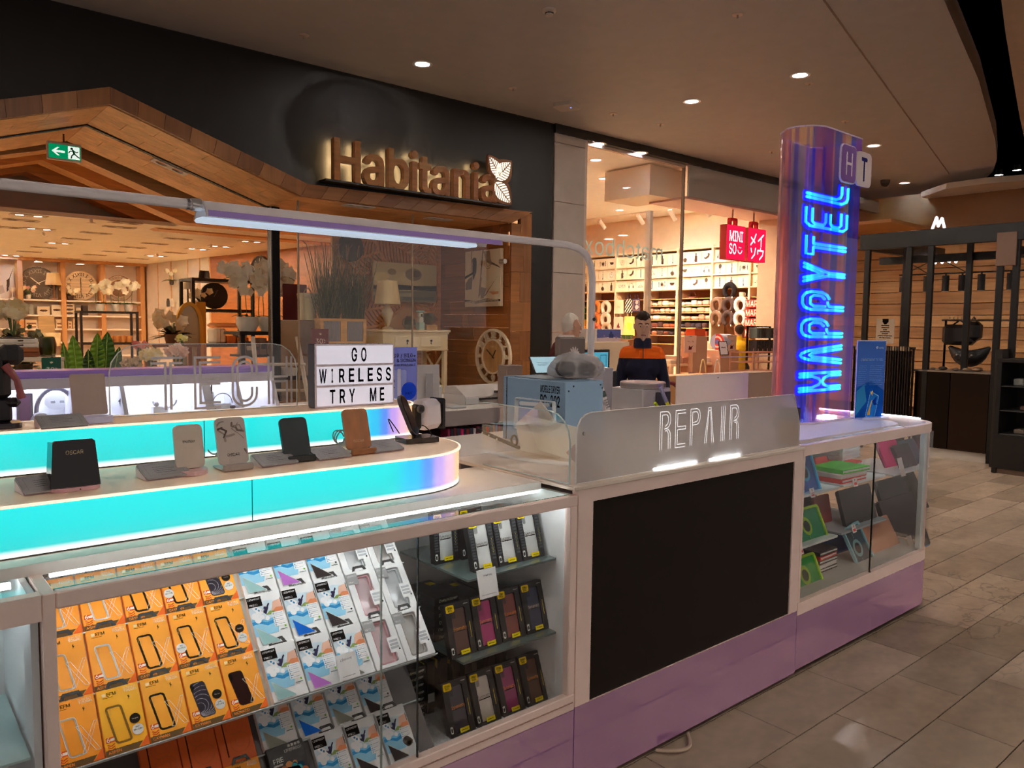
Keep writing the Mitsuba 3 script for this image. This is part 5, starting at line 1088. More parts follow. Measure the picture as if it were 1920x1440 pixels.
# cloth bags
def tote(y, z, w, h, c, lab, pr=None, pc=None, depth=0.0):
 q = P(); b = B(); pl = Polygon([(0, 0), (w, 0), (w * .93, h), (w * .07, h)]); b.slab(pl, .02, c)
 if pr is not None: b.print(pr.intersection(pl.buffer(-.01)), pc, z=.0212)
 q.part('bag', b, 'fabric'); q.part('handle', B().tube([(w * .3, h, .01), (w * .35, h + .08, .01), (w * .65, h + .08, .01), (w * .7, h, .01)], .008, c, 5), 'fabric')
 q.put('cloth_bag', frame((GX - .1 - depth, y, z), (0, -1, 0), (0, 0, 1)), lab, 'bag')
tote(11.70, 1.93, .27, .30, (238, 216, 176), 'cream cloth bag with small lettering hanging on the shelf wall', text('hello', .03, cx=.135, cy=.15), (190, 160, 120))
st = unary_union([LineString([(-.3 + .07 * k, -.1), (.1 + .07 * k, .4)]).buffer(.014) for k in range(9)]); tote(11.40, 1.94, .24, .32, (40, 32, 40), 'dark cloth bag with diagonal pale stripes', st, (236, 200, 170))
tote(11.18, 1.97, .22, .28, (60, 50, 64), 'dark patterned cloth bag with pink circles', U(disc(.13, .2, .04), disc(.13, .1, .05), ring(sbox(.02, .03, .2, .25), .01)), (230, 160, 150))
tote(11.72, 1.42, .30, .44, (240, 190, 160), 'pink cloth bag below the cream one', Polygon([(.1, .2), (.16, .32), (.2, .2)]), (110, 60, 60)); tote(11.42, 1.45, .32, .42, (240, 206, 110), 'yellow cloth bag behind the orange man', Polygon([(.1, .3), (.26, .26), (.2, .1), (.12, .14)]), (250, 220, 70))
for y, z, c, lab in ((12.95, 1.98, (60, 120, 50), 'green bags hanging left of the white pole'), (12.9, 1.62, (236, 160, 30), 'yellow orange cushion left of the white pole')):
 one('hanging_bag', B().rbox(GX - .15, GX + .1, y - .2, y + .2, z - .22, z + .2, c, .06), 'fabric', lab, 'bag')
# folded goods on the narrow shelves
SZ = (2.24, 2.09, 1.95, 1.80, 1.64, 1.48)
gp = [(236, 206, 176), (220, 176, 146), (206, 160, 134), (240, 222, 200), (190, 130, 104), (226, 190, 160)]
n = 0
for a, b2, seed in ((9.20, 10.05, 1), (10.05, 10.9, 2)):
 for si, z in enumerate(SZ[1:]):
  y = b2 - .04
  while y > a + .16:
   w = rg.uniform(.12, .19); h = rg.uniform(.07, .115)
   c = rg.choice(gp) if si < 3 else rg.choice([(70, 50, 46), (150, 70, 50), (50, 42, 48), (170, 110, 80), (110, 60, 50)])
   n = n + 1 if y < b2 - .05 else 0
   q = P(); q.part('', B().rbox(GX - .015, GX + .2, y - w + .01, y, z + .0005, z + h, c, .025), 'fabric')
   q.put('zip_pouch', None, f"soft pouch on the {ORD[si + 1]} narrow shelf {'beside the grey neck pillows' if seed == 1 else 'behind the pale post'}, {ORD[n]} from the left", 'pouch', f'pouches on narrow shelf {si + 2}'); y -= w
q = P(); q.part('', B().tube([(GX + .05, 9.72 + .09 * math.cos(a), 2.255 + .11 * math.sin(a)) for a in np.linspace(0, math.pi, 10)], .008, (80, 50, 40), 6).box(GX, GX + .12, 9.62, 9.82, 2.2405, 2.27, (90, 50, 44)), 'satin'); q.put('wire_basket', None, 'small basket with an arched handle on top of the narrow shelves', 'basket')
# books with big letters
for r, z in enumerate((2.10, 1.93, 1.75, 1.55)):
 b = B().rbox(GX - .2, GX + .1, 8.05, 8.32, z - .075, z + .075, (176, 44, 40), .004); b.print(text('MAR', .11, True, w=.24, cx=.135, cy=0), (246, 214, 190), M=frame((GX - .2015, 8.32, z), (0, -1, 0), (0, 0, 1)))
 one('lettered_bag', b, 'satin', f'red bag lettered MAR at the right end of the shelves, {("top", "second", "third", "lowest")[r]} one', 'bag')
# the two red signs
def red_sign(x0, x1, art, lab):
 q = P(); z0, z1, y = 2.742, 3.293, 7.30
 q.part('case', B().rbox(x0, x1, y + .012, y + .14, z0, z1, (196, 60, 50), .004), 'satin')
 q.part('face', B().box(x0 + .003, x1, y, y + .012, z0 + .004, z1 - .004, (240, 20, 50)), 'matte', emit=lamp((1.0, .012, .075), .95, .5))
 w = x1 - x0; q.part('lettering', B().print(affinity.translate(affinity.scale(art, 1.05, 1.05, origin=(0, 0)), x0 + w / 2, (z0 + z1) / 2), (255, 255, 255), M=front(0, y - .002, 0)), 'matte', emit=lamp((1, .9, .95), 1.1, .2))
 xm = (x0 + x1) / 2
 q.part('handle', B().slab(rr(xm - .1, xm + .1, z1 - .02, z1 + .12, .03).difference(rr(xm - .06, xm + .06, z1 - .03, z1 + .08, .02)), .06, (226, 40, 50), M=front(0, y + .11, 0)), 'satin')
 q.part('rod', B().cyl((xm, y + .08, z1 + .11), (xm, y + .08, 3.56), .012, (150, 110, 96), 8), 'satin')
 q.put('hanging_sign', None, lab, 'sign')
smile = U(disc(-.0, .045, .012, 4), disc(.045, .045, .012, 4), LineString([(.022 + .055 * math.cos(a), .01 + .055 * math.sin(a)) for a in np.linspace(math.radians(190), math.radians(350), 9)]).buffer(.010))
art = U(text('MINI', .155, True, w=.36, cx=0, cy=.095), text('SO', .155, True, w=.19, cx=-.085, cy=-.10), affinity.translate(smile, .085, -.115))
red_sign(10.657, 11.16, art, 'red hanging shopping-bag sign reading MINI SO with a smile')
def ln(*p, w=.026): return LineString(p).buffer(w / 2 + .002)
kat = U(ln((-.04, .17), (-.09, .08), (-.18, .0)), ln((-.17, .11), (-.07, .04)), ln((.17, .17), (.03, .07)), ln((.11, .12), (.11, -.01)),
  ln((-.17, -.06), (-.15, -.11)), ln((-.04, -.05), (-.07, -.15), (-.14, -.21)), ln((.10, -.045), (.10, -.075)), ln((.02, -.13), (.02, -.08), (.18, -.08), (.16, -.15), (.08, -.215)))
red_sign(11.265, 11.769, kat, 'red hanging shopping-bag sign with four white katakana characters')
# tables, racks and goods at the shop entrance
def wire_rack(x0, x1, y0, y1, zs, c, lab, name='wire_rack', t=.012):
 q = P()
 for x in (x0, x1):
  for y in (y0, y1): q.part('post', B().box(x - t, x + t, y - t, y + t, 0, max(zs), c), 'metal')
 for z in zs:
  b = B(); b.box(x0, x1, y0 - .006, y0 + .006, z - .006, z + .006, c).box(x0, x1, y1 - .006, y1 + .006, z - .006, z + .006, c).box(x0 - .006, x0 + .006, y0, y1, z - .006, z + .006, c).box(x1 - .006, x1 + .006, y0, y1, z - .006, z + .006, c)
  for k in range(9): x = x0 + (x1 - x0) * (k + .5) / 9; b.box(x - .003, x + .003, y0, y1, z - .003, z + .003, c)
  for k in range(7): x = x0 + (x1 - x0) * k / 6; b.box(x - .003, x + .003, y0 - .003, y0 + .003, z, z + .06, c)
  q.part('basket', b, 'metal')
 return q.put(name, None, lab, 'rack')
def sign_card(px0, px1, py0, py1, y, lab, post=True):
 x0, z0 = xz(px0, py1, y); x1, z1 = xz(px1, py0, y); q = P(); w, h = x1 - x0, z1 - z0
 q.part('card', B().rbox(x0, x1, y, y + .01, z0, z1, (230, 184, 160), .002), 'satin'); b = B(); M = front(0, y - .0015, 0)
 b.print(text('7 for 20', h * .09, w=w * .5, cx=x0 + w * .52, cy=z0 + h * .64), (150, 80, 66), M=M); b.print(Polygon([(x0 + w * a, z0 + h * c) for a, c in ((.34, .16), (.62, .16), (.6, .24), (.74, .42), (.54, .32), (.44, .36), (.38, .44))]), (90, 34, 34), M=M); b.print(sbox(x0 + w * .38, z0 + h * .93, x0 + w * .62, z0 + h * .96), (100, 60, 50), M=M)
 q.part('print', b, 'matte')
 if post: q.part('post', B().cyl(((x0 + x1) / 2, y + .02, z0 - .25), ((x0 + x1) / 2, y + .02, z1), .012, (220, 170, 140), 6), 'metal')
 q.put('price_card', None, lab, 'sign')
sign_card(1283, 1306, 629, 661, 7.6, 'pink price card with a dark drawing above the white wire racks, left one'); sign_card(1363, 1381, 628, 659, 7.6, 'pink price card held up in front of the man in yellow'); sign_card(1434, 1455, 627, 656, 7.6, 'pink price card beside the dark hanging goods at the right')
table('display_table', 9.9, 11.1, 7.75, 8.5, 1.05, (236, 196, 150), 'light wood display table inside the gift shop', shelves=(.8,))
for k in range(7):
 x = 9.95 + k * .16; one('packaged_goods', B().rbox(x, x + .14, 7.8, 8.1, 1.0505, 1.0505 + rg.uniform(.05, .14), rg.choice(gp), .008), 'satin', f'packaged goods on the light wood table, {ORD[k]} from the left', 'package', 'packages on the light wood table')
xa, za = xz(1405, 720, 6.55); xb = xz(1456, 720, 6.55)[0]
wire_rack(xa, xb, 6.5, 6.9, (1.27, 1.12, .98, .84), (214, 170, 160), 'pink wire basket rack behind the repair counter, beside the neon column')
wire_rack(8.45, 9.15, 7.75, 8.2, (1.44, 1.25, 1.08), (236, 206, 176), 'white wire rack just behind the orange man')
one('green_bowl', B().lathe([(0, 0), (.07, 0), (.10, .06), (.09, .06), (.06, .01)][::-1], (70, 110, 60), 16, (9.0, 7.9, 1.45)), 'satin', 'green dish on the white wire rack behind the orange man', 'bowl')
q = P(); x0, z0 = xz(1270, 660, 7.9); q.part('', B().rbox(10.45, 10.75, 7.72, 7.9, 1.5, 1.62, (206, 76, 40), .005).rbox(10.40, 10.8, 7.71, 7.95, .9, 1.4995, (190, 140, 110), .01), 'satin'); q.put('orange_display_box', None, 'orange product box on a stand near the dark haired shopper', 'box')
# dark hanging goods at the right
q = P(); x0, z0 = xz(1420, 700, 7.0); x1, z1 = xz(1466, 612, 7.0)
q.part('frame', B().box(x0, x1, 7.2, 7.23, z1 - .02, z1, (40, 30, 28)).box(x0, x0 + .02, 7.2, 7.23, 0, z1, (40, 30, 28)).box(x1 - .02, x1, 7.2, 7.23, 0, z1, (40, 30, 28)), 'metal')
for k in range(9): x = x0 + .03 + (x1 - x0 - .06) * k / 9; q.part('packet', B().rbox(x, x + (x1 - x0) / 11, 7.05, 7.2, z1 - .2, z1 - .03, rng.choice([(40, 34, 34), (60, 60, 56), (30, 26, 28), (70, 74, 70)]), .004).rbox(x, x + (x1 - x0) / 11, 7.05, 7.2, z1 - .45, z1 - .23, rng.choice([(34, 28, 30), (24, 22, 24)]), .004), 'satin')
q.put('hanging_rack', None, 'rack of dark packaged goods left of the neon column', 'rack')
q = P(); M = frame((xz(1365, 660, 7.3)[0], 7.3, 1.49), (0, -1, 0), (0, 0, 1)); p = at(1345, 641, y=7.7)
q.part('barrel', B().cyl((p[0], p[1], p[2]), (p[0] + .38, p[1] + .05, p[2]), .135, (170, 170, 190), 20), 'satin'); b = B(); M = frame((p[0] - .003, p[1], p[2]), (0, -1, 0), (0, 0, 1))
for r_, cc in ((.135, (196, 60, 50)), (.10, (240, 200, 180)), (.07, (196, 60, 50)), (.04, (90, 90, 130))): b.print(disc(0, 0, r_, 10), cc, M=M, z=.001 + (.14 - r_) * .02)
q.part('end_print', b, 'satin'); q.put('roll_cushion', None, 'round bolster with red and white rings beside the man in yellow', 'cushion')
one('cushion_stand', B().rbox(p[0] - .05, p[0] + .5, 7.6, 8.1, 0, p[2] - .136, (200, 140, 110), .01), 'satin', 'stand under the ringed bolster', 'stand')


# ================================================================ THE BLACK FRAMED STALL AT THE RIGHT
q = P(); PX = 10.61; K = (13, 10, 9)
for px, y in ((1630, 5.0), (1668, 4.70), (1703, 4.45), (1743, 4.18), (1787, 3.90), (1874, 3.38), (1905, 3.21)):
 x = PX if px not in (1668, 1787) else PX + .5
 q.part('post', B().rbox(x - .03, x + .03, y - .035, y + .035, 0, 2.85, K, .004), 'satin')
for (y0, y1, z0, z1, x) in ((2.6, 5.1, 2.72, 2.93, PX), (2.6, 5.1, 2.56, 2.66, PX + .6)): q.part('beam', B().rbox(x - .05, x + .05, y0, y1, z0, z1, K, .004), 'satin')
q.part('beam', B().rbox(PX, PX + 2.6, 5.0, 5.08, 2.72, 2.93, K, .004), 'satin'); q.part('beam', B().rbox(PX, PX + 2.6, 3.20, 3.28, 2.56, 2.66, K, .004), 'satin')
q.part('sign_board', B().rbox(PX - .06, PX - .02, 3.205, 3.42, 2.42, 2.82, (120, 92, 76), .004), 'satin')
q.put('market_stall', None, 'black steel frame of a market style stall at the right', 'frame')
# tile: pendant lamps on a bar
q = P(); x = PX + 1.0; q.part('bar', B().cyl((x, 3.3, 2.43), (x, 5.0, 2.43), .012, K, 6).cyl((x, 4.95, 2.43), (x, 4.6, 2.6), .006, K, 5).cyl((x, 4.6, 2.43), (x, 4.9, 2.62), .006, K, 5).cyl((x, 4.1, 2.43), (x, 4.4, 2.6), .006, K, 5), 'satin'); q.put('lamp_bar', None, 'thin black bar the stall lamps hang from', 'bar')
for k, px in enumerate((1694, 1739, 1774, 1805, 1841, 1896)):
 p = at(px, 510, x=x); q = P(); q.part('shade', B().cyl((0, 0, 0), (0, 0, -.22), .045, (22, 18, 17), 14), 'satin'); q.part('collar', B().cyl((0, 0, -.218), (0, 0, -.224), .047, (190, 160, 130), 14), 'satin'); q.part('hook', B().cyl((0, 0, 0), (0, 0, .03), .012, K, 6), 'satin')
 q.put('pendant_lamp', mv(p[0], p[1], 2.40), f'black cylinder pendant lamp in the stall, {ORD[k]} from the left', 'lamp', 'black pendant lamps of the stall')
# boarded back wall
q = P(); WX = 14.1; z = .3; rg = random.Random(9)
while z < 3.2:
 h = .20;
 for y0, y1 in ((2.0, 3.9 + rg.uniform(-.2, .4)), (None, 8.2)):
  y0 = last if y0 is None else y0; last = y1
  c = rg.choice([(206, 158, 104), (190, 142, 92), (214, 168, 114), (180, 132, 84)])
  b = B(); v = np.array([(WX + .02, y0 + .002, z + h - .004), (WX - .012, y0 + .002, z + .004), (WX - .012, y1 - .002, z + .004), (WX + .02, y1 - .002, z + h - .004), (WX + .04, y0 + .002, z + .004), (WX + .04, y1 - .002, z + .004)])
  b.add((v, np.array([[0, 1, 2, 3], [1, 4, 5, 2]])), c); q.part('board', b, 'wood_y')
 z += h
q.put('wall_boarded', None, 'overlapping honey coloured boards behind the stall', kind='structure')
structure('wall_far_right', B().box(WX + .06, WX + .1, 1.0, 9.0, 0, 4.0, (120, 84, 54)).box(15.5, 15.6, 5.2, 9, 0, 4.0, (160, 120, 90)), 'paint', 'brown wall behind the boarded wall')
structure('trim_4', B().box(12.4, 13.9, 6.4, 6.5, 3.7, 3.9, (30, 24, 22)).box(PX + 2, WX, 5.6, 8, 3.35, 3.40, (170, 120, 74)), 'satin', 'timber soffit and dark header above the stall')
for k, (px, py) in enumerate(((1760, 422), (1775, 486))):
 p = at(px, py, x=13.0); b = B()
 if k == 0: b.slab(U(line([(-.10, -.1), (-.03, .12)], .035), line([(-.03, .12), (0, -.02)], .035), line([(0, -.02), (.05, .10)], .035), line([(.05, .1), (.10, -.08)], .035)), .03, (255, 255, 255))
 else: b.slab(U(*[line([(-.16 + .1 * j, -.05), (-.14 + .1 * j, .06)], .04) for j in range(4)]), .03, (255, 255, 255))
 q = P(); q.part('', b, 'matte', emit=lamp((.95, .95, 1), 1.6, .2))
 q.put('lit_lettering', frame((p[0], p[1], p[2]), (0, -1, 0), (0, 0, 1)), ('small white lit emblem above the black beam', 'small white lit strokes under the black beam')[k], 'sign')
# counter of the stall
q = P(); q.part('front_panel', B().rbox(PX - .02, PX + .01, 3.87, 4.3, .12, 1.1, (40, 33, 30), .003), 'metal'); q.part('front_panel', B().rbox(PX - .02, PX + .01, 3.42, 3.865, .12, 1.1, (52, 42, 37), .003), 'metal'); q.part('plinth', B().box(PX + .02, PX + .05, 3.42, 4.3, 0, .12, (200, 190, 180)), 'satin', 'pale recessed plinth'); q.part('worktop', B().rbox(PX - .03, PX + .6, 3.40, 4.32, 1.10, 1.125, (160, 150, 140), .003), 'metal'); q.part('body', B().box(PX + .012, PX + .6, 3.42, 4.3, .12, 1.1, (30, 26, 24)), 'satin')
q.put('stall_counter', None, 'dark metal counter of the stall', 'counter')
for k, (y, c, r) in enumerate(((4.22, (190, 180, 170), .03), (4.12, (150, 140, 130), .025), (4.0, (90, 84, 80), .04), (3.85, (170, 160, 150), .03), (3.72, (220, 200, 170), .035), (3.6, (200, 170, 140), .05))):
 one('trinket', B().add(ball((PX + .08, y, 1.125 + r * .6), r, 1, (1, 1.4, .6)), c, True), 'metal', f'small shiny accessory on the stall counter, {ORD[k]} from the left', 'accessory', 'accessories on the stall counter')
q = P(); rg = random.Random(2)   # belts
x = PX - .1; q.part('rail', B().cyl((x, 4.28, 1.40), (x, 5.1, 1.40), .015, (60, 54, 50), 8).cyl((x, 4.30, 0), (x, 4.30, 1.4), .015, (40, 36, 34), 8).cyl((x, 5.08, 0), (x, 5.08, 1.4), .015, (40, 36, 34), 8), 'metal')
for k in range(22):
 y = 4.33 + k * .033; c = rg.choice([(30, 24, 24), (44, 32, 30), (24, 20, 22), (56, 40, 34)]); q.part('belt', B().rbox(x - .06, x + .03, y, y + .012, .25 + rg.uniform(0, .2), 1.37, c, .004), 'satin')
 q.part('buckle', B().rbox(x - .07, x - .03, y - .004, y + .018, 1.36, 1.42, rg.choice([(190, 170, 140), (120, 110, 100), (90, 80, 74)]), .004), 'metal')
q.put('belt_rack', None, 'rack of dark hanging belts behind the blue poster', 'rack')
q = P(); M = frame((PX - .16, 4.77, 1.45), (0, -1, 0), (0, 0, 1)); q.part('card', B().rbox(0, .24, 0, .33, 0, .006, (170, 150, 130), .001), 'satin'); b = B()
for k, w in enumerate((.10, .10, .05, .12, .08, .19, .15)): b.print(sbox(.12 - w / 2, .235 - k * .027, .12 + w / 2, .247 - k * .027), (60, 46, 40), z=.0075)
b.print(U(sbox(.08, .285, .16, .33), disc(.12, .287, .03)), (24, 20, 20), z=.0075); q.part('print', b, 'matte'); q.part('post', B().cyl((.12, -.08, -.01), (.12, .3, -.01), .008, (90, 80, 74), 6), 'metal'); q.put('notice_card', M, 'beige notice card with dark lines of print above the belts', 'sign')
# clothes rail with black bags, dark cabinet at the right edge
q = P(); x = PX + .9; q.part('rail', B().cyl((x, 2.6, 1.78), (x, 4.35, 1.78), .014, (120, 100, 86), 8), 'metal')
for k in range(7): y = 3.95 + .05 * k; q.part('hook', B().tube([(x, y, 1.79), (x, y, 1.82), (x - .02, y, 1.80)], .006, (220, 200, 180), 5), 'metal')
q.part('stand', B().cyl((x, 4.3, 0), (x, 4.3, 1.78), .015, K, 6), 'metal'); q.put('clothes_rail', None, 'thin metal rail with pale hooks in the stall', 'rail')
for k, (y, z0, z1, w, lab) in enumerate(((4.12, 1.44, 1.72, .20, 'black shoulder bag hanging on the stall rail'), (3.95, 1.5, 1.76, .10, 'dark narrow bag hanging on the stall rail'))):
 one('shoulder_bag', B().rbox(x - .1, x + .1, y - w, y + w, z0, z1, (24, 20, 22), .05).tube([(x, y - w * .6, z1 - .03), (x, y, z1 + .06), (x, y + w * .6, z1 - .03)], .012, (30, 24, 24), 6), 'satin', lab, 'bag')
q = P(); pts = [(x - .05, 4.22 - .5 * t, 1.42 - .16 * math.sin(math.pi * t)) for t in np.linspace(0, 1, 12)]; q.part('body', B().tube(pts, [.02, .05, .08, .1, .11, .115, .115, .11, .1, .08, .05, .02], (20, 17, 19), 12), 'satin')
for y in (4.08, 3.9): q.part('stud', B().add(ball((x - .17, y, 1.31), .014), (220, 210, 200)), 'metal')
q.put('waist_bag', None, 'black curved waist bag with two bright studs', 'bag')
q = P()
for k in range(11): y = 3.30 - k * .05; q.part('strap', B().rbox(x - .02, x + .02, y, y + .02, 1.25 + rg.uniform(-.1, .1), 1.74, rg.choice([(110, 80, 60), (60, 46, 40), (160, 120, 90), (90, 66, 50)]), .004), 'satin')
q.part('rail', B().cyl((x, 2.7, 1.75), (x, 3.34, 1.75), .02, (190, 176, 160), 8), 'metal'); q.part('stand', B().cyl((x, 2.75, 0), (x, 2.75, 1.75), .012, K, 6), 'metal'); q.put('strap_rack', None, 'rail of brown hanging straps at the right edge', 'rack')
q = P(); xx0 = 10.2
q.part('side_panel', B().rbox(10.35, 10.7, 3.22, 3.30, .0, 1.42, (34, 28, 26), .004), 'satin'); q.part('carcass', B().rbox(9.95, 10.0, 2.2, 3.15, 0.06, .45, (20, 17, 17), .004).rbox(9.95, 10.6, 2.2, 3.15, 1.28, 1.32, (24, 20, 20), .004).rbox(10.55, 10.6, 2.2, 3.15, .0, 1.3, (16, 14, 14), .004).rbox(9.96, 10.6, 3.10, 3.15, .0, 1.3, (18, 15, 15), .004), 'satin')
for z in (.45, .72, 1.0): q.part('shelf', B().rbox(9.97, 10.55, 2.2, 3.10, z, z + .012, (60, 60, 60), .003), 'gloss')
q.part('plinth', B().box(9.99, 10.6, 2.2, 3.15, 0, .06, (110, 90, 76)), 'satin')
q.put('dark_cabinet', None, 'black display cabinet with glass shelves at the right edge', 'cabinet')
for k, (y, z) in enumerate(((2.98, 1.013), (2.9, .733), (2.95, .463))): one('shelf_item', B().rbox(10.1, 10.3, y - .06, y + .04, z, z + .05 + .03 * (k == 0), [(120, 120, 116), (90, 70, 56), (110, 96, 84)][k], .01), 'satin', f'small item in the dark cabinet, {("top", "middle", "lower")[k]} shelf', 'item')


# ================================================================ GOODS IN THE DISPLAY CASE
# sloping racks: origin (y, z) of the lowest edge, rows climb along the slope
SL = np.array([.632, .775]); SL = SL / np.linalg.norm(SL)        # (y, z) up the slope
ROWL = .150
def rack_M(x, y, z, up=(0, SL[0], SL[1])): return frame((x, y, z), (1, 0, 0), up)
for (ya, za, n, lab) in ((1.862, .640, 3.0, 'upper sloping clear shelf under the orange and white boxes'), (1.862, .345, 1.95, 'lower sloping shelf, sheet painted dark for the shade under the upper one')):
 sc_ = (206, 214, 214) if n > 2 else (74, 70, 70)  # lower sheet darkened to paint in the shade below the upper shelf
 q = P(); L = ROWL * n; b = B()
 M = rack_M(.30, ya, za)
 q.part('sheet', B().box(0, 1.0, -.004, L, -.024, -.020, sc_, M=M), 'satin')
 for r in range(int(n + .1)): q.part('lip', B().box(0, 1.0, ROWL * r - .004, ROWL * r - .001, -.024, -.004, (200, 214, 214), M=M), 'satin')
 q.part('bracket', B().box(.0, .02, 0, L, -.05, -.024, (190, 196, 196), M=M).box(.98, 1.0, 0, L, -.05, -.024, (190, 196, 196), M=M).box(.3 - .3, 1.0, L - .01, L, -.2, -.024, (190, 196, 196), M=M), 'satin')
 q.put('sloping_shelf', None, lab, 'shelf')
OR = [(255, 164, 34), (255, 172, 44), (252, 158, 28), (255, 184, 30)]
def hang_tab(b, cx, h, t, c=(22, 18, 18)):
 b.slab(Polygon([(cx - .026, h - .004), (cx - .017, h + .015), (cx + .017, h + .015), (cx + .026, h - .004)]).difference(Polygon([(cx - .016, h), (cx - .012, h + .008), (cx + .012, h + .008), (cx + .016, h)])), .002, c, z0=t - .002)
def orange_box(kind, base, name=None, dim=1.0, sticker=False, black_spot=False, big8=False):
 p = P(); w, h, t = .0915, .150, .017
 p.part('carton', B().rbox(0, w, 0, h, 0, t, base, .0012), 'satin'); b = B(); Z = t + .0004
 WH, DK = (255, 250, 236), (70, 44, 18)
 if big8:
  b.print(U(ring(disc(.05, .095, .024, 10), .0012), ring(disc(.05, .095, .012, 8), .001), ring(disc(.056, .05, .026, 10), .0012), ring(disc(.056, .05, .012, 8), .001)), (196, 104, 60), z=Z); b.print(sbox(.018, .02, .021, .14), (70, 24, 12), z=Z)
  p.part('print', b, 'matte'); tb = B(); hang_tab(tb, .046, h, t); p.part('hang_tab', tb, 'satin'); return p
 b.print(text('EFM', .0075, True, x=.021, y=.1325), DK, z=Z); b.print(sbox(.011, .1325, .019, .140), (255, 226, 170), z=Z); b.print(sbox(.011, .1285, .034, .1297), (120, 80, 30), z=Z)
 b.print(text('TOUGH.', .0055, True, x=.058, y=.1325), WH, z=Z); b.print(text('SLIM BUT', .0042, x=.058, y=.1395), WH, z=Z)
 b.print(Polygon([(.064, .122), (.068, .126), (.0665, .1215), (.0695, .121), (.0645, .114), (.066, .119)]), DK, z=Z)
 cc = {'grey': (186, 170, 150), 'black': (44, 34, 28), 'clear': (214, 204, 190), 'swirl': (52, 48, 56), 'solid': (44, 26, 24), 'brown': (120, 86, 40)}[kind]
 ph = affinity.skew(rr(.024, .060, .020, .108, .008), xs=-8, origin=(.04, .02))
 if kind in ('swirl', 'solid'):
  b.print(ph, cc, z=Z + .0003); b.print(affinity.translate(rr(.0255, .034, .088, .104, .003), -.012, 0), (20, 18, 22), z=Z + .0006)
  if kind == 'swirl':
   for k in range(7): b.print(ring(disc(.026 + .003 * k, .045 + .004 * k, .012 + .006 * k, 10), .0009).intersection(ph.buffer(-.002)), (190, 186, 196), z=Z + .0006)
 else:
  b.print(ring(ph, .0046), cc, z=Z + .0003); b.print(ring(affinity.translate(rr(.027, .035, .088, .104, .003), -.012, 0), .001), (226, 180, 110), z=Z + .0003)
  if kind == 'grey' or kind == 'clear': b.print(ring(ph, .0012), (240, 236, 226), z=Z + .0006)
 if kind not in ('swirl', 'brown'):
  for pts in (((.044, .085), (.056, .085), (.088, .022), (.078, .022)), ((.082, .088), (.089, .088), (.060, .022), (.050, .022))):
   b.print(ring(Polygon(pts), .0010), WH, z=Z + .0009)
 b.print(rr(.004, .023, .028, .040, .002), (214, 90, 40), z=Z); b.print(text('6', .010, True, x=.0055, y=.0295), WH, z=Z + .0003); b.print(sbox(.013, .031, .022, .037), WH, z=Z + .0003)
 for k in range(3): b.print(LineString([(.006, .024 - .005 * k), (.0135, .020 - .005 * k), (.021, .024 - .005 * k)]).buffer(.0012, cap_style=2), (206, 84, 36), z=Z)
 b.print(Polygon([(0, 0), (.068, 0), (.079, .012), (0, .012)]), (96, 74, 50), z=Z + .0002); b.print(Polygon([(.070, 0), (w, 0), (w, .024)]), (236, 110, 50), z=Z + .0002)
 if name: b.print(text(name, .0062, True, x=.005, y=.003), (255, 150, 70), z=Z + .0005)
 if sticker:
  sx, sy = sticker if isinstance(sticker, tuple) else (.073, .040)
  b.print(disc(sx, sy, .0125, 8), (226, 226, 220), z=Z + .0012); b.print(text('MILLION', .0035, True, w=.018, cx=sx, cy=sy), (110, 104, 96), z=Z + .0015); b.print(text('ONE', .003, True, cx=sx, cy=sy + .006), (110, 104, 96), z=Z + .0015)
 if black_spot: b.print(disc(.071, .066, .0115, 8), (40, 34, 30), z=Z + .0012); b.print(text('iPhone', .003, cx=.071, cy=.066), (240, 230, 210), z=Z + .0015)
 p.part('print', b, 'matte'); tb = B(); hang_tab(tb, .046, h, t); p.part('hang_tab', tb, 'satin')
 return p
ob = [orange_box('grey', OR[2], 'ASPEN'), orange_box('brown', OR[3], 'ASPEN', sticker=True, black_spot=True), orange_box('black', OR[1], 'CAYMAN'), orange_box('swirl', OR[1], 'CAYMAN', sticker=True, black_spot=True), orange_box('solid', OR[0], 'MONACO'),
      orange_box('grey', OR[0], 'ASPEN'), orange_box('clear', OR[0], 'ASPEN'), orange_box('black', OR[0], 'CAYMAN'), orange_box('black', OR[0], 'CAYMAN', sticker=(.014, .052)), orange_box('black', OR[0], 'MONACO', sticker=True, black_spot=True)]
XO = .298
wh = ['grey framed case', 'brown framed case with a black and a silver sticker', 'black framed case', 'dark swirled case with two stickers', 'solid dark case']
rown = ['front', 'middle', 'back']
for r in range(3):
 for k in range(5):
  pr_ = ob[k] if r == 0 else ob[5 + (k if r == 1 else (k + 0) % 5)] if r == 1 else (ob[5 + k] if k < 4 else ob[3])
  y, z = 1.862 + SL[0] * ROWL * r, .640 + SL[1] * ROWL * r
  off = -.0015 - .0015 * r
  M = rack_M(XO + k * .0955, y, z); M[:3, 3] += M[:3, 2] * (off - .018)
  pr_.put('phone_case_box', M, f"orange phone case box in the {rown[r]} row of the upper shelf, {ORD[k]} from the left", 'phone case box', 'orange phone case boxes on the upper shelf')
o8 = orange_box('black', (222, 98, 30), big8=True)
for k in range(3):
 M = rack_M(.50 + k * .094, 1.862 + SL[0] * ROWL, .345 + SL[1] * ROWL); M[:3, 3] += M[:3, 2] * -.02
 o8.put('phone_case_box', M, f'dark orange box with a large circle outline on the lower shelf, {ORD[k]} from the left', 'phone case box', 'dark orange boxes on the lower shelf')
for k in range(3):
 M = rack_M(.50 + k * .094, 1.862, .345); M[:3, 3] += M[:3, 2] * -.018
 ob[5 + k].put('phone_case_box', M, f'orange phone case box at the bottom edge of the lower shelf, {ORD[k]} from the left', 'phone case box', 'orange boxes in the front row of the lower shelf')
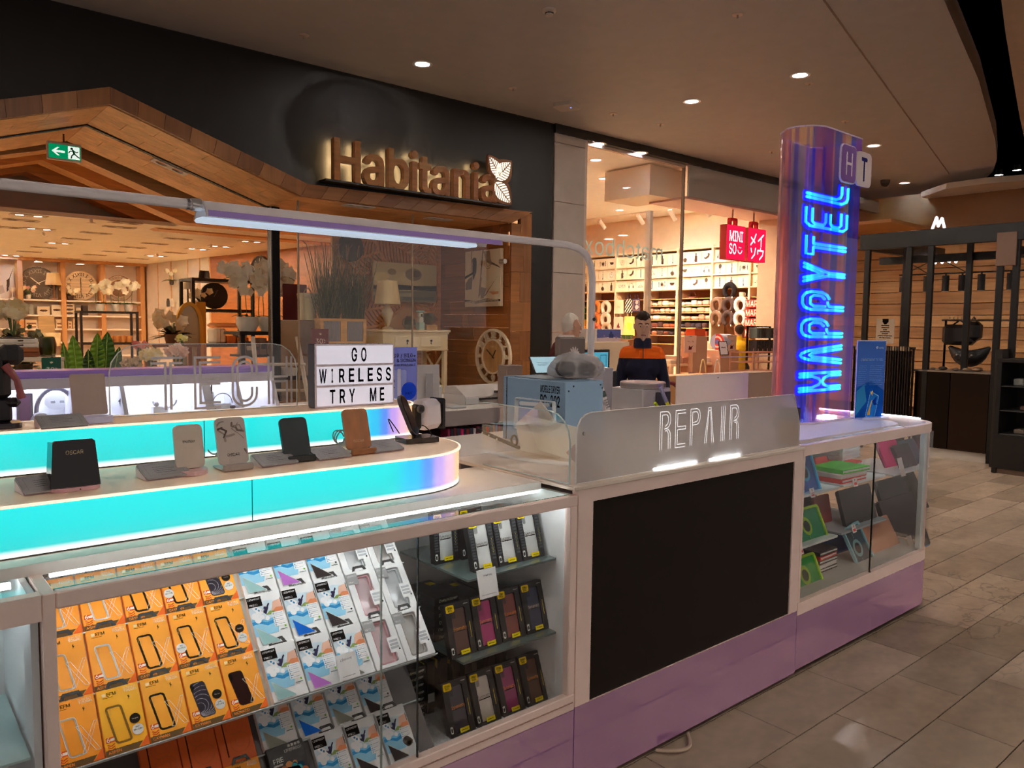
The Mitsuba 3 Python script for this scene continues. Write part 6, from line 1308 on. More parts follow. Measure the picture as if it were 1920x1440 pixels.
# white boxes with the surfer picture
def surf_box(window, green=True):
 p = P(); w, h, t = .097, .152, .02; p.part('carton', B().rbox(0, w, 0, h, 0, t, (236, 238, 238), .0012), 'satin'); b = B(); Z = t + .0004
 pic = sbox(.0, .058, .085, .112)
 b.print(Polygon([(0, .062), (.088, .062), (.088, .118), (.05, .126), (0, .112)]), (214, 232, 240), z=Z); b.print(Polygon([(.058, .086), (.094, .080), (.094, .122), (.070, .118)]), (236, 190, 166), z=Z + .0002); b.print(Polygon([(.062, .09), (.094, .083), (.094, .098), (.075, .10)]), (222, 140, 96), z=Z + .0004)
 b.print(Polygon([(.042, .084), (.056, .094), (.070, .090), (.064, .082)]), (136, 156, 92), z=Z + .0005)
 for y0, cc in ((.080, (206, 230, 242)), (.074, (120, 186, 222)), (.067, (56, 138, 190)), (.058, (150, 206, 232))): b.print(Polygon([(0, y0 - .028), (.062, y0 - .034), (.07, y0 - .01), (.058, y0), (.04, y0 - .004), (.02, y0 + .006), (0, y0 + .004)]).intersection(sbox(0, .03, .07, .1)), cc, z=Z + .0006 + (.08 - y0) * .01)
 for a, c, r in ((.012, .086, .010), (.024, .092, .008), (.03, .08, .007), (.018, .074, .009), (.044, .074, .006)): b.print(disc(a, c, r, 4), (246, 250, 252), z=Z + .001 + a * .005)
 b.print(affinity.rotate(affinity.scale(disc(.024, .102, .015, 6), .5, 1.1), 50, origin=(.024, .102)), (250, 252, 252), z=Z + .0014); b.print(U(disc(.020, .106, .003, 3), disc(.026, .100, .003, 3)), (60, 130, 180), z=Z + .0016)
 b.print(U(Polygon([(.036, .092), (.044, .086), (.054, .104), (.047, .106)]), line([(.05, .104), (.057, .114)], .004), disc(.044, .104, .004, 4), line([(.04, .092), (.034, .098)], .004)), (52, 50, 74), z=Z + .0014)
 for k in range(4): b.print(rr(.058, .092, .046 + .0105 * k, .055 + .0105 * k, .001), (250, 250, 250), z=Z + .0016); b.print(U(disc(.062, .0505 + .0105 * k, .0024, 4), sbox(.066, .050 + .0105 * k, .088, .0512 + .0105 * k)), (150, 176, 190), z=Z + .0018)
 b.print(Polygon([(0, .112), (.040, .112), (.040, .140), (0, .140)]), (20, 18, 18), z=Z + .0018); b.print(text('LIFEPROOF', .0052, True, w=.034, cx=.020, cy=.1335), (216, 216, 216), z=Z + .0021); b.print(text('FRE', .0055, True, x=.004, y=.115), (230, 230, 230), z=Z + .0021); b.print(ring(sbox(.018, .115, .026, .120), .0009), (200, 200, 200), z=Z + .0021)
 tri = Polygon([(.006, .056), (.062, .008), (.062, .004), (.012, .004)]); b.print(tri, window, z=Z + .0018); b.print(ring(tri, .0012), (200, 206, 206), z=Z + .002)
 b.print(sbox(.070, .034, .090, .0365), (120, 130, 130), z=Z + .0012); b.print(sbox(.084, .040, .089, .045), (120, 176, 60) if green else (40, 40, 44), z=Z + .0012); b.print(sbox(.092, .10, .0935, .125), (30, 30, 30), z=Z + .0012)
 p.part('print', b, 'matte'); tb = B(); hang_tab(tb, .052, h, t); p.part('hang_tab', tb, 'satin'); return p
def frame_box(c, tag):
 p = P(); w, h, t = .099, .152, .02; op = Polygon([(.022, .006), (.076, .006), (.076, .014), (.088, .020), (.088, .034), (.088, .05), (.064, .05), (.064, .078), (.078, .078), (.078, .136), (.022, .136)])
 p.part('carton', B().slab(rr(0, w, 0, h, .002).difference(rr(.020, .078, .010, .138, .006)), t, (240, 242, 242)).box(.001, w - .001, .001, h - .001, 0, .002, (226, 230, 230)), 'satin')
 p.part('phone_case', B().slab(ring(rr(.022, .076, .012, .136, .009), .004), .011, c, z0=.003).slab(rr(.024, .074, .014, .134, .007), .002, tuple(int(.5 * v + 110) for v in c), z0=.003), 'gloss')
 b = B(); Z = t + .0006; b.print(rr(.060, .096, .036, .082, .002), (246, 248, 248), z=Z)
 for k in range(3): b.print(sbox(.064, .066 - k * .010, .092, .073 - k * .010), (186, 190, 194), z=Z + .0004)
 b.print(sbox(.088, .040, .093, .045), (40, 40, 44), z=Z + .0004); b.print(sbox(0, .112, .036, .146), tag, z=Z); b.print(text('LIFEPROOF', .0048, True, w=.030, cx=.018, cy=.138), (224, 224, 224), z=Z + .0004); b.print(text('NEXT', .005, True, x=.004, y=.117), (224, 224, 224), z=Z + .0004)
 p.part('print', b, 'matte'); tb = B(); hang_tab(tb, .05, h, t); p.part('hang_tab', tb, 'satin'); return p
sb_ = {'teal': surf_box((150, 190, 190)), 'purple': surf_box((176, 110, 190)), 'grey': surf_box((120, 122, 112)), 'blue': surf_box((30, 96, 190)), 'black': surf_box((56, 50, 50), False)}
fb = {'pink': frame_box((206, 160, 166), (150, 150, 150)), 'grey': frame_box((170, 166, 160), (150, 150, 150)), 'clear': frame_box((200, 206, 210), (160, 160, 160))}
grid = [[sb_['teal'], sb_['purple'], sb_['grey'], fb['pink'], fb['grey']], [sb_['teal'], sb_['blue'], sb_['black'], fb['pink'], fb['clear']], [sb_['teal'], sb_['purple'], sb_['black'], fb['clear'], fb['grey']]]
nm = [['teal', 'purple', 'grey', 'pink', 'grey'], ['teal', 'blue', 'black', 'pink', 'clear'], ['teal', 'purple', 'black', 'clear', 'grey']]
for r in range(3):
 for k in range(5):
  y, z = 1.862 + SL[0] * ROWL * r, .640 + SL[1] * ROWL * r; M = rack_M(.786 + k * .1015, y, z); M[:3, 3] += M[:3, 2] * (-.0195 - .0015 * r)
  grid[r][k].put('phone_case_box', M, (f'white surfer picture box with a {nm[r][k]} window' if k < 3 else f'white framed box showing a {nm[r][k]} phone case') + f' in the {rown[r]} row of the upper shelf', 'phone case box', None)
low = [[None, sb_['teal'], sb_['black'], sb_['black']], [sb_['grey'], sb_['blue'], sb_['grey'], sb_['black']]]
for r in range(2):
 for k in range(4):
  if low[r][k] is None: continue
  M = rack_M((.825 if r == 0 else .80) + k * .104, 1.862 + SL[0] * ROWL * r, .345 + SL[1] * ROWL * r); M[:3, 3] += M[:3, 2] * (-.0195 - .0015 * r)
  low[r][k].put('phone_case_box', M, f'surfer picture box in the {rown[r]} row of the lower shelf, {ORD[k]} from the left', 'phone case box', 'surfer picture boxes on the lower shelf')
p = P(); w, h, t = .105, .155, .022; p.part('carton', B().rbox(0, w, 0, h, 0, t, (18, 16, 16), .0015), 'satin'); b = B(); Z = t + .0005
b.print(text('LIFEPROOF', .0075, True, w=.05, x=.048, y=.132), (214, 214, 210), z=Z); b.print(text('FRE', .012, True, x=.012, y=.112), (226, 226, 220), z=Z); b.print(sbox(.010, .103, .036, .108), (200, 196, 190), z=Z)
for k in range(4): b.print(rr(.06 + .0095 * k, .067 + .0095 * k, .143, .150, .001), (206, 206, 200), z=Z)
for k in range(34):
 a = k * .42; r_ = .034 + .010 * rng.random(); b.print(disc(.056 + r_ * math.cos(a) * .95, .052 + r_ * 1.15 * math.sin(a), .006 + .006 * rng.random(), 4), rng.choice([(60, 140, 150), (30, 60, 80), (200, 140, 90), (120, 180, 190), (60, 40, 40), (150, 90, 60)]), z=Z + .0002 + .00001 * k)
b.print(affinity.rotate(rr(.034, .076, .012, .092, .008), -6), (14, 12, 14), z=Z + .0012); b.print(disc(.060, .042, .010, 6), (170, 60, 170), z=Z + .0016); b.print(disc(.060, .042, .004, 4), (30, 10, 30), z=Z + .0018)
p.part('print', b, 'matte'); M = rack_M(.80, 1.862, .345); M[:3, 3] += M[:3, 2] * -.018; p.put('phone_case_box', M, 'black phone case box with a glowing colourful ring on the lower shelf', 'phone case box')
q = P(); M = rack_M(.965, 1.848, .650, (0, .45, .9)); q.part('', B().box(0, .062, 0, .068, .004, .006, (244, 246, 246)).print(text('Lifeproof', .006, x=.012, y=.050), (90, 90, 96), z=.0063).print(sbox(.010, .008, .048, .0095), (150, 150, 150), z=.0063), 'satin'); q.put('price_card', M, 'white card lettered Lifeproof in front of the white boxes', 'sign')
# black boxes with windows
def black_box(c, word=(226, 130, 50), white=False, lean=None, back=False):
 p = P(); w, h, t = .098, .168, .024
 p.part('carton', B().slab(rr(0, w, 0, h, .002).difference(rr(.022, .078, .008, .150, .005)) if not back else rr(0, w, 0, h, .002), t, (24, 22, 22)).box(.001, w - .001, .001, h - .001, 0, .003, (18, 16, 16)), 'satin')
 if not back: p.part('phone_case', B().slab(rr(.023, .077, .010, .148, .006), .015, c, z0=.004).slab(rr(.028, .040, .120, .142, .003), .001, tuple(int(v * .6) for v in c), z0=.0191), 'gloss')
 b = B(); Z = t + .0005
 b.print(rr(.004, .036, .140, .163, .005), (255, 216, 0), z=Z); b.print(text('Otter', .0075, True, w=.022, cx=.020, cy=.155), (40, 34, 10), z=Z + .0004); b.print(text('BOX', .006, True, w=.016, cx=.020, cy=.1465), (40, 34, 10), z=Z + .0004)
 if not back:
  b.print(text('Symmetry', .011, w=.052, cx=.051, cy=.086), word, z=.0196); b.print(sbox(.028, .0765, .072, .0795), (40, 36, 36), z=.0196)
  b.print(rr(.038, .074, .006, .020, .001), (244, 216, 20), z=Z); b.print(sbox(.044, .012, .068, .0135), (70, 60, 20), z=Z + .0004)
 else: b.print(rr(.03, .07, .02, .034, .001), (244, 216, 20), z=Z)
 b.print(rr(.003, .013, .012, .034, .004), (226, 226, 222), z=Z); b.print(rr(.005, .011, .016, .028, .002), (40, 36, 36), z=Z + .0004); b.print(sbox(.074, .157, .092, .1595), (150, 150, 146), z=Z); b.print(sbox(.087, .05, .089, .10), (214, 180, 20), z=Z)
 if white:
  for k in range(11): b.print(sbox(.081, .03 + .011 * k, .096, .037 + .011 * k), (64, 66, 70), z=Z); b.print(sbox(.003, .04 + .009 * k, .018, .046 + .009 * k), (64, 66, 70), z=Z)
 p.part('print', b, 'matte'); return p
for (y0, y1, x0, z, lab) in ((1.868, 2.27, 1.40, .575, 'middle glass shelf under the black boxes'), (1.875, 2.27, 1.42, .832, 'top glass shelf under the white windowed boxes')):
 q = P(); q.part('sheet', B().rbox(x0, 1.798, y0, y1, z - .008, z, (70, 80, 78), .001), 'gloss'); q.part('bracket', B().box(x0 + .05, x0 + .07, y0 + .05, 2.28, z - .02, z - .008, (180, 184, 184)).box(1.76, 1.78, y0 + .05, 2.28, z - .02, z - .008, (180, 184, 184)), 'metal'); q.put('glass_shelf', None, lab, 'shelf')
def bb(proto, x, y, z, lean, lab, rz=0): proto.put('windowed_case_box', frame((x, y, z), (1, 0, 0), (0, lean, 1)) @ mv(0, 0, -.024), lab, 'phone case box')
wb = black_box((226, 228, 226), (120, 116, 110), True)
for k in range(3): bb(wb, 1.478 + k * .104, 1.915, .8325, .30, f'clear white phone case box on the top glass shelf, {ORD[k]} from the left')
bb(black_box((216, 220, 218), (110, 106, 100), True), 1.425, 2.06, .8325, .12, 'clear case box standing at the back left of the top glass shelf'); bb(black_box((0, 0, 0), back=True), 1.53, 2.05, .8325, .15, 'black box with a yellow corner tag behind the white windowed boxes')
cs = [((72, 44, 34), (236, 150, 50), 'brown'), ((150, 40, 96), (240, 150, 60), 'magenta'), ((104, 44, 34), (240, 130, 40), 'rust'), ((44, 46, 66), (190, 170, 160), 'navy')]
for k, (c, wc, n_) in enumerate(cs): bb(black_box(c, wc), 1.384 + k * .1055, 1.905, .5755, .30, f'black box showing a {n_} phone case on the middle glass shelf')
cs = [((40, 38, 48), (236, 140, 50), 'dark'), ((206, 196, 186), (120, 110, 104), 'pale clear'), ((120, 30, 80), (240, 140, 60), 'crimson'), ((72, 46, 30), (240, 150, 50), 'bronze')]
for k, (c, wc, n_) in enumerate(cs): bb(black_box(c, wc), 1.383 + k * .1075, 1.905, .3185, .38, f'black box showing a {n_} phone case on the case floor')
# stacks of black boxes lying flat
pf = P(); pf.part('carton', B().rbox(0, .10, 0, .175, 0, .024, (22, 20, 20), .0015), 'satin'); b = B(); b.print(text('Defender', .010, x=.02, y=.007), (190, 186, 150), M=frame((0, -.0006, 0), (1, 0, 0), (0, 0, 1))).print(text('USP', .007, True, x=.075, y=.008), (214, 214, 210), M=frame((0, -.0006, 0), (1, 0, 0), (0, 0, 1))).print(rr(.06, .09, .12, .15, .004), (214, 180, 10), z=.0245).print(text('Strada Folio', .008, x=.03, y=.008), (170, 166, 150), M=frame((-.0006, .175, 0), (0, -1, 0), (0, 0, 1)))
pf.part('print', b, 'matte')
for k in range(6): pf.put('flat_case_box', mv(1.415 + .004 * rng.random(), 2.05 + .006 * rng.random(), .5752 + k * .0245 + .0003), f'flat black box in the stack behind the brown windowed box, {ORD[k]} from the bottom', 'phone case box', 'black boxes stacked on the middle glass shelf')
for k in range(7): pf.put('flat_case_box', mv(1.30 + .004 * rng.random(), 2.08 + .006 * rng.random(), .3183 + k * .0247), f'flat black box in the stack on the case floor, {ORD[k]} from the bottom', 'phone case box', 'black boxes stacked on the case floor')
for i, x in enumerate((1.52, 1.63)):
 for k in range(5): pf.put('flat_case_box', mv(x + .003 * rng.random(), 2.05, .5752 + k * .0247), f'flat black box in the {("second", "third")[i]} stack on the middle shelf, {ORD[k]} from the bottom', 'phone case box', f'black boxes in the {("second", "third")[i]} stack')
sp = P(); sp.part('carton', B().rbox(0, .03, 0, .12, 0, .18, (20, 18, 18), .0015).box(.002, .028, -.0008, 0, .04, .07, (210, 206, 196)).box(-.0008, 0, .02, .1, .14, .17, (200, 170, 20)), 'satin')
for k in range(7): sp.put('standing_case_box', mv(1.41 + k * .052, 2.08, .3185), f'black box standing at the back of the case floor, {ORD[k]} from the left', 'phone case box', 'black boxes standing on the case floor')
q = P(); M = frame((1.475, 1.865, .80), (1, 0, 0), (-.1, .25, 1)); q.part('', B().box(-.02, .055, -.035, .055, 0, .002, (246, 248, 248)).print(text('OtterBox', .006, x=.004, y=.032), (80, 80, 84), z=.0023).print(sbox(-.012, -.025, .045, -.0235), (150, 150, 150), z=.0023), 'satin'); q.put('price_card', M, 'white card lettered OtterBox hanging from the top glass shelf', 'sign')
# goods in the tablet case
def tablet(px, py, y, w, h, c, inner, lab, tilt=.35, yaw=0, rot=0):
 """rugged tablet cover with a round back, its lower left corner at that pixel on plane y"""
 o = at(px, py, y=y); q = P(); body = rr(0, w, 0, h, .016)
 q.part('shell', B().slab(ring(body, .013), .016, c).slab(body.buffer(-.010), .008, inner), 'satin'); b = B()
 b.print(disc(w * .42, h * .5, min(w, h) * .24, 10), tuple(int(v * .7) for v in c), z=.0086); b.print(disc(w * .42, h * .5, min(w, h) * .15, 8), tuple(int(v * .35) for v in inner), z=.009); b.print(U(sbox(w * .415, h * .72, w * .425, h * .95), sbox(w * .415, h * .05, w * .425, h * .28)), c, z=.009)
 q.part('stand_ring', b, 'satin'); q.put('tablet_case', frame(o, (math.cos(math.radians(yaw)), math.sin(math.radians(yaw)), 0), (0, tilt, 1)) @ mv(rz=rot), lab, 'tablet case')
def shelf(px0, px1, py, y, dep, lab, c=(226, 232, 232)):
 a, b2 = at(px0, py, y=y), at(px1, py, y=y); z = a[2]
 q = P(); q.part('board', B().rbox(a[0], b2[0], y, y + dep, z - .012, z, c, .002), 'satin'); q.part('bracket', B().box((a[0] + b2[0]) / 2 - .01, (a[0] + b2[0]) / 2 + .01, y + dep, 2.44, z - .03, z, (120, 120, 120)), 'metal'); q.put('small_shelf', None, lab, 'shelf'); return z
Y1 = 1.90
z1 = shelf(1504, 1574, 930, 1.86, .34, 'small white shelf, upper one at the left of the tablet case')
z1b = shelf(1500, 1570, 1027, 1.86, .34, 'small white shelf, lower one at the left of the tablet case')
z2 = shelf(1582, 1660, 910, 1.90, .36, 'white shelf under the stacked folio covers')
z3 = shelf(1676, 1742, 890, 1.96, .36, 'white shelf at the upper right of the tablet case')
z4 = shelf(1578, 1662, 1000, 1.96, .36, 'grey shelf in the middle of the tablet case', (150, 156, 160))
tablet(1503, 930, 1.90, .17, .205, (60, 190, 236), (16, 60, 120), 'bright blue tablet case on the upper left shelf of the tablet case')
tablet(1500, 1029, 1.90, .265, .185, (176, 220, 40), (10, 110, 70), 'lime edged green tablet case on the lower left shelf', .45)
tablet(1500, 1123, 1.89, .235, .19, (176, 220, 40), (22, 130, 50), 'lime edged tablet case on the floor of the tablet case, left corner', .45)
tablet(1612, 1078, 1.90, .20, .25, (150, 206, 214), (40, 60, 70), 'pale blue tablet case leaning on the floor of the tablet case', .45, rot=8)
def folio(x, y, z, w, d, t, c, lab, page=(226, 224, 220), rz=0, grp=None):
 q = P(); q.part('cover', B().rbox(-w / 2, w / 2, 0, d, 0, t * .26, c, .002).rbox(-w / 2, w / 2, 0, d, t * .74, t, c, .002).rbox(-w / 2, -w / 2 + .006, 0, d, 0, t, c, .002), 'satin'); q.part('inside', B().rbox(-w / 2 + .006, w / 2 - .003, .003, d - .003, t * .26, t * .74, page, .001), 'satin')
 q.put('folio_cover', mv(x, y, z, rz), lab, 'tablet cover', grp)
xs = (at(1582, 908, y=1.92)[0] + at(1655, 900, y=1.92)[0]) / 2
for k, (c, n_, dx) in enumerate((((206, 50, 40), 'red', -.12), ((214, 196, 190), 'pale pink', -.12), ((70, 176, 40), 'green', -.10))): folio(xs + dx, 1.915, z2 + .0005 + k * .024, .27, .2, .023, c, f'{n_} folio tablet cover in the front stack of the tablet case', rz=-2 * k)
for k, (c, n_, dx) in enumerate((((190, 40, 80), 'pink edged', .12), ((206, 60, 46), 'scarlet', .11))): folio(xs + dx, 2.03, z2 + .0005 + k * .030, .23, .2, .029, c, f'{n_} folio tablet cover behind the green one', rz=4)
for k, n_ in enumerate(('lowest', 'middle', 'topmost')): folio(xs + .22, 2.10, z2 + .0605 + k * .026, .25, .2, .025, (226, 224, 222), f'white marbled folio tablet cover, {n_} of the three', rz=4)
def lean_cover(px0, px1, py0, py1, y, c, lab, tilt=.35, t=.014, cat='tablet cover', bsdf='satin', sk=0):
 a = at(px0, py1, y=y); b2 = at(px1, py1, y=y); top = at(px0, py0, y=y); w = b2[0] - a[0]; h = (top[2] - a[2]) * 1.02
 q = P(); q.part('cover', B().slab(rr(0, w, 0, h, .012), t, c), bsdf); q.part('back', B().slab(rr(.003, w - .003, .003, h - .003, .012), t * .5, tuple(int(v * .6) for v in c), z0=-t * .6), 'satin')
 q.put('leaning_cover', frame((a[0], y, a[2]), (1, 0, 0), (0, tilt, 1)), lab, cat)
lean_cover(1660, 1694, 826, 878, 2.06, (206, 40, 110), 'magenta tablet cover leaning on the upper right shelf', .5); lean_cover(1690, 1718, 836, 884, 2.02, (36, 42, 46), 'dark tablet cover beside the magenta one', .5); lean_cover(1706, 1736, 826, 882, 2.06, (60, 72, 84), 'clear edged dark cover at the right of the upper shelf', .6, bsdf='gloss')
lean_cover(1583, 1640, 924, 990, 2.02, (38, 34, 34), 'black tablet cover standing on the middle grey shelf', .3); lean_cover(1652, 1704, 905, 950, 2.12, (44, 40, 38), 'black cover under the upper right shelf', .4); lean_cover(1700, 1738, 895, 965, 2.1, (70, 66, 62), 'clear plastic cover under the upper right shelf', .5, bsdf='gloss')
lean_cover(1638, 1690, 985, 1062, 1.93, (206, 150, 120), 'tan folio tablet cover leaning on the case floor', .55, .02); lean_cover(1676, 1738, 945, 1046, 2.0, (44, 36, 34), 'large black folio cover behind the tan one', .4, .02); lean_cover(1722, 1740, 975, 1030, 2.06, (50, 90, 130), 'blue cover at the right end of the case floor', .4)
lean_cover(1545, 1592, 1008, 1085, 2.06, (40, 66, 120), 'dark blue cover standing behind the floor stack', .25, .02); lean_cover(1530, 1552, 860, 888, 2.1, (206, 60, 54), 'red cover at the back of the upper left shelf', .3); lean_cover(1555, 1590, 855, 890, 2.16, (90, 94, 98), 'grey cover at the back of the upper shelf', .3); lean_cover(1528, 1556, 935, 985, 2.1, (120, 44, 40), 'dark red cover below the upper left shelf', .2)
a = at(1552, 1100, y=1.95)
for k, (c, n_) in enumerate((((60, 56, 60), 'dark grey'), ((230, 226, 222), 'white'), ((44, 40, 44), 'black'), ((196, 50, 44), 'red'), ((56, 48, 50), 'charcoal'))): folio(a[0], 1.95, .3605 + k * .022, .19, .22, .021, c, f'{n_} folio in the floor stack of the tablet case', rz=2 * (k % 2))
for px, py, y, lab in ((1524, 925, 1.86, 'upper left shelf'), (1604, 905, 1.895, 'folio stack shelf'), (1502, 1032, 1.855, 'lower left shelf'), (1602, 992, 1.95, 'middle grey shelf'), (1556, 1098, 1.86, 'floor stack'), (1592, 1085, 1.86, 'floor beside the pale blue case'), (1610, 1082, 1.86, 'floor under the pale blue case')):
 o = at(px, py, y=y); q = P(); q.part('card', B().box(0, .042, 0, .045, 0, .002, (240, 236, 232)).print(sbox(.006, .008, .036, .022), (190, 50, 50), z=.0023).print(sbox(.018, .030, .024, .040), (60, 50, 50), z=.0023), 'satin'); q.put('price_tag', frame((o[0] - .02, y - .002, o[2] - .02), (1, 0, 0), (0, .3, 1)), f'small white and red price tag at the {lab}', 'price tag')
for px, py, y, lab in ((1694, 893, 1.94, 'white blank card on the upper right shelf'), (1712, 1040, 1.87, 'white blank card on the floor before the large black folio')):
 o = at(px, py, y=y); one('white_card', B().box(0, .06, 0, .11, 0, .002, (226, 218, 212)), 'satin', lab, 'sign', M=frame((o[0] - .03, y, o[2]), (1, 0, 0), (0, .3, 1)))


# ================================================================ ON THE GLOWING STEPS
Z1, Z2 = 1.2085, 1.3305
def plate(px, py, z, yaw, lab, w=.115, d=.085):
 """small acrylic information stand, front left corner at that pixel on the step"""
 o = at(px, py, z=z); q = P(); q.part('card', B().slab(rr(0, w, 0, d, .004), .004, (150, 148, 150)).print(ring(rr(.012, w - .012, .012, d - .012, .003), .0008), (110, 110, 116), z=.0043).print(U(*[sbox(.03, d * .3 + .010 * k, w - .03 - .01 * (k % 2), d * .3 + .0025 + .010 * k) for k in range(4)]), (96, 98, 104), z=.0043), 'satin', 'grey information card')
 q.part('base', B().slab(Polygon([(0, 0), (d, 0), (d, .028)]), w, (240, 214, 214), M=frame((0, 0, 0), (0, 1, 0), (0, 0, 1))), 'satin')
 q.e[0] = (q.e[0][0], {**q.e[0][1], 'to_world': T4(frame((0, 0, .003), (1, 0, 0), (0, 1, .33)))})
 # bake the card's tilt into the placement
 M = mv(o[0], o[1], z + .0005, yaw); key = numbered('information_stand'); labels[key] = {'label': lab, 'category': 'card stand'}
 for rel, e in q.e:
  base = np.array(e['to_world'].matrix, float) if 'to_world' in e else np.eye(4)
  scene[f'{key}__{rel}'] = {**e, 'to_world': T4(M @ base)}
 labels[f'{key}__card'] = {'label': 'grey information card'}
plate(46, 931, Z1, 6, 'grey information card left of the black speaker shaped charger'); plate(276, 903, Z1, 4, 'grey information card left of the white charger'); plate(492, 878, Z1, 4, 'grey information card between the marble and the black charger', d=.075); plate(598, 865, Z1, 4, 'grey information card right of the black charger', d=.075); plate(704, 851, Z1, 4, 'grey information card right of the wooden charger', d=.075); plate(78, 806, Z2, 4, 'brown grey information card on the upper step by the tall stand', d=.075)
def charger(px, py, z, w, h, c, lab, tilt=.32, yaw=0, word=None, veins=False, bsdf='satin', tray=True, round_base=False):
 o = at(px, py, z=z); q = P(); M2 = frame((0, .02, .012), (1, 0, 0), (0, tilt, 1))
 b = B().slab(rr(-w / 2, w / 2, 0, h, .014), .010, c, M=M2); q.part('pad', b, bsdf); pb = B()
 if word: pb.print(text(word, .0085, w=w * .42, cx=0, cy=h * (.20 if veins or tray else .62)), (40, 34, 34) if sum(c) > 420 else (220, 200, 170), M=M2, z=.0106)
 if veins:
  rg = random.Random(8); p = (w * .3, h * .95)
  for k in range(7):
   a = [(rg.uniform(-.4, .4) * w, rg.uniform(.25, .95) * h)]
   for s in range(4): a.append((a[-1][0] + rg.uniform(-.2, .25) * w, a[-1][1] + rg.uniform(-.16, .03) * h))
   pb.print(LineString(a).buffer(.0012 + .0025 * rg.random()).intersection(rr(-w / 2 + .004, w / 2 - .004, .01, h - .01, .01)), rg.choice([(110, 96, 90), (150, 136, 128), (84, 74, 72)]), M=M2, z=.0104 + .0001 * k)
 if pb.n: q.part('print', pb, 'matte')
 if round_base: q.part('base', B().slab(affinity.scale(disc(0, .02, 1, 12), w * .58, .055, origin=(0, .02)), .012, (220, 180, 180)), 'satin')
 else: q.part('foot', B().rbox(-w / 2, w / 2, -.02, .07, 0, .007, c, .003).rbox(-w / 2, w / 2, -.022, -.010, 0, .020, tuple(int(v * .8) for v in c), .003), 'satin')
 return q.put('charging_stand', mv(o[0], o[1], z + .0005, yaw), lab, 'phone charger'), o
charger(361, 889, Z1, .076, .120, (208, 192, 176), 'pale beige upright phone charger on the lower step', .22, word='momax', tray=False, round_base=True)
charger(443, 881, Z1, .084, .134, (196, 182, 174), 'marble patterned upright phone charger on the lower step', .30, word='OSCAR', veins=True)
charger(562, 865, Z1, .086, .118, (26, 34, 38), 'black upright phone charger in the middle of the lower step', .34)
charger(678, 851, Z1, .088, .130, (160, 104, 66), 'wood grained upright phone charger on the lower step', .30, word='OSCAR', bsdf='wood_z')
o = at(146, 922, z=Z1); q = P()      # black tower charger
M2 = frame((0, 0, .008), (1, 0, 0), (0, .1, 1)); pl = Polygon([(-.054, 0), (.054, 0), (.046, .108), (.040, .114), (-.040, .114), (-.046, .108)])
q.part('body', B().slab(pl, .014, (14, 14, 20), M=M2).slab(Polygon([(-.05, 0), (.05, 0), (.042, .110), (-.042, .110)]), .065, (12, 12, 16), M=M2 @ mv(0, 0, -.075)), 'gloss'); q.part('base', B().slab(rr(-.056, .056, -.025, .075, .03), .009, (220, 170, 176)), 'satin'); q.part('lettering', B().print(text('OSCAR', .0095, w=.038, cx=0, cy=.084), (214, 190, 150), M=M2, z=.0146), 'matte')
q.part('led', B().add(ball((.006, -.029, .005), .0015), (60, 40, 40)), 'matte'); q.put('charging_tower', mv(o[0], o[1] + .03, Z1 + .0005, 0), 'black tapered charger lettered OSCAR at the left of the lower step', 'phone charger')
o = at(788, 829, z=Z1); q = P()      # slim black stand with cable
M2 = frame((-.05, .02, .02), (.35, .94, 0), (-.35, .0, 1)); q.part('base', B().slab(rr(-.055, .075, -.045, .05, .006), .018, (22, 18, 22)), 'gloss'); M2 = frame((-.0, .0, .018), (.72, .69, 0), (-.52, .10, 1))
oval = rr(-.033, .033, 0, .155, .032); q.part('pad', B().slab(oval, .012, (60, 56, 60), M=M2).slab(oval.buffer(-.006), .002, (18, 16, 22), M=M2, z0=.012), 'gloss'); q.part('cable', B().tube([(-.05 - .03 * math.sin(math.pi * t), .02 + .05 * t, .03 + .05 * math.sin(math.pi * t)) for t in np.linspace(0, 1, 10)], .002, (20, 18, 20), 6).tube([(.03 + .05 * t, .01, .055 - .05 * t * t) for t in np.linspace(0, 1, 8)], .002, (20, 18, 20), 6), 'satin')
q.put('oval_charging_stand', mv(o[0] - .01, o[1] + .02, Z1 + .0005, -6), 'black oval phone charger on a flat base at the right end of the lower step', 'phone charger')
o = at(812, 812, z=Z1); q = P()      # white headset
q.part('shell', B().add(rbox3(-.055, .055, -.05, .045, .01, .125, .022), (232, 222, 230), M=mv(ry=-4)), 'gloss'); q.part('strap', B().rbox(.050, .062, -.046, .042, .004, .128, (18, 16, 18), .012), 'satin'); q.part('visor', B().rbox(-.085, -.053, -.042, .036, .012, .11, (16, 14, 16), .012), 'satin'); q.part('knob', B().cyl((-.07, -.05, .095), (-.07, -.04, .095), .016, (60, 58, 60), 14).cyl((-.07, -.052, .095), (-.07, -.05, .095), .010, (30, 28, 30), 12), 'satin')
q.put('viewing_headset', mv(o[0] + .01, o[1] + .06, Z1 + .0005, 8), 'white and black viewing headset behind the oval charger', 'headset')
for px, py, lab in ((405, 858, 'grey loop of cable beside the marble charger'), (640, 838, 'looped cable behind the wooden charger')):
 o = at(px, py, z=Z1); q = P()
 for k in range(3): q.part('loop', B().tube([(.02 * math.cos(a) + .006 * k, .012 * math.sin(a), .03 + .022 * math.sin(a + .4 * k)) for a in np.linspace(0, 6.0, 14)], .0022, (150, 146, 150), 6), 'satin')
 q.part('plug', B().rbox(.0, .03, -.006, .006, .0, .012, (190, 188, 190), .003), 'satin'); q.put('coiled_cable', mv(o[0], o[1] + .02, Z1 + .001), lab, 'cable')
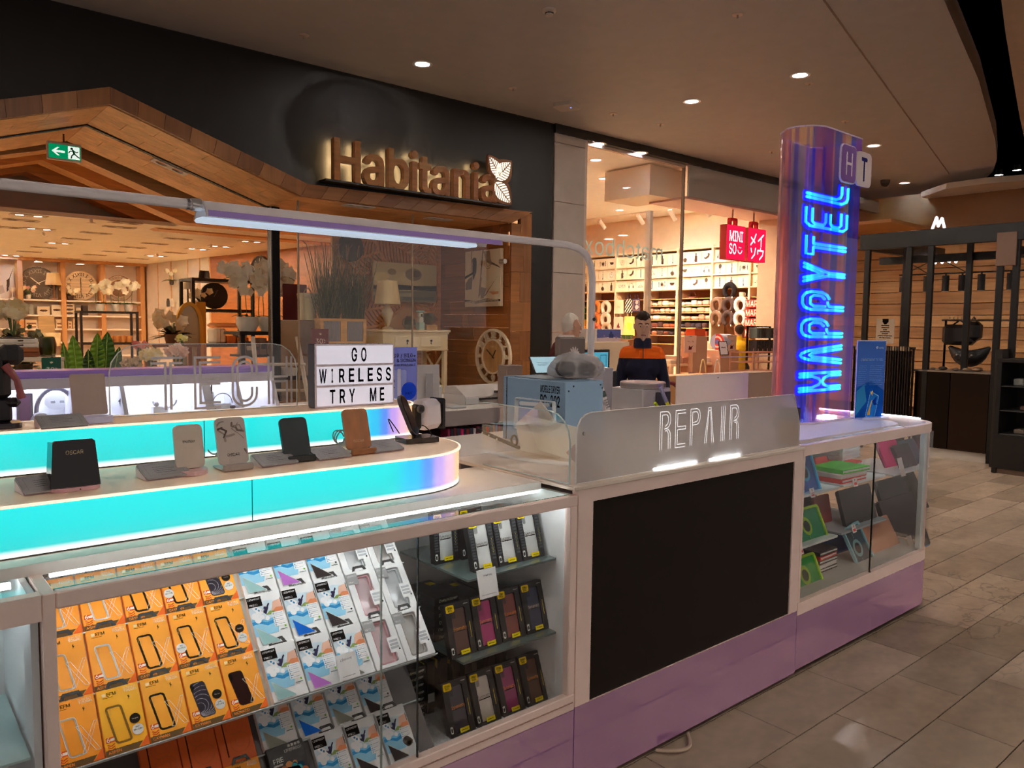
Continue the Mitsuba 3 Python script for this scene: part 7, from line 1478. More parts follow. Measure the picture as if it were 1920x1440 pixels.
# ---- upper step: lightbox, TECH screen, leaning stand, dark figure at the edge
q = P(); x0, x1, y0, y1, z0, z1 = 1.190, 1.503, 2.445, 2.50, Z2 + .0005, 1.552
q.part('case', B().rbox(x0, x1, y0 + .003, y1, z0, z1, (60, 62, 74), .003), 'satin'); q.part('frame', B().slab(sbox(x0, z0, x1, z1).difference(U(*[sbox(x0 + .006, z0 + .006 + .0725 * k, x1 - .004, z0 + .0705 + .0725 * k) for k in range(3)])), .004, (222, 210, 220), M=front(0, y0 + .003, 0)), 'satin')
for k in range(3): q.part('strip', B().box(x0 + .006, x1 - .004, y0 + .0005, y0 + .003, z0 + .006 + .0725 * k, z0 + .0705 + .0725 * k, (226, 224, 238)), 'matte', emit=lamp((.80, .79, .92), .42, .3))
b = B(); xm = (x0 + x1) / 2
for s_, row, xa, w in (('G', 2, .140, .021), ('O', 2, .178, .021), *[(ch, 1, .016 + .0376 * i, .021 if ch not in 'IW' else (.006 if ch == 'I' else .027)) for i, ch in enumerate('WIRELESS')], ('T', 0, .055, .021), ('R', 0, .093, .021), ('Y', 0, .130, .022), ('M', 0, .213, .026), ('E', 0, .254, .018)):
 b.print(text(s_, .046, True, w=w, x=x0 + xa + (0 if s_ != 'I' else .008), y=z0 + .015 + .0725 * row), (14, 12, 16), M=front(0, y0 - .0006, 0))
q.part('lettering', b, 'matte'); q.put('letter_lightbox', None, 'white lightbox reading GO WIRELESS TRY ME on the upper step', 'lightbox')
q = P(); x0, x1, y, z0, z1 = .575, 1.178, 2.56, Z2 + .0005, 1.553
sh = rr(x0, x1, z0 - .2, z1, .09).intersection(sbox(x0, z0, x1, z1)); q.part('sheet', B().print(sh, (236, 240, 240), M=front(0, y, 0)), 'pane'); q.part('rim', B().slab(sh.difference(sh.buffer(-.0022)), .006, (206, 210, 210), M=front(0, y + .003, 0)), 'gloss')
d = .0085; h0, h1 = z0 + .012, 1.508
def tline(*pts, w=.0078): return LineString(pts).buffer(w / 2, cap_style=2, join_style=2)
def arcp(cx, cz, rx, rz, a0, a1, n=14): return [(cx + rx * math.cos(math.radians(a)), cz + rz * math.sin(math.radians(a))) for a in np.linspace(a0, a1, n)]
xs0 = [.715, .828, .950, 1.074]; w = .082; mid = (h0 + h1) / 2; D = .0165
tt = [tline((xs0[0] - .02, h1), (xs0[0] + .075, h1)), tline((xs0[0] - .02, h1 - D), (xs0[0] + .022, h1 - D), (xs0[0] + .022, h0)), tline((xs0[0] + .075, h1 - D), (xs0[0] + .022 + D, h1 - D), (xs0[0] + .022 + D, h0))]
x = xs0[1]; tt += [tline((x + w, h1), (x, h1), (x, h0), (x + w, h0)), tline((x + w, h1 - D), (x + D, h1 - D), (x + D, mid + .012), (x + w, mid + .012)), tline((x + w, mid - D + .012), (x + D, mid - D + .012), (x + D, h0 + D), (x + w, h0 + D))]
x = xs0[2]; rx = w / 2; tt += [tline((x + w, mid + .02), *arcp(x + rx, h1 - rx, rx, rx, 0, 180), *arcp(x + rx, h0 + rx, rx, rx, 180, 360), (x + w, mid - .02)), tline((x + w - D, mid + .02), *arcp(x + rx, h1 - rx, rx - D, rx - D, 0, 180), *arcp(x + rx, h0 + rx, rx - D, rx - D, 180, 360), (x + w - D, mid - .02))]
x = xs0[3]; tt += [tline((x, h0), (x, h1)), tline((x + D, h1), (x + D, mid + .012), (x + w - D, mid + .012), (x + w - D, h1)), tline((x + w, h1), (x + w, h0)), tline((x + D, h0), (x + D, mid + .012 - D), (x + w - D, mid + .012 - D), (x + w - D, h0))]
q.part('lettering', B().print(unary_union(tt), (196, 192, 196), M=front(0, y - .0015, 0)), 'satin', 'TECH in pale double lines'); q.put('tech_screen', None, 'clear acrylic screen reading TECH in double line letters', 'screen')
o = at(170, 795, z=Z2); q = P(); M2 = frame((0, .05, .02), (1, 0, 0), (-.10, .30, 1)); q.part('pad', B().slab(rr(-.045, .045, 0, .12, .004), .008, (176, 152, 142), M=M2), 'satin'); q.part('base', B().slab(affinity.scale(disc(0, .03, 1, 10), .055, .035, origin=(0, .03)), .018, (206, 206, 236)), 'satin'); q.put('charging_stand', mv(o[0] + .01, o[1], Z2 + .0005), 'plain brown upright stand on the upper step in front of the headphones', 'phone charger')
q = P(); x = .275; y = 2.50      # dark device at the left edge
q.part('body', B().add(rbox3(.215, .315, 2.46, 2.53, 1.40, 1.545, .02), (14, 12, 16)).add(rbox3(.29, .345, 2.45, 2.52, 1.50, 1.555, .014), (16, 14, 18)).tube([(.30, 2.46, 1.50), (.325, 2.45, 1.46), (.335, 2.45, 1.41)], [.012, .008, .010], (120, 60, 60), 8), 'satin'); q.part('stem', B().rbox(.235, .315, 2.47, 2.51, 1.345, 1.41, (20, 18, 24), .006).rbox(.30, .335, 2.46, 2.50, 1.385, 1.41, (24, 18, 24), .01), 'satin'); q.part('base', B().slab(rr(.20, .335, 2.43, 2.53, .03), .014, (30, 22, 32), z0=Z2 + .0005), 'gloss'); q.part('bracket', B().rbox(.235, .26, 2.463, 2.475, 1.36, 1.44, (120, 120, 130), .004), 'metal')
q.put('dark_gadget', None, 'tall dark gadget on a base at the left edge of the upper step', 'gadget')

# ================================================================ FAR SIDE OF THE KIOSK
FY, FZ = 4.10, 1.06
q = P(); q.part('worktop', B().rbox(.2, 4.3, FY, 5.2, FZ - .03, FZ, (216, 206, 200), .004), 'paint'); q.part('front_edge', B().rbox(.2, 4.3, FY - .012, FY, FZ - .10, FZ + .004, (166, 152, 150), .003), 'satin'); q.part('carcass', B().box(.2, 4.3, FY + .30, 5.18, .05, FZ - .03, (70, 60, 60)).box(.2, 4.3, FY + .02, FY + .3, .05, .30, (80, 70, 70)), 'matte'); q.part('shelf', B().rbox(.2, 4.3, FY - .01, FY + .3, .60, .62, (200, 190, 186), .003), 'satin'); q.part('glass_top', B().add(hpane(2.9, 3.4, FY + .05, FY + .35, FZ + .03), WHITE), 'tinted_pane')
q.put('back_counter', None, 'far counter of the kiosk with shelves of upright phone covers', 'counter')
rg = random.Random(21); x = 2.94; k = 0
WC = [(130, 40, 70), (52, 48, 62), (110, 50, 56), (60, 56, 72), (200, 50, 110), (44, 50, 64), (120, 50, 50), (56, 60, 74), (214, 206, 206), (100, 40, 50), (60, 44, 70), (50, 66, 76), (196, 30, 40), (60, 80, 100), (190, 150, 130), (90, 110, 150)]
while x < 3.42:
 w = rg.uniform(.020, .034); c = WC[k % len(WC)]; k += 1; h = rg.uniform(.165, .185)
 q = P(); q.part('', B().rbox(x, x + w - .002, FY + .01, FY + .10, .765, .765 + h, c, .003).box(x + w * .35, x + w * .5, FY + .0088, FY + .01, .80, .90, tuple(min(255, v + 50) for v in c)), 'satin'); q.put('wallet_cover', None, f'upright wallet phone cover under the far counter, {ORD[k - 1]} from the left', 'phone cover', 'upright wallet covers under the far counter'); x += w
one('cover_ledge', B().rbox(2.85, 3.5, FY - .005, FY + .16, .755, .764, (190, 180, 176), .002), 'satin', 'narrow ledge under the upright wallet covers', 'ledge')
for r, (zz, names) in enumerate(((.66, [((226, 190, 190), 'pale pink'), ((214, 220, 222), 'white'), ((196, 204, 212), 'silver'), ((206, 40, 44), 'red'), ((226, 226, 226), 'white red logo')]), (.54, [((40, 60, 100), 'navy'), ((30, 36, 60), 'dark blue'), ((50, 130, 206), 'bright blue'), ((120, 112, 106), 'patterned grey'), ((60, 90, 130), 'steel blue')]))):
 for k, (c, n_) in enumerate(names):
  q = P(); w, h = .062, .115; x = 2.80 + k * .073 + r * .03; body = rr(0, w, 0, h, .010)
  q.part('shell', B().slab(body, .008, tuple(int(v * .35) for v in c)).slab(body.buffer(-.004), .003, c, z0=.008), 'satin'); q.part('camera_cutout', B().print(rr(w * .32, w * .68, h * .78, h * .9, .003), (30, 28, 30), z=.0115).print(sbox(w * .3, h * .2, w * .7, h * .24), tuple(int(v * .7) for v in c), z=.0115), 'matte')
  q.put('hanging_phone_case', frame((x, FY - .12 - r * .03, zz + .085), (1, 0, 0), (0, .1, 1)), f'{n_} phone case displayed below the wallet covers, {("upper", "lower")[r]} row', 'phone case')
one('case_rack', B().box(2.75, 3.25, FY - .11, FY - .1, .58, .87, (60, 54, 54)).box(2.75, 3.25, FY - .16, FY - .11, .60, .612, (60, 54, 54)).box(2.75, 3.25, FY - .15, FY - .02, .725, .735, (60, 54, 54)), 'satin', 'dark rack behind the displayed phone cases', 'rack')
one('yellow_label', B().box(3.12, 3.15, FY - .165, FY - .16, .62, .645, (230, 210, 30)), 'satin', 'small yellow label under the patterned phone case', 'label')
# label printer / laminator, cable, acrylic display sheets on the far counter
q = P(); x0, y0 = 3.27, 4.36; pr_ = Polygon([(0, 0), (.30, 0), (.30, .075), (.24, .125), (.06, .125), (0, .05)])
q.part('body', B().slab(Polygon([(0, 0), (.26, 0), (.26, .12), (.12, .125), (0, .055)]), .62, (196, 188, 184), M=frame((x0, y0, FZ + .0005), (0, 1, 0), (0, 0, 1)) ), 'satin'); q.part('slot', B().rbox(x0 + .12, x0 + .60, y0 - .004, y0 + .01, FZ + .030, FZ + .044, (40, 36, 38), .002).rbox(x0 + .28, x0 + .58, y0 - .001, y0 + .03, FZ + .075, FZ + .09, (44, 40, 42), .002), 'satin'); q.part('end_cap', B().rbox(x0 - .006, x0, y0, y0 + .26, FZ + .001, FZ + .07, (206, 200, 198), .002).rbox(x0, x0 + .11, y0 - .006, y0, FZ + .004, FZ + .052, (220, 216, 216), .002), 'satin')
q.put('label_printer', None, 'white wide desktop printer on the far counter', 'printer')
q = P(); q.part('', B().tube([(2.95 + .09 * t + .03 * math.sin(9 * t), 4.32 + .03 * math.cos(7 * t), FZ + .008 + .03 * math.sin(math.pi * t)) for t in np.linspace(0, 1, 18)], .005, (220, 216, 220), 6).tube([(3.04 + .12 * t, 4.30 + .05 * math.sin(8 * t), FZ + .008) for t in np.linspace(0, 1, 14)], .006, (214, 210, 214), 6).rbox(3.05, 3.16, 4.2, 4.3, FZ + .001, FZ + .014, (200, 196, 200), .004), 'satin'); q.put('white_cable', None, 'bundle of white cable left of the wide printer', 'cable')
q = P(); o0, o1 = at(738, 770, y=2.75), at(783, 650, y=2.75); x0, x1, z0, z1 = 1.60, 1.80, 1.28, 1.585
q.part('panel', B().rbox(at(728, 720, y=2.72)[0], at(782, 720, y=2.72)[0], 2.72, 2.728, at(760, 762, y=2.72)[2] - .16, at(760, 651, y=2.72)[2], (112, 120, 206), .001), 'gloss'); b = B(); M = front(0, 2.7185, 0); xa, xb = at(728, 720, y=2.72)[0], at(782, 720, y=2.72)[0]; za, zb = at(760, 762, y=2.72)[2], at(760, 651, y=2.72)[2]; w, h = xb - xa, zb - za
for s_, t_, hh in (('S9 / S10+', .86, .065), ('S & SCREEN', .78, .055), ('NOW AVAILABLE', .70, .04)): b.print(text(s_, h * hh, cx=xa + w * .55, cy=za + h * t_, w=w * .78), (30, 30, 70), M=M)
b.print(rr(xa + w * .05, xa + w * .62, za + h * .10, za + h * .62, .01), (150, 160, 226), M=M, z=.0003); b.print(rr(xa + w * .30, xa + w * .42, za + h * .18, za + h * .64, .004), (206, 206, 236), M=M, z=.0006); b.print(disc(xa + w * .70, za + h * .26, h * .15, 12), (40, 70, 200), M=M, z=.0009); b.print(text('PAY', h * .05, True, cx=xa + w * .7, cy=za + h * .22), (20, 30, 120), M=M, z=.0012); b.print(text('2', h * .16, cx=xa + w * .12, cy=za + h * .40), (40, 40, 90), M=M, z=.0012)
q.part('print', b, 'matte'); q.part('stand', B().box(xa + .01, xb - .01, 2.73, 2.74, .05, za, (90, 90, 110)).box(xa, xb, 2.68, 2.78, 0, .05, (90, 90, 110)), 'satin'); q.put('phone_poster', None, 'blue violet poster panel with small phone pictures behind the lightbox', 'poster')
q = P(); xa, xb = at(783, 700, y=4.5)[0], at(824, 700, y=4.5)[0]; q.part('', B().rbox(xa, xb, 4.5, 4.506, FZ + .001, at(800, 684, y=4.5)[2], (196, 190, 190), .001).rbox(xa + .05, xa + .11, 4.47, 4.476, FZ + .001, at(800, 700, y=4.5)[2], (170, 164, 166), .002), 'satin'); q.put('white_sheets', None, 'pale upright sheets with a smaller clear stand on the far counter', 'sign')
q = P(); o = at(822, 752, z=FZ); q.part('bottle', B().lathe([(0, 0), (.03, 0), (.03, .10), (.01, .115), (.01, .13), (0, .13)][::-1], (206, 206, 206), 14), 'gloss'); q.part('pump', B().cyl((0, 0, .13), (0, 0, .16), .006, (230, 230, 230), 8).rbox(-.03, .008, -.006, .006, .155, .167, (230, 230, 230), .003), 'satin'); q.put('sanitiser_bottle', mv(o[0], o[1], FZ + .0005), 'small clear pump bottle by the pale sheets on the far counter', 'bottle')
# lit cabinets with audio gear
q = P(); CY = 4.20; x0, x1, zt, zb = .45, 1.84, 1.375, FZ + .001
prof = Polygon([(0, zb), (.34, zb), (.34, zt), (.17, zt), (.12, zt - .05), (0.0, zb + .03)])
q.part('end_panel', B().slab(prof, .02, (226, 222, 226), M=frame((x1 - .02, CY, 0), (0, 1, 0), (0, 0, 1))), 'satin'); q.part('end_panel', B().slab(prof, .02, (226, 222, 226), M=frame((x0, CY, 0), (0, 1, 0), (0, 0, 1))), 'satin')
q.part('top', B().rbox(x0, x1 - .0, CY + .13, CY + .35, zt - .038, zt, (140, 110, 190), .01), 'gloss', 'violet glossy top'); q.part('header', B().add((np.array([(x0, CY + .135, zt - .035), (x1, CY + .135, zt - .035), (x1, CY + .115, zt - .085), (x0, CY + .115, zt - .085)]), np.array([[0, 1, 2, 3]])), (190, 180, 190)), 'satin'); q.part('floor', B().rbox(x0, x1, CY, CY + .34, zb, zb + .02, (226, 226, 230), .003), 'satin'); q.part('back', B().box(x0, x1, CY + .30, CY + .32, zb, zt - .03, (240, 244, 248)), 'matte')
q.part('light_panel', B().box(x0 + .03, x1 - .03, CY + .20, CY + .28, zt - .046, zt - .042, (255, 255, 255)), 'matte', emit=lamp((.85, .93, 1.0), 9, .8))
for xx, wd in ((.80, .012), (1.02, .020), (1.43, .045), (1.62, .016)): q.part('divider', B().slab(Polygon([(0, zb + .02), (.30, zb + .02), (.30, zt - .05), (.14, zt - .05)]), wd, (206, 206, 216), M=frame((xx, CY, 0), (0, 1, 0), (0, 0, 1))), 'satin')
q.put('lit_cabinet', None, 'row of brightly lit white cabinets with audio gear on the far counter', 'cabinet')
q = P(); o = at(100, 760, y=CY + .2); cx, cz = at(105, 772, y=CY + .2)[0], FZ + .09
q.part('headband', B().tube([(cx + .085 * math.cos(a), CY + .2, cz + .115 * math.sin(a) + .02) for a in np.linspace(-.15, math.pi + .15, 18)], .010, (150, 150, 160), 8), 'satin')
for s in (-1, 1): q.part('ear_cup', B().cyl((cx + s * .075, CY + .13, cz - .02), (cx + s * .075, CY + .18, cz - .02), .042, (206, 208, 216), 18).cyl((cx + s * .075, CY + .125, cz - .02), (cx + s * .075, CY + .13, cz - .02), .026, (150, 150, 160), 16), 'satin')
q.put('headphones', None, 'silver over-ear headphones in the lit cabinet', 'headphones')
q = P(); cx2 = at(108, 752, y=CY + .26)[0]; q.part('', B().slab(affinity.scale(disc(0, 0, 1, 14), .055, .045), .01, (226, 230, 236)).print(U(rr(-.028, -.008, -.012, 0, .003), rr(.012, .032, -.012, 0, .003)), (160, 164, 170), z=.0104), 'gloss'); q.put('oval_mount', front(cx2, CY + .285, at(108, 752, y=CY + .26)[2]), 'white oval backing plate behind the headphones', 'plate')
q = P(); xa, xb = at(28, 760, y=CY + .22)[0], at(58, 760, y=CY + .22)[0]; q.part('case', B().rbox(xa, xb, CY + .17, CY + .21, FZ + .022, at(45, 737, y=CY + .2)[2], (150, 120, 150), .01), 'gloss'); q.part('rim', B().slab(sbox(xa, FZ + .022, xb, at(45, 737, y=CY + .2)[2]).difference(sbox(xa + .008, FZ + .03, xb - .008, at(45, 737, y=CY + .2)[2] - .008)), .006, (120, 116, 126), M=front(0, CY + .17, 0)), 'satin'); q.put('portable_speaker', None, 'pinkish violet upright speaker left of the headphones', 'speaker')
def eargear(px, py, lab, kind):
 o = at(px, py, y=CY + .12); q = P(); x, z = o[0], o[2]
 if kind == 'piece': q.part('body', B().tube([(x, CY + .12, z + .05), (x + .008, CY + .118, z + .045), (x + .012, CY + .12, z + .0)], [.012, .010, .006], (90, 92, 104), 8), 'gloss'); q.part('rest', B().rbox(x - .045, x + .045, CY + .09, CY + .13, z - .03, z - .022, (236, 238, 242), .003), 'satin'); q.part('support', B().box(x - .03, x + .03, CY + .1, CY + .12, FZ + .02, z - .03, (240, 244, 248)), 'satin')
 if kind == 'buds':
  for dx in (-.055, .055): q.part('bud', B().add(ball((x + dx, CY + .12, z), .013, 1, (1.3, 1, .9)), (110, 100, 104), True), 'gloss')
  q.part('cord', B().tube([(x + .055 * math.cos(a) * 1.0, CY + .125, z + .02 + .06 * abs(math.sin(a)) - .05 * math.sin(a) ** 2 * 0) for a in np.linspace(0, math.pi, 14)], .0025, (150, 150, 156), 5), 'satin'); q.part('support', B().box(x - .05, x + .05, CY + .13, CY + .14, FZ + .02, z + .02, (240, 244, 248)), 'satin')
 if kind == 'pod': q.part('bud', B().add(ball((x, CY + .12, z), .014, 1), (226, 228, 232), True), 'gloss'); q.part('support', B().box(x - .02, x + .02, CY + .1, CY + .14, FZ + .02, z - .012, (240, 244, 248)), 'satin')
 if kind == 'band': q.part('band', B().tube([(x + .06 * math.cos(a), CY + .15, z + .04 * math.sin(a)) for a in np.linspace(math.pi, 2 * math.pi, 12)], .005, (226, 230, 236), 6), 'gloss'); q.part('support', B().box(x - .02, x + .02, CY + .16, CY + .17, FZ + .02, z - .03, (240, 244, 248)), 'satin')
 if kind == 'mic': q.part('body', B().cyl((x, CY + .12, z), (x + .008, CY + .12, z + .06), .008, (60, 60, 66), 8, .003), 'gloss'); q.part('support', B().box(x - .01, x + .02, CY + .13, CY + .14, FZ + .02, z + .01, (240, 244, 248)), 'satin')
 q.put('earphone_set', None, lab, 'earphones')
eargear(224, 768, 'dark single ear piece on a white rest in the lit cabinet', 'piece'); eargear(293, 758, 'small white ear bud in the lit cabinet', 'pod'); eargear(312, 752, 'white neckband earphones in the lit cabinet', 'band'); eargear(418, 764, 'pair of corded ear buds in the lit cabinet behind the letters', 'buds'); eargear(349, 774, 'dark small ear bud low beside the wide divider', 'pod'); eargear(395, 738, 'dark pointed ear piece hanging in the lit cabinet', 'mic')
q = P(); o = at(495, 762, y=CY + .12); q.part('', B().rbox(o[0] - .04, o[0] + .04, CY + .10, CY + .15, FZ + .021, FZ + .045, (230, 234, 240), .004).rbox(o[0] - .018, o[0] + .018, CY + .12, CY + .135, FZ + .045, FZ + .085, (214, 220, 228), .003), 'satin'); q.put('earbud_box', None, 'small white ear bud case in the right part of the lit cabinet', 'box')

# ================================================================ THE REPAIR DESK
RZ = 1.0905
q = P(); x0, x1, y0, y1, z0, z1 = 2.325, 2.565, 2.385, 2.79, RZ, 1.383
q.part('body', B().rbox(x0, x1, y0, y1 - .012, z0, z1, (122, 150, 176), .003), 'satin'); q.part('rear_flange', B().rbox(x0 - .003, x1 + .003, y1 - .010, y1 + .01, z0, z1 + .004, (110, 134, 158), .002).box(x0 - .001, x1, y1 - .0125, y1 - .0095, z0, z1, (30, 34, 40)), 'satin'); b = B(); M = frame((x0 - .0006, y0, 0), (0, -1, 0), (0, 0, 1))
b.print(text('MOBILE DRYER', .030, True, w=.125, x=-.158, y=1.330), (22, 24, 30), M=M); b.print(text('BG-202', .048, True, w=.125, x=-.158, y=1.270), (22, 24, 30), M=M); q.part('lettering', b, 'matte')
for xx, zz in ((x0 + .02, z1 - .04), (x0 + .05, z1 - .02), (x1 - .02, z1 - .02), (x1 - .008, z1 - .035)): q.part('screw', B().add(ball((xx, y0 - .001, zz), .004), (70, 84, 100)), 'metal')
q.part('vent_plate', B().rbox(x0 + .03, x1 - .04, y0 + .12, y1 - .03, z1, z1 + .004, (96, 112, 128), .001), 'satin'); q.put('phone_dryer', None, 'blue grey metal box reading MOBILE DRYER BG-202 on the repair desk', 'machine')
one('repair_desk', B().rbox(1.84, 3.26, 2.505, 3.0, RZ - .03, RZ - .0005, (216, 204, 196), .003).box(1.86, 3.24, 2.51, 2.98, .05, RZ - .031, (190, 180, 176)), 'satin', 'inner desk behind the frosted screen', 'desk')
scene['plastic_film'] = {'type': 'principledthin', 'base_color': {'type': 'rgb', 'value': [.92, .90, .90]}, 'roughness': .22, 'spec_trans': .88, 'diff_trans': 1.0}
q = P(); M_ = trimesh.creation.icosphere(4); v = M_.vertices * [.135, .10, .065] + [2.545, 2.53, 1.435]; n_ = meshkit.fbm(v * 22, 3, 4); v = v + (n_[:, None] - .5) * M_.vertices * .05; v[:, 2] = np.maximum(v[:, 2], 1.389); v[:, 0] += .03 * np.sin(v[:, 1] * 60)
q.part('film', B().add((v, M_.faces), (214, 210, 210), True), 'plastic_film'); q.part('wrapped_spools', B().cyl((2.46, 2.50, 1.43), (2.47, 2.56, 1.43), .035, (90, 86, 84), 16).cyl((2.60, 2.50, 1.425), (2.61, 2.56, 1.425), .03, (80, 76, 76), 16), 'satin'); q.put('plastic_bag', None, 'crumpled clear plastic bag on top of the phone dryer', 'plastic bag')
q = P(); M_ = trimesh.creation.icosphere(3); v = M_.vertices * [.09, .05, .11] + [2.72, 2.60, 1.18]; v = v + (meshkit.fbm(v * 24, 3, 7)[:, None] - .5) * M_.vertices * .06; v[:, 2] = np.maximum(v[:, 2], RZ); v[:, 0] = np.maximum(v[:, 0], 2.575); q.part('', B().add((v, M_.faces), (206, 202, 204), True), 'plastic_film'); q.put('plastic_bag', None, 'second clear plastic bag hanging down right of the phone dryer', 'plastic bag')
# sheets leaning inside the clear screen, clear tray, dark strip
q = P()
q.part('lower_sheet', B().slab(Polygon([(1.95, 1.093), (2.30, 1.12), (2.39, 1.255), (2.05, 1.235)]), .003, (226, 226, 214), M=frame((2.10, 0, 0), (0, 1, 0), (0, 0, 1))), 'satin'); q.put('paper_sheet', None, 'large cream sheet leaning behind the clear side screen', 'paper')
q = P(); a, b2, c2 = at(1015, 752, x=2.16), at(968, 795, x=2.16), at(1072, 828, x=2.16); pts = [(p[1], p[2]) for p in (a, b2, at(980, 850, x=2.16), at(1045, 865, x=2.16), c2)]; q.part('', B().slab(Polygon(pts).convex_hull, .003, (214, 208, 196), M=frame((2.155, 0, 0), (0, 1, 0), (0, 0, 1))), 'satin'); q.put('paper_sheet', None, 'second sheet standing on its corner behind the clear side screen', 'paper')
q = P(); a, b2 = at(1075, 850, y=2.0), at(1102, 862, y=2.0); q.part('', B().slab(Polygon([(2.02, 1.0925), (2.13, 1.16), (2.04, 1.24), (1.93, 1.17)]), .003, (220, 200, 188), M=front(0, 1.97, 0)), 'satin'); q.put('paper_sheet', None, 'white card seen faintly behind the frosted screen, left end', 'paper')
q = P(); a, b2 = at(898, 829, x=1.86), at(975, 833, x=1.86); q.part('strip', B().tube([(1.845, 2.38, 1.215), (1.845, 2.13, 1.175)], .007, (34, 32, 36), 6), 'satin'); q.part('ring', B().tube([(1.843, 2.155 + .016 * math.cos(t), 1.198 + .02 * math.sin(t)) for t in np.linspace(0, 6.28, 14)], .004, (30, 28, 30), 6), 'satin');
for yy in (2.34, 2.30, 2.25): q.part('stud', B().add(ball((1.838, yy, 1.208 - (2.34 - yy) * .16), .004), (220, 220, 220)), 'metal')
q.put('dark_strap', None, 'thin black strap with a ring seen through the clear side screen', 'strap')
q = P(); xx = 2.22; a = [at(px, py, x=xx) for px, py in ((974, 748), (1040, 756), (1040, 800), (972, 800))]; tr_ = Polygon([(p[1], p[2]) for p in a]); q.part('', B().slab(ring(tr_.buffer(.008), .004), .02, (206, 214, 220), M=frame((xx - .02, 0, 0), (0, 1, 0), (0, 0, 1))).slab(LineString([(a[0][1] - .03, a[0][2] - .015), (a[1][1] + .03, a[1][2] - .01)]).buffer(.008), .01, (220, 226, 230), M=frame((xx - .02, 0, 0), (0, 1, 0), (0, 0, 1))), 'gloss'); q.put('clear_tray', None, 'clear plastic tray frame leaning on the phone dryer', 'tray')
# white board, desk monitor with flower logo cover, tablet, phone, round tin, printer
xa, xb = 3.36, 4.02; q = P(); q.part('panel', B().rbox(3.35, 4.03, 2.58, 2.59, 1.12, 1.366, (226, 206, 196), .002), 'satin'); q.part('pin', B().add(ball((3.72, 2.578, 1.345), .004), (120, 100, 96)), 'metal'); q.part('backing', B().rbox(3.37, 4.01, 2.591, 2.60, 1.12, 1.35, (190, 176, 170), .002), 'satin'); q.put('white_board', None, 'plain white panel standing behind the frosted screen', 'panel')
q = P(); o = at(1050, 690, y=4.2); xa, xb = at(1049, 632, y=4.2)[0], at(1099, 632, y=4.2)[0]; z0, z1 = FZ + .2, at(1049, 632, y=4.2)[2]
q.part('cover', B().rbox(xa, xb, 4.2, 4.26, z0, z1, (104, 92, 86), .012), 'satin'); q.part('stand', B().rbox((xa + xb) / 2 - .05, (xa + xb) / 2 + .05, 4.22, 4.3, FZ, z0, (70, 64, 60), .006), 'satin'); b = B(); cx = (xa + xb) / 2 + .015; cz = z0 + (z1 - z0) * .62; M = front(0, 4.1985, 0)
for s in (-1, 1):
 for a_, L_, w_ in ((10, .060, .018), (36, .058, .018), (62, .052, .017), (86, .040, .014)): b.print(affinity.translate(affinity.rotate(affinity.scale(disc(0, L_ * .62, 1, 6), w_ * .5, L_ * .5, origin=(0, L_ * .62)), -s * a_, origin=(0, 0)), cx + s * .003, cz - .03), (236, 226, 220), M=M, z=.0001 * a_ / 10)
b.print(text('HUAWEI', .016, True, w=.085, cx=cx, cy=cz - .055), (236, 226, 220), M=M); q.part('logo', b, 'matte'); q.put('monitor_cover', None, 'grey upright panel with a white petal logo lettered HUAWEI', 'display panel')
q = P(); M = frame(at(1003, 702, y=4.15), (1, 0, 0), (-.35, .6, 1)); q.part('case', B().slab(rr(0, .29, 0, .145, .008), .008, (40, 38, 40)), 'satin'); q.part('screen', B().print(sbox(.008, .008, .282, .137), (150, 190, 206), z=.0085), 'matte', emit=lamp((.42, .62, .70), .6, .1)); q.part('stand', B().box(.1, .16, -.12, .02, -.03, -.02, (190, 186, 186)), 'satin'); b = B(); b.print(U(*[sbox(.05, .09 - .012 * k, .18 - .02 * k, .093 - .012 * k) for k in range(3)]), (90, 130, 150), z=.0092); q.part('text_lines', b, 'matte'); q.put('desk_tablet', M, 'tilted tablet with a pale blue screen behind the phone dryer', 'tablet')
one('card_box', B().rbox(at(950, 690, y=4.15)[0], at(980, 690, y=4.15)[0], 4.15, 4.25, FZ + .0005, at(965, 685, y=4.15)[2], (120, 100, 92), .004), 'satin', 'small brown box behind the phone dryer beside the large clock', 'box')
q = P(); o = at(1146, 735, y=3.0); q.part('handset', B().add(rbox3(-.024, .024, -.014, .014, 0, .16, .010), (226, 220, 220), M=mv(ry=-14, rx=-12)), 'satin'); b = B(); Mh = mv(ry=-14, rx=-12) @ front(0, -.0148, 0)
b.print(rr(-.016, .016, .10, .135, .003), (70, 80, 76), M=Mh); [b.print(sbox(-.015 + .011 * i, .035 + .014 * j, -.007 + .011 * i, .044 + .014 * j), (120, 116, 120), M=Mh) for i in range(3) for j in range(4)]; q.part('keypad', b, 'matte'); q.part('cradle', B().rbox(-.05, .05, -.04, .06, -.035, .0, (206, 200, 200), .01), 'satin'); q.put('cordless_phone', mv(o[0] - .02, 3.0, RZ + .036), 'white cordless phone standing on its cradle', 'phone')
one('phone_cable', B().tube([(2.97 + .06 * math.sin(5 * t), 2.9 + .05 * t, RZ + .004 + .10 * math.sin(math.pi * t) ** 2) for t in np.linspace(0, 1, 16)], .003, (34, 30, 32), 5), 'satin', 'dark looping cable right of the cordless phone', 'cable')
q = P(); o = at(1205, 735, y=3.2); q.part('tin', B().lathe([(0, .036), (.14, .036), (.145, .03), (.145, .004), (.14, 0), (0, 0)], (214, 206, 204), 36), 'gloss'); q.part('band', B().lathe([(.1455, .028), (.1455, .006)], (150, 140, 140), 36), 'metal'); q.put('round_tin', mv(o[0], 3.2, 1.245), 'shallow round white tin with a shiny band on the receipt printer', 'tin')
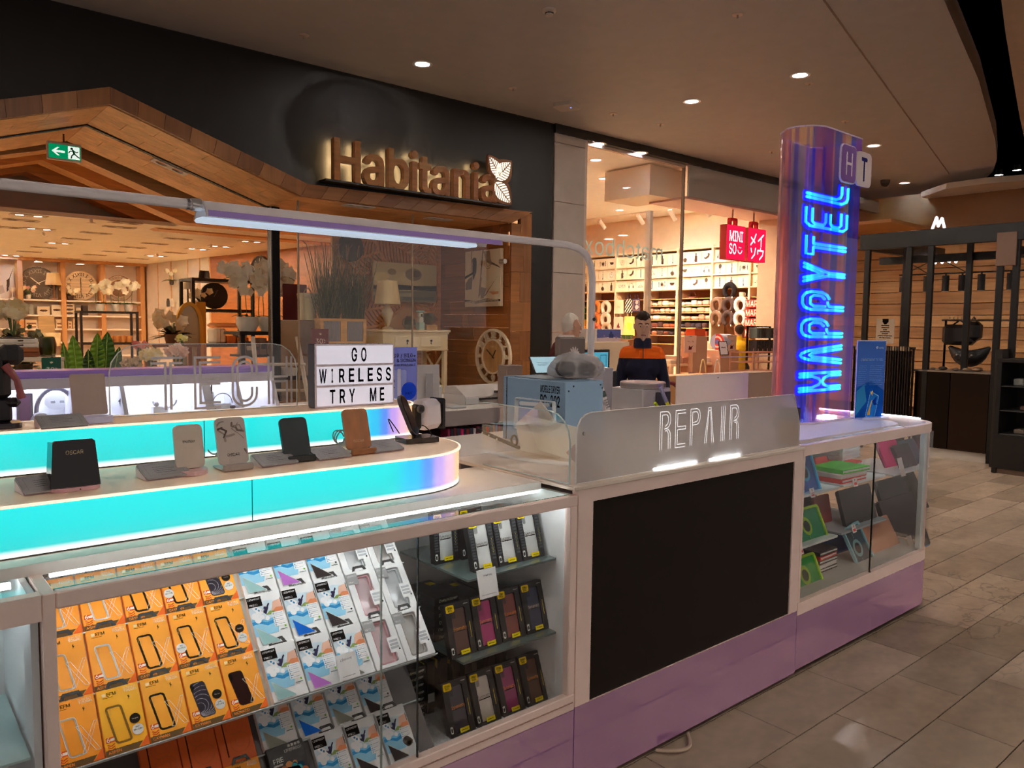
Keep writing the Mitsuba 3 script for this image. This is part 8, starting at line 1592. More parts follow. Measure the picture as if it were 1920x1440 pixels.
q = P(); q.part('body', B().rbox(o[0] - .14, o[0] + .13, 3.08, 3.34, 1.09, 1.244, (196, 190, 192), .006), 'satin'); q.part('slot', B().rbox(o[0] - .02, o[0] + .125, 3.074, 3.081, 1.13, 1.22, (30, 28, 32), .003), 'satin'); q.put('receipt_printer', None, 'white receipt printer with a dark opening under the round tin', 'printer')
one('printer_table', B().rbox(o[0] - .25, o[0] + .3, 3.02, 3.5, 1.04, 1.0895, (190, 180, 176), .004).box(o[0] - .2, o[0] + .25, 3.05, 3.45, 0, 1.04, (120, 112, 110)), 'satin', 'side table carrying the receipt printer', 'table')
q = P(); a = at(1238, 745, y=3.0); q.part('strip', B().tube([(a[0], 3.0, a[2] + .06), (a[0] + .06, 3.0, a[2] - .03)], .012, (160, 160, 200), 6), 'gloss'); q.part('tip', B().tube([(a[0] + .06, 3.0, a[2] - .03), (a[0] + .09, 3.0, a[2] - .07)], .012, (226, 220, 40), 6).tube([(a[0] - .05, 3.0, a[2] - .03), (a[0] - .02, 3.0, a[2] - .06)], .010, (200, 220, 40), 6), 'satin'); q.put('tool_strip', None, 'pale strip with bright yellow green ends before the receipt printer', 'tool')
q = P(); a = at(1110, 697, y=3.3); q.part('', B().tube([(a[0] - .02, 3.3, a[2] - .02), (a[0] - .03, 3.3, a[2] + .06), (a[0] - .01, 3.3, a[2] + .09), (a[0] + .01, 3.3, a[2] + .05), (a[0] + .03, 3.3, a[2] + .09), (a[0] + .05, 3.3, a[2] + .06), (a[0] + .02, 3.3, a[2] - .03)], .005, (26, 24, 26), 6).tube([(a[0], 3.3, a[2] - .02), (a[0], 3.3, RZ - .03)], .005, (26, 24, 26), 6), 'satin'); q.put('black_scissors', None, 'black scissor handles standing left of the cordless phone', 'scissors')
# overhead lamp on its pole
LY, LZ = 2.65, 2.008
pole = [(-1.2, LY, LZ), (2.585, LY, LZ), (2.655, LY, LZ - .010), (2.71, LY, LZ - .038), (2.742, LY, LZ - .085), (2.755, LY, LZ - .15), (2.755, LY, RZ)]
q = P(); q.part('pole', B().tube(pole, .0165, (216, 206, 206), 14), 'satin'); q.part('reflector', B().slab(Polygon([(-.06, 0), (-.06, .012), (-.03, .05), (.03, .05), (.06, .012), (.06, 0), (.052, 0), (.052, .008), (.026, .042), (-.026, .042), (-.052, .008), (-.052, 0)]), 1.25, (206, 196, 196), M=frame((.885, LY, LZ - .040), (0, 1, 0), (0, 0, 1))), 'satin', 'pale sheet metal reflector'); q.part('tube_cover', B().rbox(.875, 2.02, LY - .036, LY + .036, LZ - .056, LZ - .040, (206, 220, 236), .006), 'satin', 'bluish white lamp strip', emit=lamp((.62, .78, .95), L_BAR * .33, .8)); q.part('trim', B().box(.89, 2.13, LY - .061, LY - .058, LZ - .040, LZ - .020, (150, 120, 190)), 'gloss'); q.part('collar', B().cyl((.855, LY, LZ), (.885, LY, LZ), .021, (206, 200, 200), 14).cyl((.84, LY, LZ), (.848, LY, LZ), .019, (140, 136, 140), 14), 'metal'); q.part('bolt', B().add(ball((2.755, LY - .0165, 1.66), .009), (20, 18, 18)), 'satin'); q.part('foot', B().cyl((2.755, LY, RZ), (2.755, LY, RZ + .012), .05, (200, 192, 192), 18), 'metal')
q.put('overhead_lamp', None, 'white pipe arm carrying a long strip lamp over the kiosk', 'lamp')

# ================================================================ THE NEON COLUMN
PZ, CT = 1.0855, 2.74
cy0 = 2.215
tube_plan = Polygon([(4.56, 2.215)] + [(4.16 - .14 * math.sin(t), 2.355 - .14 * math.cos(t)) for t in np.linspace(0, math.pi / 2, 10)] + [(4.03, 2.39), (4.10, 2.47), (4.25, 2.53), (4.56, 2.53), (4.60, 2.48), (4.60, 2.25)])
def stadium(g=0): return list(tube_plan.buffer(g, join_style=1, quad_segs=2).exterior.coords)[:-1]
st_ = stadium(); st_ = st_ + [st_[0]]
k = len(st_); v = np.array([(x, y, z) for x, y in st_ for z in (PZ, CT)]); f = np.array([(2 * i, 2 * i + 2, 2 * i + 3, 2 * i + 1) for i in range(k - 1)])
def film_fn(p, n, uv):
 a = fbm(p.x * 7.0, p.y * 7.0, p.z * .5, 3); s = fbm(p.x * 26.0, p.y * 26.0, p.z * .35, 3)
 k = mix((.30, .16, .62), (.80, .46, .52), smoothstep(.35, .65, a)); k = mix(k, (.16, .22, .80), smoothstep(.58, .72, noise(p.x * 11.0, p.y * 11.0, p.z * .4)))  # iridescent sheen and streaks painted into the colour by position
 return mix(k, (.95, .74, .55), smoothstep(.62, .78, s))
scene['iridescent_film'] = {'type': 'blendbsdf', 'weight': .16, 'bsdf_0': {'type': 'thindielectric', 'int_ior': 1.5, 'specular_transmittance': {'type': 'rgb', 'value': [.92, .82, .95]}}, 'bsdf_1': {'type': 'principledthin', 'base_color': proc(film_fn), 'roughness': .08, 'spec_trans': .3, 'diff_trans': .9, 'eta': 1.9}}
q = P(); q.part('film', B().add((v, f), (200, 180, 220), True), 'iridescent_film', 'iridescent violet film wrapped as a tube')
q.part('rim', B().slab(Polygon(stadium(.003)).difference(Polygon(stadium(-.002))), .008, (226, 206, 226), z0=CT), 'gloss'); q.part('base_ring', B().slab(Polygon(stadium(.006)).difference(Polygon(stadium(-.006))), .012, (220, 200, 220), z0=PZ), 'gloss')
q.part('inner_post', B().cyl((4.36, 2.42, PZ), (4.36, 2.42, CT - .05), .022, (90, 60, 190), 12).cyl((4.24, 2.38, PZ), (4.24, 2.38, CT - .05), .012, (170, 120, 200), 10), 'gloss'); q.part('base_light', B().slab(rr(4.42, 4.54, 2.28, 2.36, .02), .02, (255, 255, 255), z0=PZ), 'matte', emit=lamp((.8, .95, .8), 5, .3))
# neon: HAPPYTEL read upwards; every glyph as paths in a unit cell (u along the height of the letter, v along its width)
G = {'H': [[(0, .06), (1, .06)], [(0, .94), (1, .94)], [(0, .22), (.30, .22), (.42, .34), (.45, .5), (.42, .66), (.30, .78), (0, .78)], [(1, .22), (.70, .22), (.55, .34), (.49, .5), (.55, .66), (.70, .78), (1, .78)]],
     'A': [[(0, .04), (.82, .28), (.97, .40), (1, .5), (.97, .60), (.82, .72), (0, .96)], [(0, .22), (.74, .42), (.80, .5), (.74, .58), (0, .78)]],
     'P': [[(0, .06), (.80, .06), (.95, .16), (1, .35), (1, .65), (.94, .85), (.80, .94), (.55, .94), (.42, .80), (.36, .62)], [(0, .24), (.36, .24), (.40, .40), (.40, .5)], [(.46, .24), (.74, .24), (.82, .36), (.82, .64), (.74, .76), (.56, .76), (.48, .6)]],
     'Y': [[(0, .42), (.42, .42), (1, .06)], [(0, .58), (.42, .58), (1, .94)], [(.54, .5), (1, .24)], [(.54, .5), (1, .76)]],
     'T': [[(0, .41), (.80, .41), (.80, .06), (.97, .06), (.97, .94)], [(0, .59), (.80, .59), (.80, .94)]],
     'E': [[(0, .94), (0, .22), (.10, .06), (.90, .06), (1, .22), (1, .94)], [(.15, .94), (.15, .30), (.22, .20), (.36, .20), (.42, .34), (.42, .80)], [(.85, .94), (.85, .30), (.78, .20), (.58, .20), (.53, .34), (.53, .80)]],
     'L': [[(1, .06), (.16, .06), (.04, .20), (0, .40), (0, .94)], [(1, .24), (.30, .24), (.20, .34), (.16, .5), (.16, .94)]]}
ny = cy0 + .075; n0, n1 = at(1537, 738, y=ny), at(1562, 338, y=ny); zb, zt = n0[2] - .005, n1[2] + .005; cellp = (zt - zb) / 8; lh = .92
xc = .5 * (at(1498, 735, y=ny)[0] + at(1574, 735, y=ny)[0]); XW = at(1574, 735, y=ny)[0] - at(1498, 735, y=ny)[0]
mnt = B()
for i, ch in enumerate('HAPPYTEL'):
 za = zb + cellp * (i + .12); zh = cellp * .74
 # u runs along x from the right (foot of the letter) to the left (its head); v runs upwards
 paths = [[(xc + XW / 2 - u * XW, za + vv * zh) for u, vv in g] for g in G[ch]]
 t_ = B(); g_ = B()
 for p_ in paths:
  t_.tube([(x, ny, z) for x, z in p_], .0088, (120, 230, 255), 8)
  g_.print(LineString(p_).buffer(.021, quad_segs=3), (10, 20, 200), M=front(0, ny + .016, 0))  # blue halo of the tubes built as a glowing strip behind
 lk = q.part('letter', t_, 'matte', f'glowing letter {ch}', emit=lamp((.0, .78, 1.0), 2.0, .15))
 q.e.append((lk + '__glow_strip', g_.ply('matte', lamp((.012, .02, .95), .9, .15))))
q.part('neon_mount', B().box(xc - .012, xc + .012, ny + .03, ny + .036, PZ, CT - .06, (90, 70, 160)), 'gloss')
q.put('neon_column', None, 'iridescent transparent column with blue neon letters HAPPYTEL', 'column')
q = P(); y = cy0 - .004
qa = [xz(px, py, y) for px, py in ((1572, 340), (1601, 340), (1601, 276), (1572, 276))]; b1 = rr(qa[0][0], qa[1][0], qa[0][1], qa[2][1], .035); qb = [xz(px, py, y) for px, py in ((1601, 347), (1629, 347), (1629, 290), (1601, 290))]; b2 = rr(qb[0][0], qb[1][0], qb[0][1], qb[2][1], .035)
q.part('purple_tile', B().slab(b1, .010, (226, 214, 226), M=front(0, y, 0)).slab(b1.buffer(-.006), .002, (116, 74, 146), M=front(0, y - .010, 0)), 'satin'); q.part('white_tile', B().slab(b2, .010, (226, 206, 204), M=front(0, y - .002, 0)), 'satin')
b = B(); c1, c2_ = b1.centroid, b2.centroid; b.print(text('H', .13, False, w=.075, cx=c1.x + .005, cy=c1.y), (240, 230, 236), M=front(0, y - .0125, 0)); b.print(text('T', .13, True, w=.07, cx=c2_.x, cy=c2_.y), (40, 36, 80), M=front(0, y - .0125, 0)); q.part('lettering', b, 'matte'); q.put('logo_tiles', None, 'two rounded tiles with the letters H and T at the top of the neon column', 'sign')
# blue poster, dark boxes by the screen end
q = P();
M = frame((4.635, 2.19, PZ), (1, -.25, 0), (0, 0, 1)) @ np.diag([.82, 1.05, 1, 1.0]); q.part('panel', B().rbox(-.06, .25, 0, .455, -.006, 0, (206, 200, 236), .002).box(-.054, .244, .006, .449, 0, .001, (36, 84, 168)), 'satin'); b = B()
b.print(Polygon([(-.054, .006), (.244, .006), (.244, .16), (.1, .22), (-.054, .18)]), (26, 70, 150), z=.0014); b.print(text('COMMITMENT TO YOU', .014, True, w=.24, x=-.02, y=.335), (150, 176, 220), z=.0016); b.print(text('HUAWEI', .012, True, w=.055, x=.165, y=.405), (150, 176, 220), z=.0016)
for s in (-40, 0, 40): b.print(affinity.rotate(affinity.scale(disc(.148, .414, .009, 4), .5, 1), s, origin=(.148, .405)), (170, 190, 226), z=.0016)
for k2 in range(11): b.print(sbox(.08, .305 - .011 * k2, .23 - .01 * (k2 % 3), .3075 - .011 * k2), (110, 150, 210), z=.0016); b.print(sbox(-.04, .305 - .011 * k2, .05 - .01 * (k2 % 2), .3075 - .011 * k2), (100, 140, 200), z=.0016)
ph = affinity.rotate(rr(.05, .15, .01, .165, .006), -18, origin=(.06, .01)); b.print(ph, (150, 190, 226), z=.0018); b.print(ph.buffer(-.004), (40, 110, 190), z=.002); b.print(Polygon([(.07, .02), (.10, .02), (.105, .06), (.125, .11), (.11, .10), (.09, .06)]).intersection(ph), (216, 160, 60), z=.0022); b.print(Polygon([(.12, .10), (.17, .13), (.16, .09), (.18, .08), (.14, .075)]), (24, 50, 130), z=.0022); b.print(Polygon([(.10, .15), (.125, .165), (.12, .13)]), (220, 170, 90), z=.0023); b.print(Polygon([(-.05, .02), (.06, .10), (.03, .2), (-.05, .16)]), (50, 120, 170), z=.0017)
q.part('print', b, 'matte'); q.part('foot', B().box(-.05, .24, 0, .008, -.05, .05, (206, 204, 230)), 'gloss'); q.put('blue_poster', M, 'blue poster headed COMMITMENT TO YOU right of the neon column', 'poster')
q = P(); o = at(1500, 835, y=1.87); q.part('', B().rbox(3.285, 3.33, 1.85, 1.95, 1.094, 1.26, (40, 30, 40), .004, M=mv(.0, 0, 0)).rbox(3.276, 3.284, 1.83, 1.93, 1.094, 1.20, (190, 130, 40), .003).box(3.31, 3.325, 1.849, 1.85, 1.13, 1.16, (220, 190, 160)), 'satin'); q.put('dark_case_box', None, 'dark upright box with an orange side at the end of the frosted screen', 'box')
# goods under the glass top of the tablet case
for k2, (px, c, lab) in enumerate(((1560, (190, 206, 226), 'pale blue packet under the glass top of the tablet case'), (1600, (206, 216, 230), 'second pale packet under the glass top'), (1655, (226, 230, 236), 'shiny crumpled packets under the glass top'))):
 o = at(px, 835 - k2 * 9, y=1.93); one('glass_top_packet', B().rbox(o[0], o[0] + .2, 1.90, 1.99, 1.045, 1.075, c, .008), 'gloss', lab, 'packet')


# ================================================================ PEOPLE
import manifold3d as m3
def hull2(p, r, q_, s): return m3.Manifold.batch_hull([m3.Manifold.sphere(r, 14).translate(list(map(float, p))), m3.Manifold.sphere(s, 14).translate(list(map(float, q_)))])
def limb(bones, J, edge=.02, smooth=8):
 m = m3.Manifold.batch_boolean([hull2(J[a][:3], J[a][3] * ka, J[b][:3], J[b][3] * kb) for a, b, ka, kb in bones], m3.OpType.Add).refine_to_length(edge)
 w = m.to_mesh(); t = trimesh.Trimesh(w.vert_properties[:, :3], w.tri_verts); trimesh.smoothing.filter_taubin(t, iterations=smooth); return t
def cut(t, z, above):
 s = trimesh.intersections.slice_mesh_plane(t, [0, 0, 1 if above else -1], [0, 0, z], cap=False); return s
def skeleton(H=1.75, lean=0.0, head=(0, 0), build=1.0):
 k = H / 1.75; b = build; ly = -lean
 J = dict(pelvis=(0, 0, .95, .125 * b), waist=(0, ly * .3, 1.10, .120 * b), chest=(0, ly * .7, 1.28, .135 * b), neck=(0, ly - .005, 1.47, .058), jaw=(head[0], ly - .035 + head[1], 1.555, .056), skull=(head[0], ly + .005 + head[1], 1.645, .084), brow=(head[0], ly - .035 + head[1], 1.625, .066), crown=(head[0], ly + .01 + head[1], 1.672, .074))
 for s, n in ((-1, 'R'), (1, 'L')):
  J['hip' + n] = (s * .09, 0, .93, .095 * b); J['knee' + n] = (s * .10, -.01, .50, .058); J['ankle' + n] = (s * .10, .03, .09, .042); J['toe' + n] = (s * .115, -.13, .035, .033); J['heel' + n] = (s * .10, .05, .04, .038)
  J['sh' + n] = (s * .165 * (.5 + .5 * b), ly, 1.40, .062); J['pec' + n] = (s * .09, ly * .7 - .02, 1.30, .10 * b)
 return {n: (x * k, y * k, z * k, r * k) for n, (x, y, z, r) in J.items()}
def hand(J, w, d, up=(0, 0, 1), size=1.0):
 """adds palm, four fingers and a thumb at wrist w pointing along d"""
 d = np.array(d, float); d /= np.linalg.norm(d); s = np.cross(d, up); s /= np.linalg.norm(s); n = np.cross(s, d); w = np.array(w); bones = []
 tag = f'h{len(J)}'
 def put(nm, p, r): J[tag + nm] = (*p, r); return tag + nm
 put('w', w, .026)
 for i, (o, L_) in enumerate(((-.030, .068), (-.010, .078), (.010, .073), (.030, .058))):
  kn = put(f'k{i}', w + (d * .085 + s * o) * size, .013); m_ = put(f'm{i}', w + (d * (.085 + L_ * .5) + s * o * 1.05 - n * .012) * size, .0095); t_ = put(f't{i}', w + (d * (.085 + L_ * .85) + s * o * 1.05 - n * .040) * size, .008)
  bones += [(tag + 'w', kn, 1, 1), (kn, m_, 1, 1), (m_, t_, 1, 1)]
 a = put('a', w + (d * .03 - s * .030) * size, .014); b2 = put('b', w + (d * .065 - s * .056 - n * .01) * size, .010); c = put('c', w + (d * .095 - s * .058 - n * .026) * size, .009)
 return bones + [(tag + 'w', a, 1, 1), (a, b2, 1, 1), (b2, c, 1, 1)]
def person(label, M, H, skin, top, legs, hair, arms, style='short', lean=0.0, head=(0, 0), build=1.0, top2=None, split=None, sleeve2=None, collar=None, face=True, long_sleeve=True, beard=None):
 J = skeleton(H, lean, head, build); q = P(); k = H / 1.75; hb = []; ab = []; fb = []
 for n in 'RL':
  e, w, d = arms[n]; J['el' + n] = (*[v * k for v in e], .046 * k); J['wr' + n] = (*[v * k for v in w], .030 * k)
  hb += hand(J, J['wr' + n][:3], d, size=k); ab += [('sh' + n, 'el' + n, .85, .8), ('el' + n, 'wr' + n, .8, .95)]
  fb += [('sh' + n, 'el' + n, 1.1, 1.2), ('el' + n, 'wr' + n, 1.2, 1.35)] if long_sleeve else [('sh' + n, 'el' + n, 1.15, 1.25)]
 tors = [('pelvis', 'waist', .85, .85), ('waist', 'chest', .85, .85), ('pecR', 'pecL', .85, .85), ('shR', 'shL', .9, .9), ('chest', 'neck', .7, 1)]; lg = [x for n in 'RL' for x in (('pelvis', 'hip' + n, .8, .9), ('hip' + n, 'knee' + n, .88, .95), ('knee' + n, 'ankle' + n, .9, .9), ('ankle' + n, 'heel' + n, 1, 1), ('heel' + n, 'toe' + n, .8, .8))]
 hd = [('neck', 'jaw', 1, .75), ('neck', 'skull', .9, .7), ('jaw', 'brow', .92, .95), ('jaw', 'skull', .9, .96), ('brow', 'crown', .9, 1), ('skull', 'crown', 1, 1)]
 sk = np.array(J['skull'][:3]); jw = np.array(J['jaw'][:3]); fy = J['brow'][1] - J['brow'][3]
 J['nb'] = (sk[0], fy + .004, sk[2] - .012 * k, .012); J['nt'] = (sk[0], fy - .014, sk[2] - .052 * k, .0125); J['chin'] = (jw[0], jw[1] - .040 * k, jw[2] - .030 * k, .020)
 for s, n in ((-1, 'eR'), (1, 'eL')): J[n] = (sk[0] + s * .079 * k, sk[1] + .005, sk[2] - .028 * k, .012); J[n + '2'] = (sk[0] + s * .083 * k, sk[1] + .012, sk[2] - .004 * k, .011); hd.append((n, n + '2', 1, 1))
 hd += [('nb', 'nt', 1, 1), ('jaw', 'chin', .8, 1)]
 q.part('body', B().add(limb(tors + lg + ab + hb + hd, J, .012, 5), skin, True), 'satin')
 t = limb([('pelvis', 'waist', 1.12, 1.12), ('waist', 'chest', 1.12, 1.08), ('pecR', 'pecL', 1.06, 1.06), ('shR', 'shL', 1.12, 1.12), ('chest', 'neck', .8, 1.12), ('shR', 'waist', .9, .9), ('shL', 'waist', .9, .9), *fb], J, .03, 6)
 v = t.vertices.copy(); v += (meshkit.fbm(v * [9, 9, 14], 3, 5)[:, None] - .5) * .016 * np.array([1, 1, 0]); t.vertices = v
 if split:
  q.part('jacket', B().add(cut(t, split, True), top, True), 'fabric'); q.part('jacket_lower', B().add(cut(t, split, False), top2, True), 'fabric', 'dark lower half of the jacket')
 else: q.part('jacket' if long_sleeve else 'shirt', B().add(t, top, True), 'fabric')
 if collar:
  nx = np.array(J['neck'][:3]); q.part('collar', B().add(lathe3([(.066, -.035), (.090, -.035), (.084, .035), (.074, .045), (.066, .03)], 20, nx + [0, .002, .02]), collar, 40), 'fabric');
  if split: q.part('zip', B().tube([nx + [0, -.085, -.01], nx + [0, -.115, -.14]], .004, (30, 26, 28), 5), 'satin')
 q.part('trousers', B().add(limb([('pelvis', 'waist', 1.02, .95), *[(a, b2, ka * 1.2, kb * 1.25) for a, b2, ka, kb in lg if 'heel' not in a + b2]], J, .04, 5), legs, True), 'fabric')
 q.part('shoes', B().add(limb([(a, b2, 1.25, 1.25) for n in 'RL' for a, b2 in (('heel' + n, 'toe' + n),)], J, .03, 3), (30, 26, 26), True), 'satin')
 cr = J['crown']; c0 = np.array(cr[:3]); Jh = dict(J); Jh['b'] = (sk[0], sk[1] + .022 * k, sk[2] - .005, .083 * k); Jh['f'] = (c0[0], c0[1] - .028 * k, c0[2] + .016 * k, .056 * k); Jh['c'] = (c0[0], c0[1] + .006, c0[2] + .010 * k, .076 * k); Jh['n'] = (sk[0], sk[1] + .040 * k, sk[2] - .06 * k, .05 * k)
 if style == 'long': Jh['n'] = (sk[0], sk[1] + .03 * k, sk[2] - .14 * k, .08 * k); Jh['f'] = (c0[0], c0[1] - .02, c0[2], .07)
 hbn = [('c', 'f', 1, 1), ('c', 'b', 1, 1), ('b', 'n', 1, 1)]
 if style == 'bald': hbn = [('b', 'n', 1.02, 1.1)]
 h = limb(hbn, Jh, .014, 4); v = h.vertices; v += (meshkit.fbm(v * 60, 2, 3)[:, None] - .5) * .008; h.vertices = v; q.part('hair', B().add(h, hair, True), 'fabric')
 if face:
  b = B()
  for s in (-1, 1):
   b.add(ball((sk[0] + s * .032 * k, fy + .010, sk[2] - .018 * k), .0105, 2, (1.1, .7, .5)), (206, 184, 170), True).add(ball((sk[0] + s * .032 * k, fy + .0035, sk[2] - .018 * k), .0058, 1, (1, .6, .9)), (50, 38, 32), True)
   b.tube([(sk[0] + s * .014, fy + .003, sk[2] + .003 * k), (sk[0] + s * .034, fy + .0, sk[2] + .008 * k), (sk[0] + s * .050, fy + .012, sk[2] + .002 * k)], .0034, hair if sum(hair) < 400 else (180, 170, 160), 5)
  b.tube([(sk[0] - .022, fy + .007, sk[2] - .088 * k), (sk[0], fy - .003, sk[2] - .086 * k), (sk[0] + .022, fy + .007, sk[2] - .088 * k)], .0052, (150, 92, 82), 6)
  q.part('face_features', b, 'satin')
 return q.put('person', M, label, 'person')
SK = (206, 160, 134)
person('young man in an orange and navy fleece standing behind the repair desk', mv(4.885, 4.12, 0, -46, s=(.82, .9, 1)), 1.755, SK, (255, 112, 40), (36, 34, 46), (46, 34, 28), {'R': ((-.215, .03, 1.15), (-.20, -.10, .97), (.3, -.8, -.4)), 'L': ((.225, .02, 1.16), (.23, -.14, 1.02), (.3, -.9, -.2))}, build=.86, top2=(36, 36, 50), split=1.375, collar=(36, 36, 50))
person('white haired man in a dark maroon jacket seen from behind by the pale column', mv(5.39, 5.62, 0, 75), 1.76, (196, 150, 126), (74, 40, 42), (40, 36, 40), (226, 214, 200), {'R': ((-.27, -.02, 1.14), (-.18, -.22, 1.05), (.5, -.8, .0)), 'L': ((.27, -.02, 1.14), (.20, -.2, 1.02), (-.4, -.8, .1))}, lean=.07, head=(0, -.06), collar=(226, 214, 206))
p_ = at(1385, 640, y=7.95)
person('man in a mustard yellow shirt facing the gift shop shelves', mv(p_[0], 7.95, 0, 150), 1.74, (180, 128, 100), (214, 160, 40), (44, 40, 52), (50, 36, 30), {'R': ((-.28, -.02, 1.16), (-.2, -.24, 1.10), (.4, -.8, .1)), 'L': ((.28, -.02, 1.16), (.2, -.24, 1.08), (-.4, -.8, .1))}, style='bald', build=1.18, long_sleeve=False, head=(0, -.02), face=False)
p_ = at(1310, 640, y=8.9)
person('dark haired shopper in a cream coat among the gift shop racks', mv(p_[0], 8.9, 0, 120), 1.66, SK, (236, 214, 180), (60, 50, 60), (36, 26, 26), {'R': ((-.25, -.02, 1.14), (-.2, -.2, 1.05), (.3, -.8, .1)), 'L': ((.25, -.02, 1.14), (.2, -.2, 1.05), (-.3, -.8, .1))}, style='long', face=False)
a = at(1240, 722, y=4.0)
q = P(); q.part('', B().tube([(a[0] - .03, 4.0, a[2]), (a[0] + .05, 3.99, a[2] + .025), (a[0] + .14, 3.98, a[2] + .005), (a[0] + .2, 3.97, a[2] - .04)], .017, (110, 34, 36), 8), 'satin'); q.put('red_hose', None, 'dark red tube held at the hand of the man in orange', 'tube')
# service desk with screen and pictured box behind the pole
q = P(); x0, x1, z1, y = at(1098, 660, y=6.0)[0], at(1180, 660, y=6.0)[0], at(1140, 641, y=6.0)[2], 6.0
q.part('body', B().rbox(x0, x1, y, y + .5, 0, z1, (236, 204, 168), .006), 'satin'); sx0, sx1, sz0, sz1 = x0, at(1141, 660, y=y)[0], at(1140, 705, y=y)[2], at(1141, 655, y=y)[2]
q.part('screen_frame', B().rbox(sx0 - .25, sx1, y - .02, y, sz0, sz1, (40, 38, 42), .004), 'satin'); q.part('screen', B().box(sx0 - .22, sx1 - .03, y - .023, y - .02, sz0 + .02, sz1 - .03, (60, 150, 190)), 'matte', emit=lamp((.12, .40, .52), .55, .1)); b = B(); b.print(ring(sbox(sx1 - .16, sz0 + .02, sx1 - .06, sz1 - .06), .006), (30, 90, 130), M=front(0, y - .0245, 0)); b.print(text('Chat', .025, x=sx0 - .02, y=sz1 - .09), (30, 80, 120), M=front(0, y - .0245, 0)); q.part('screen_print', b, 'matte')
q.put('service_desk', None, 'pale desk with a blue screen behind the white pole', 'desk')
q = P(); xa, xb, za = at(1099, 630, y=6.1)[0], at(1164, 630, y=6.1)[0], at(1130, 617, y=6.1)[2]; xm = xa + (xb - xa) * .30
q.part('carton', B().rbox(xa, xb, 6.1, 6.3, z1 + .0005, za, (232, 214, 200), .003), 'satin'); b = B(); M = front(0, 6.0985, 0); b.print(sbox(xm, z1 + .004, xb - .004, za - .004), (84, 86, 130), M=M); w = xb - xm; h = za - z1
b.print(Polygon([(xm, z1 + .004), (xb - .004, z1 + .004), (xb - .004, z1 + h * .3), (xm + w * .6, z1 + h * .38), (xm, z1 + h * .28)]), (206, 180, 180), M=M, z=.0004); b.print(U(disc(xm + w * .58, z1 + h * .7, h * .13), sbox(xm + w * .5, z1 + h * .3, xm + w * .68, z1 + h * .6)), (50, 54, 90), M=M, z=.0008); b.print(U(disc(xm + w * .3, z1 + h * .45, h * .1), disc(xm + w * .8, z1 + h * .35, h * .1)), (130, 110, 140), M=M, z=.0008); b.print(U(*[sbox(xa + .03, z1 + h * (.3 + .09 * j), xa + .10, z1 + h * (.33 + .09 * j)) for j in range(3)]), (150, 140, 140), M=M)
q.part('print', b, 'matte'); q.put('pictured_box', None, 'white box with a blue winter picture on the pale desk', 'box')
q = P(); q.part('case', B().rbox(at(1108, 720, y=3.6)[0], at(1150, 720, y=3.6)[0], 3.6, 3.9, .98, at(1130, 690, y=3.6)[2], (170, 166, 168), .006), 'satin'); q.part('panel', B().rbox(at(1150, 700, y=3.6)[0] + .005, at(1168, 700, y=3.6)[0], 3.65, 3.85, .98, at(1150, 697, y=3.6)[2], (24, 24, 28), .006), 'satin'); q.put('computer_case', None, 'grey computer case with a dark side right of the cordless phone', 'computer')
one('desk_block', B().rbox(at(1100, 720, y=3.6)[0], at(1172, 700, y=3.6)[0] + .1, 3.55, 3.95, 0, .979, (150, 140, 138), .006), 'satin', 'desk unit under the grey computer case', 'desk')
q = P(); x0, x1, z0 = 9.0, 10.0, 1.19; q.part('cover', B().add(hpane(x0, at(1455, 672, y=6.2)[0], 6.2, 6.45, at(1350, 670, y=6.2)[2]), WHITE).add(pane(x0, at(1455, 672, y=6.2)[0], 1.0, at(1350, 670, y=6.2)[2], 6.2), WHITE), 'pane'); q.part('rim', B().tube([(x0, 6.2, at(1350, 670, y=6.2)[2]), (at(1455, 672, y=6.2)[0], 6.2, at(1350, 670, y=6.2)[2])], .008, (196, 170, 190), 6), 'gloss'); q.part('base', B().rbox(x0, at(1455, 672, y=6.2)[0], 6.2, 6.5, .0, 1.0, (150, 126, 116), .006), 'satin'); q.put('clear_cabinet', None, 'clear topped cabinet behind the white panel', 'cabinet')
q = P(); M = frame((xz(1355, 675, 6.25)[0], 6.3, at(1350, 668, y=6.2)[2] + .005), (1, -.2, 0), (-.32, .3, 1)); q.part('frame', B().slab(rr(0, .16, 0, .2, .004), .01, (50, 40, 40)), 'satin'); q.part('card', B().print(sbox(.012, .012, .148, .188), (226, 206, 200), z=.0104).print(sbox(.04, .10, .12, .12), (150, 110, 110), z=.0108), 'satin'); q.put('menu_frame', M, 'dark framed tilted card on the clear topped cabinet', 'sign')
for k, px in enumerate((1318, 1345)):
 p_ = at(px, 690, y=6.6); q = P(); q.part('', B().tube([(p_[0] - .07 + .14 * t, 6.6, .98 + (p_[2] - .86) * math.sin(math.pi * t) ** .6) for t in np.linspace(0, 1, 14)], .010, (236, 196, 130) if k == 0 else (226, 206, 190), 6), 'satin'); q.put('handled_basket', None, ('basket with an orange lit arched handle above the white panel', 'basket with a pale arched handle above the white panel')[k], 'basket')
one('basket_table', B().rbox(8.2, 9.3, 6.55, 6.8, .0, .979, (170, 120, 80), .006), 'satin', 'low stand under the two basket handles', 'stand')
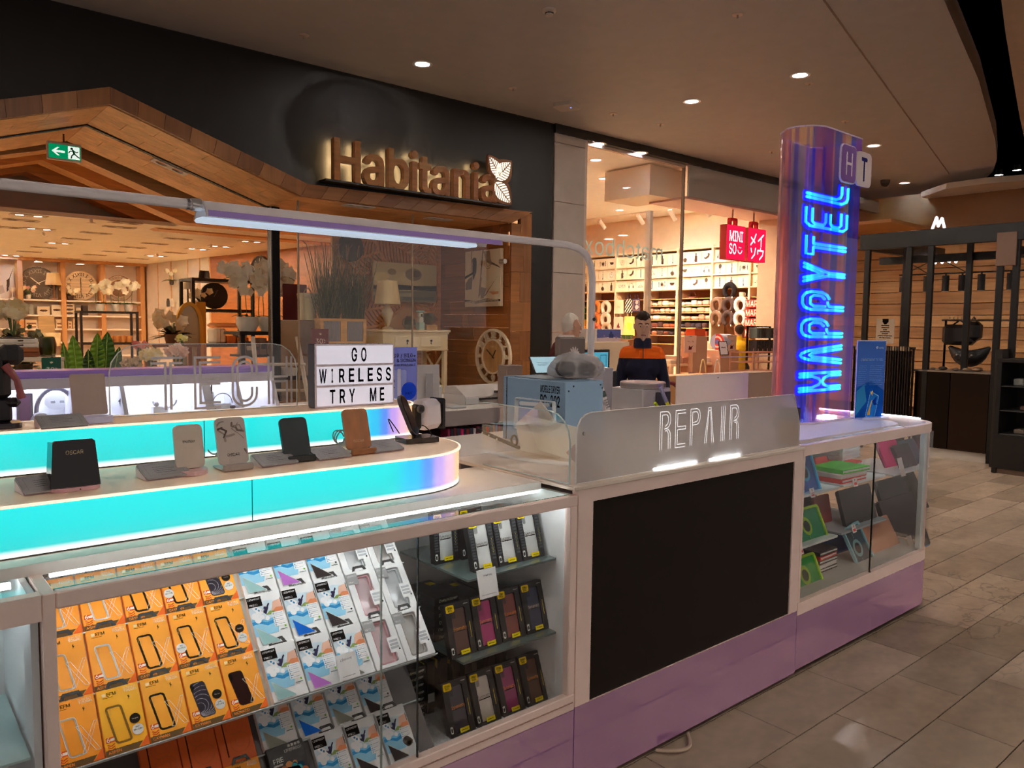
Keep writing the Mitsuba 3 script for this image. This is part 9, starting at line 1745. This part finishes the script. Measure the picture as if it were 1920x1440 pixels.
# illuminated exit sign
a, b2 = at(91, 268, y=8.3), at(151, 302, y=8.3); q = P(); x0, x1, z0, z1 = a[0], b2[0], b2[2], a[2]
q.part('case', B().rbox(x0 - .012, x1 + .012, 8.3, 8.36, z0 - .014, z1 + .024, (206, 196, 180), .006), 'satin'); w, h = x1 - x0, z1 - z0; q.part('panel', B().box(x0, x1, 8.297, 8.30, z0, z1, (0, 130, 80)), 'matte', emit=lamp((.0, .22, .09), 1.0, .1))
wp = sbox(x0 + w * .60, z0 + h * .04, x0 + w * .97, z0 + h * .96); ar = U(Polygon([(x0 + w * .08, z0 + h * .5), (x0 + w * .26, z0 + h * .80), (x0 + w * .34, z0 + h * .80), (x0 + w * .22, z0 + h * .58), (x0 + w * .5, z0 + h * .58), (x0 + w * .5, z0 + h * .42), (x0 + w * .22, z0 + h * .42), (x0 + w * .34, z0 + h * .2), (x0 + w * .26, z0 + h * .2)]))
q.part('pictogram', B().print(U(wp, ar), (255, 255, 255), M=front(0, 8.2955, 0)), 'matte', 'white arrow and door', emit=lamp((.62, .78, .72), 1.0, .1)); cx, cz = x0 + w * .78, z0 + h * .5
rn = U(disc(cx - w * .06, cz + h * .30, h * .085), line([(cx - w * .02, cz + h * .18), (cx + w * .02, cz - h * .05)], h * .13), line([(cx - w * .02, cz + h * .16), (cx - w * .12, cz + h * .10), (cx - w * .15, cz - h * .02)], h * .06), line([(cx - .0, cz + h * .16), (cx + w * .08, cz + h * .06), (cx + w * .14, cz + h * .1)], h * .06), line([(cx + w * .02, cz - h * .05), (cx - w * .06, cz - h * .2), (cx - w * .08, cz - h * .38)], h * .08), line([(cx + w * .02, cz - h * .05), (cx + w * .1, cz - h * .2), (cx + w * .17, cz - h * .30)], h * .08))
q.part('running_figure', B().print(rn, (0, 96, 56), M=front(0, 8.2945, 0)), 'matte'); q.part('rod', B().cyl(((x0 + x1) / 2, 8.33, z1 + .02), ((x0 + x1) / 2, 8.33, 3.36), .008, (120, 90, 60), 6), 'metal'); q.put('exit_sign', None, 'green exit sign with a white arrow and running figure under the gable', 'exit sign')
# loose cable ends under the skirting
one('floor_cable', B().tube([(2.27 + .20 * t, 1.80 - .07 * math.sin(math.pi * t), .012) for t in np.linspace(0, 1, 12)], .007, (190, 170, 150), 6), 'satin', 'loop of pale cable coming out under the mirrored skirting', 'cable')
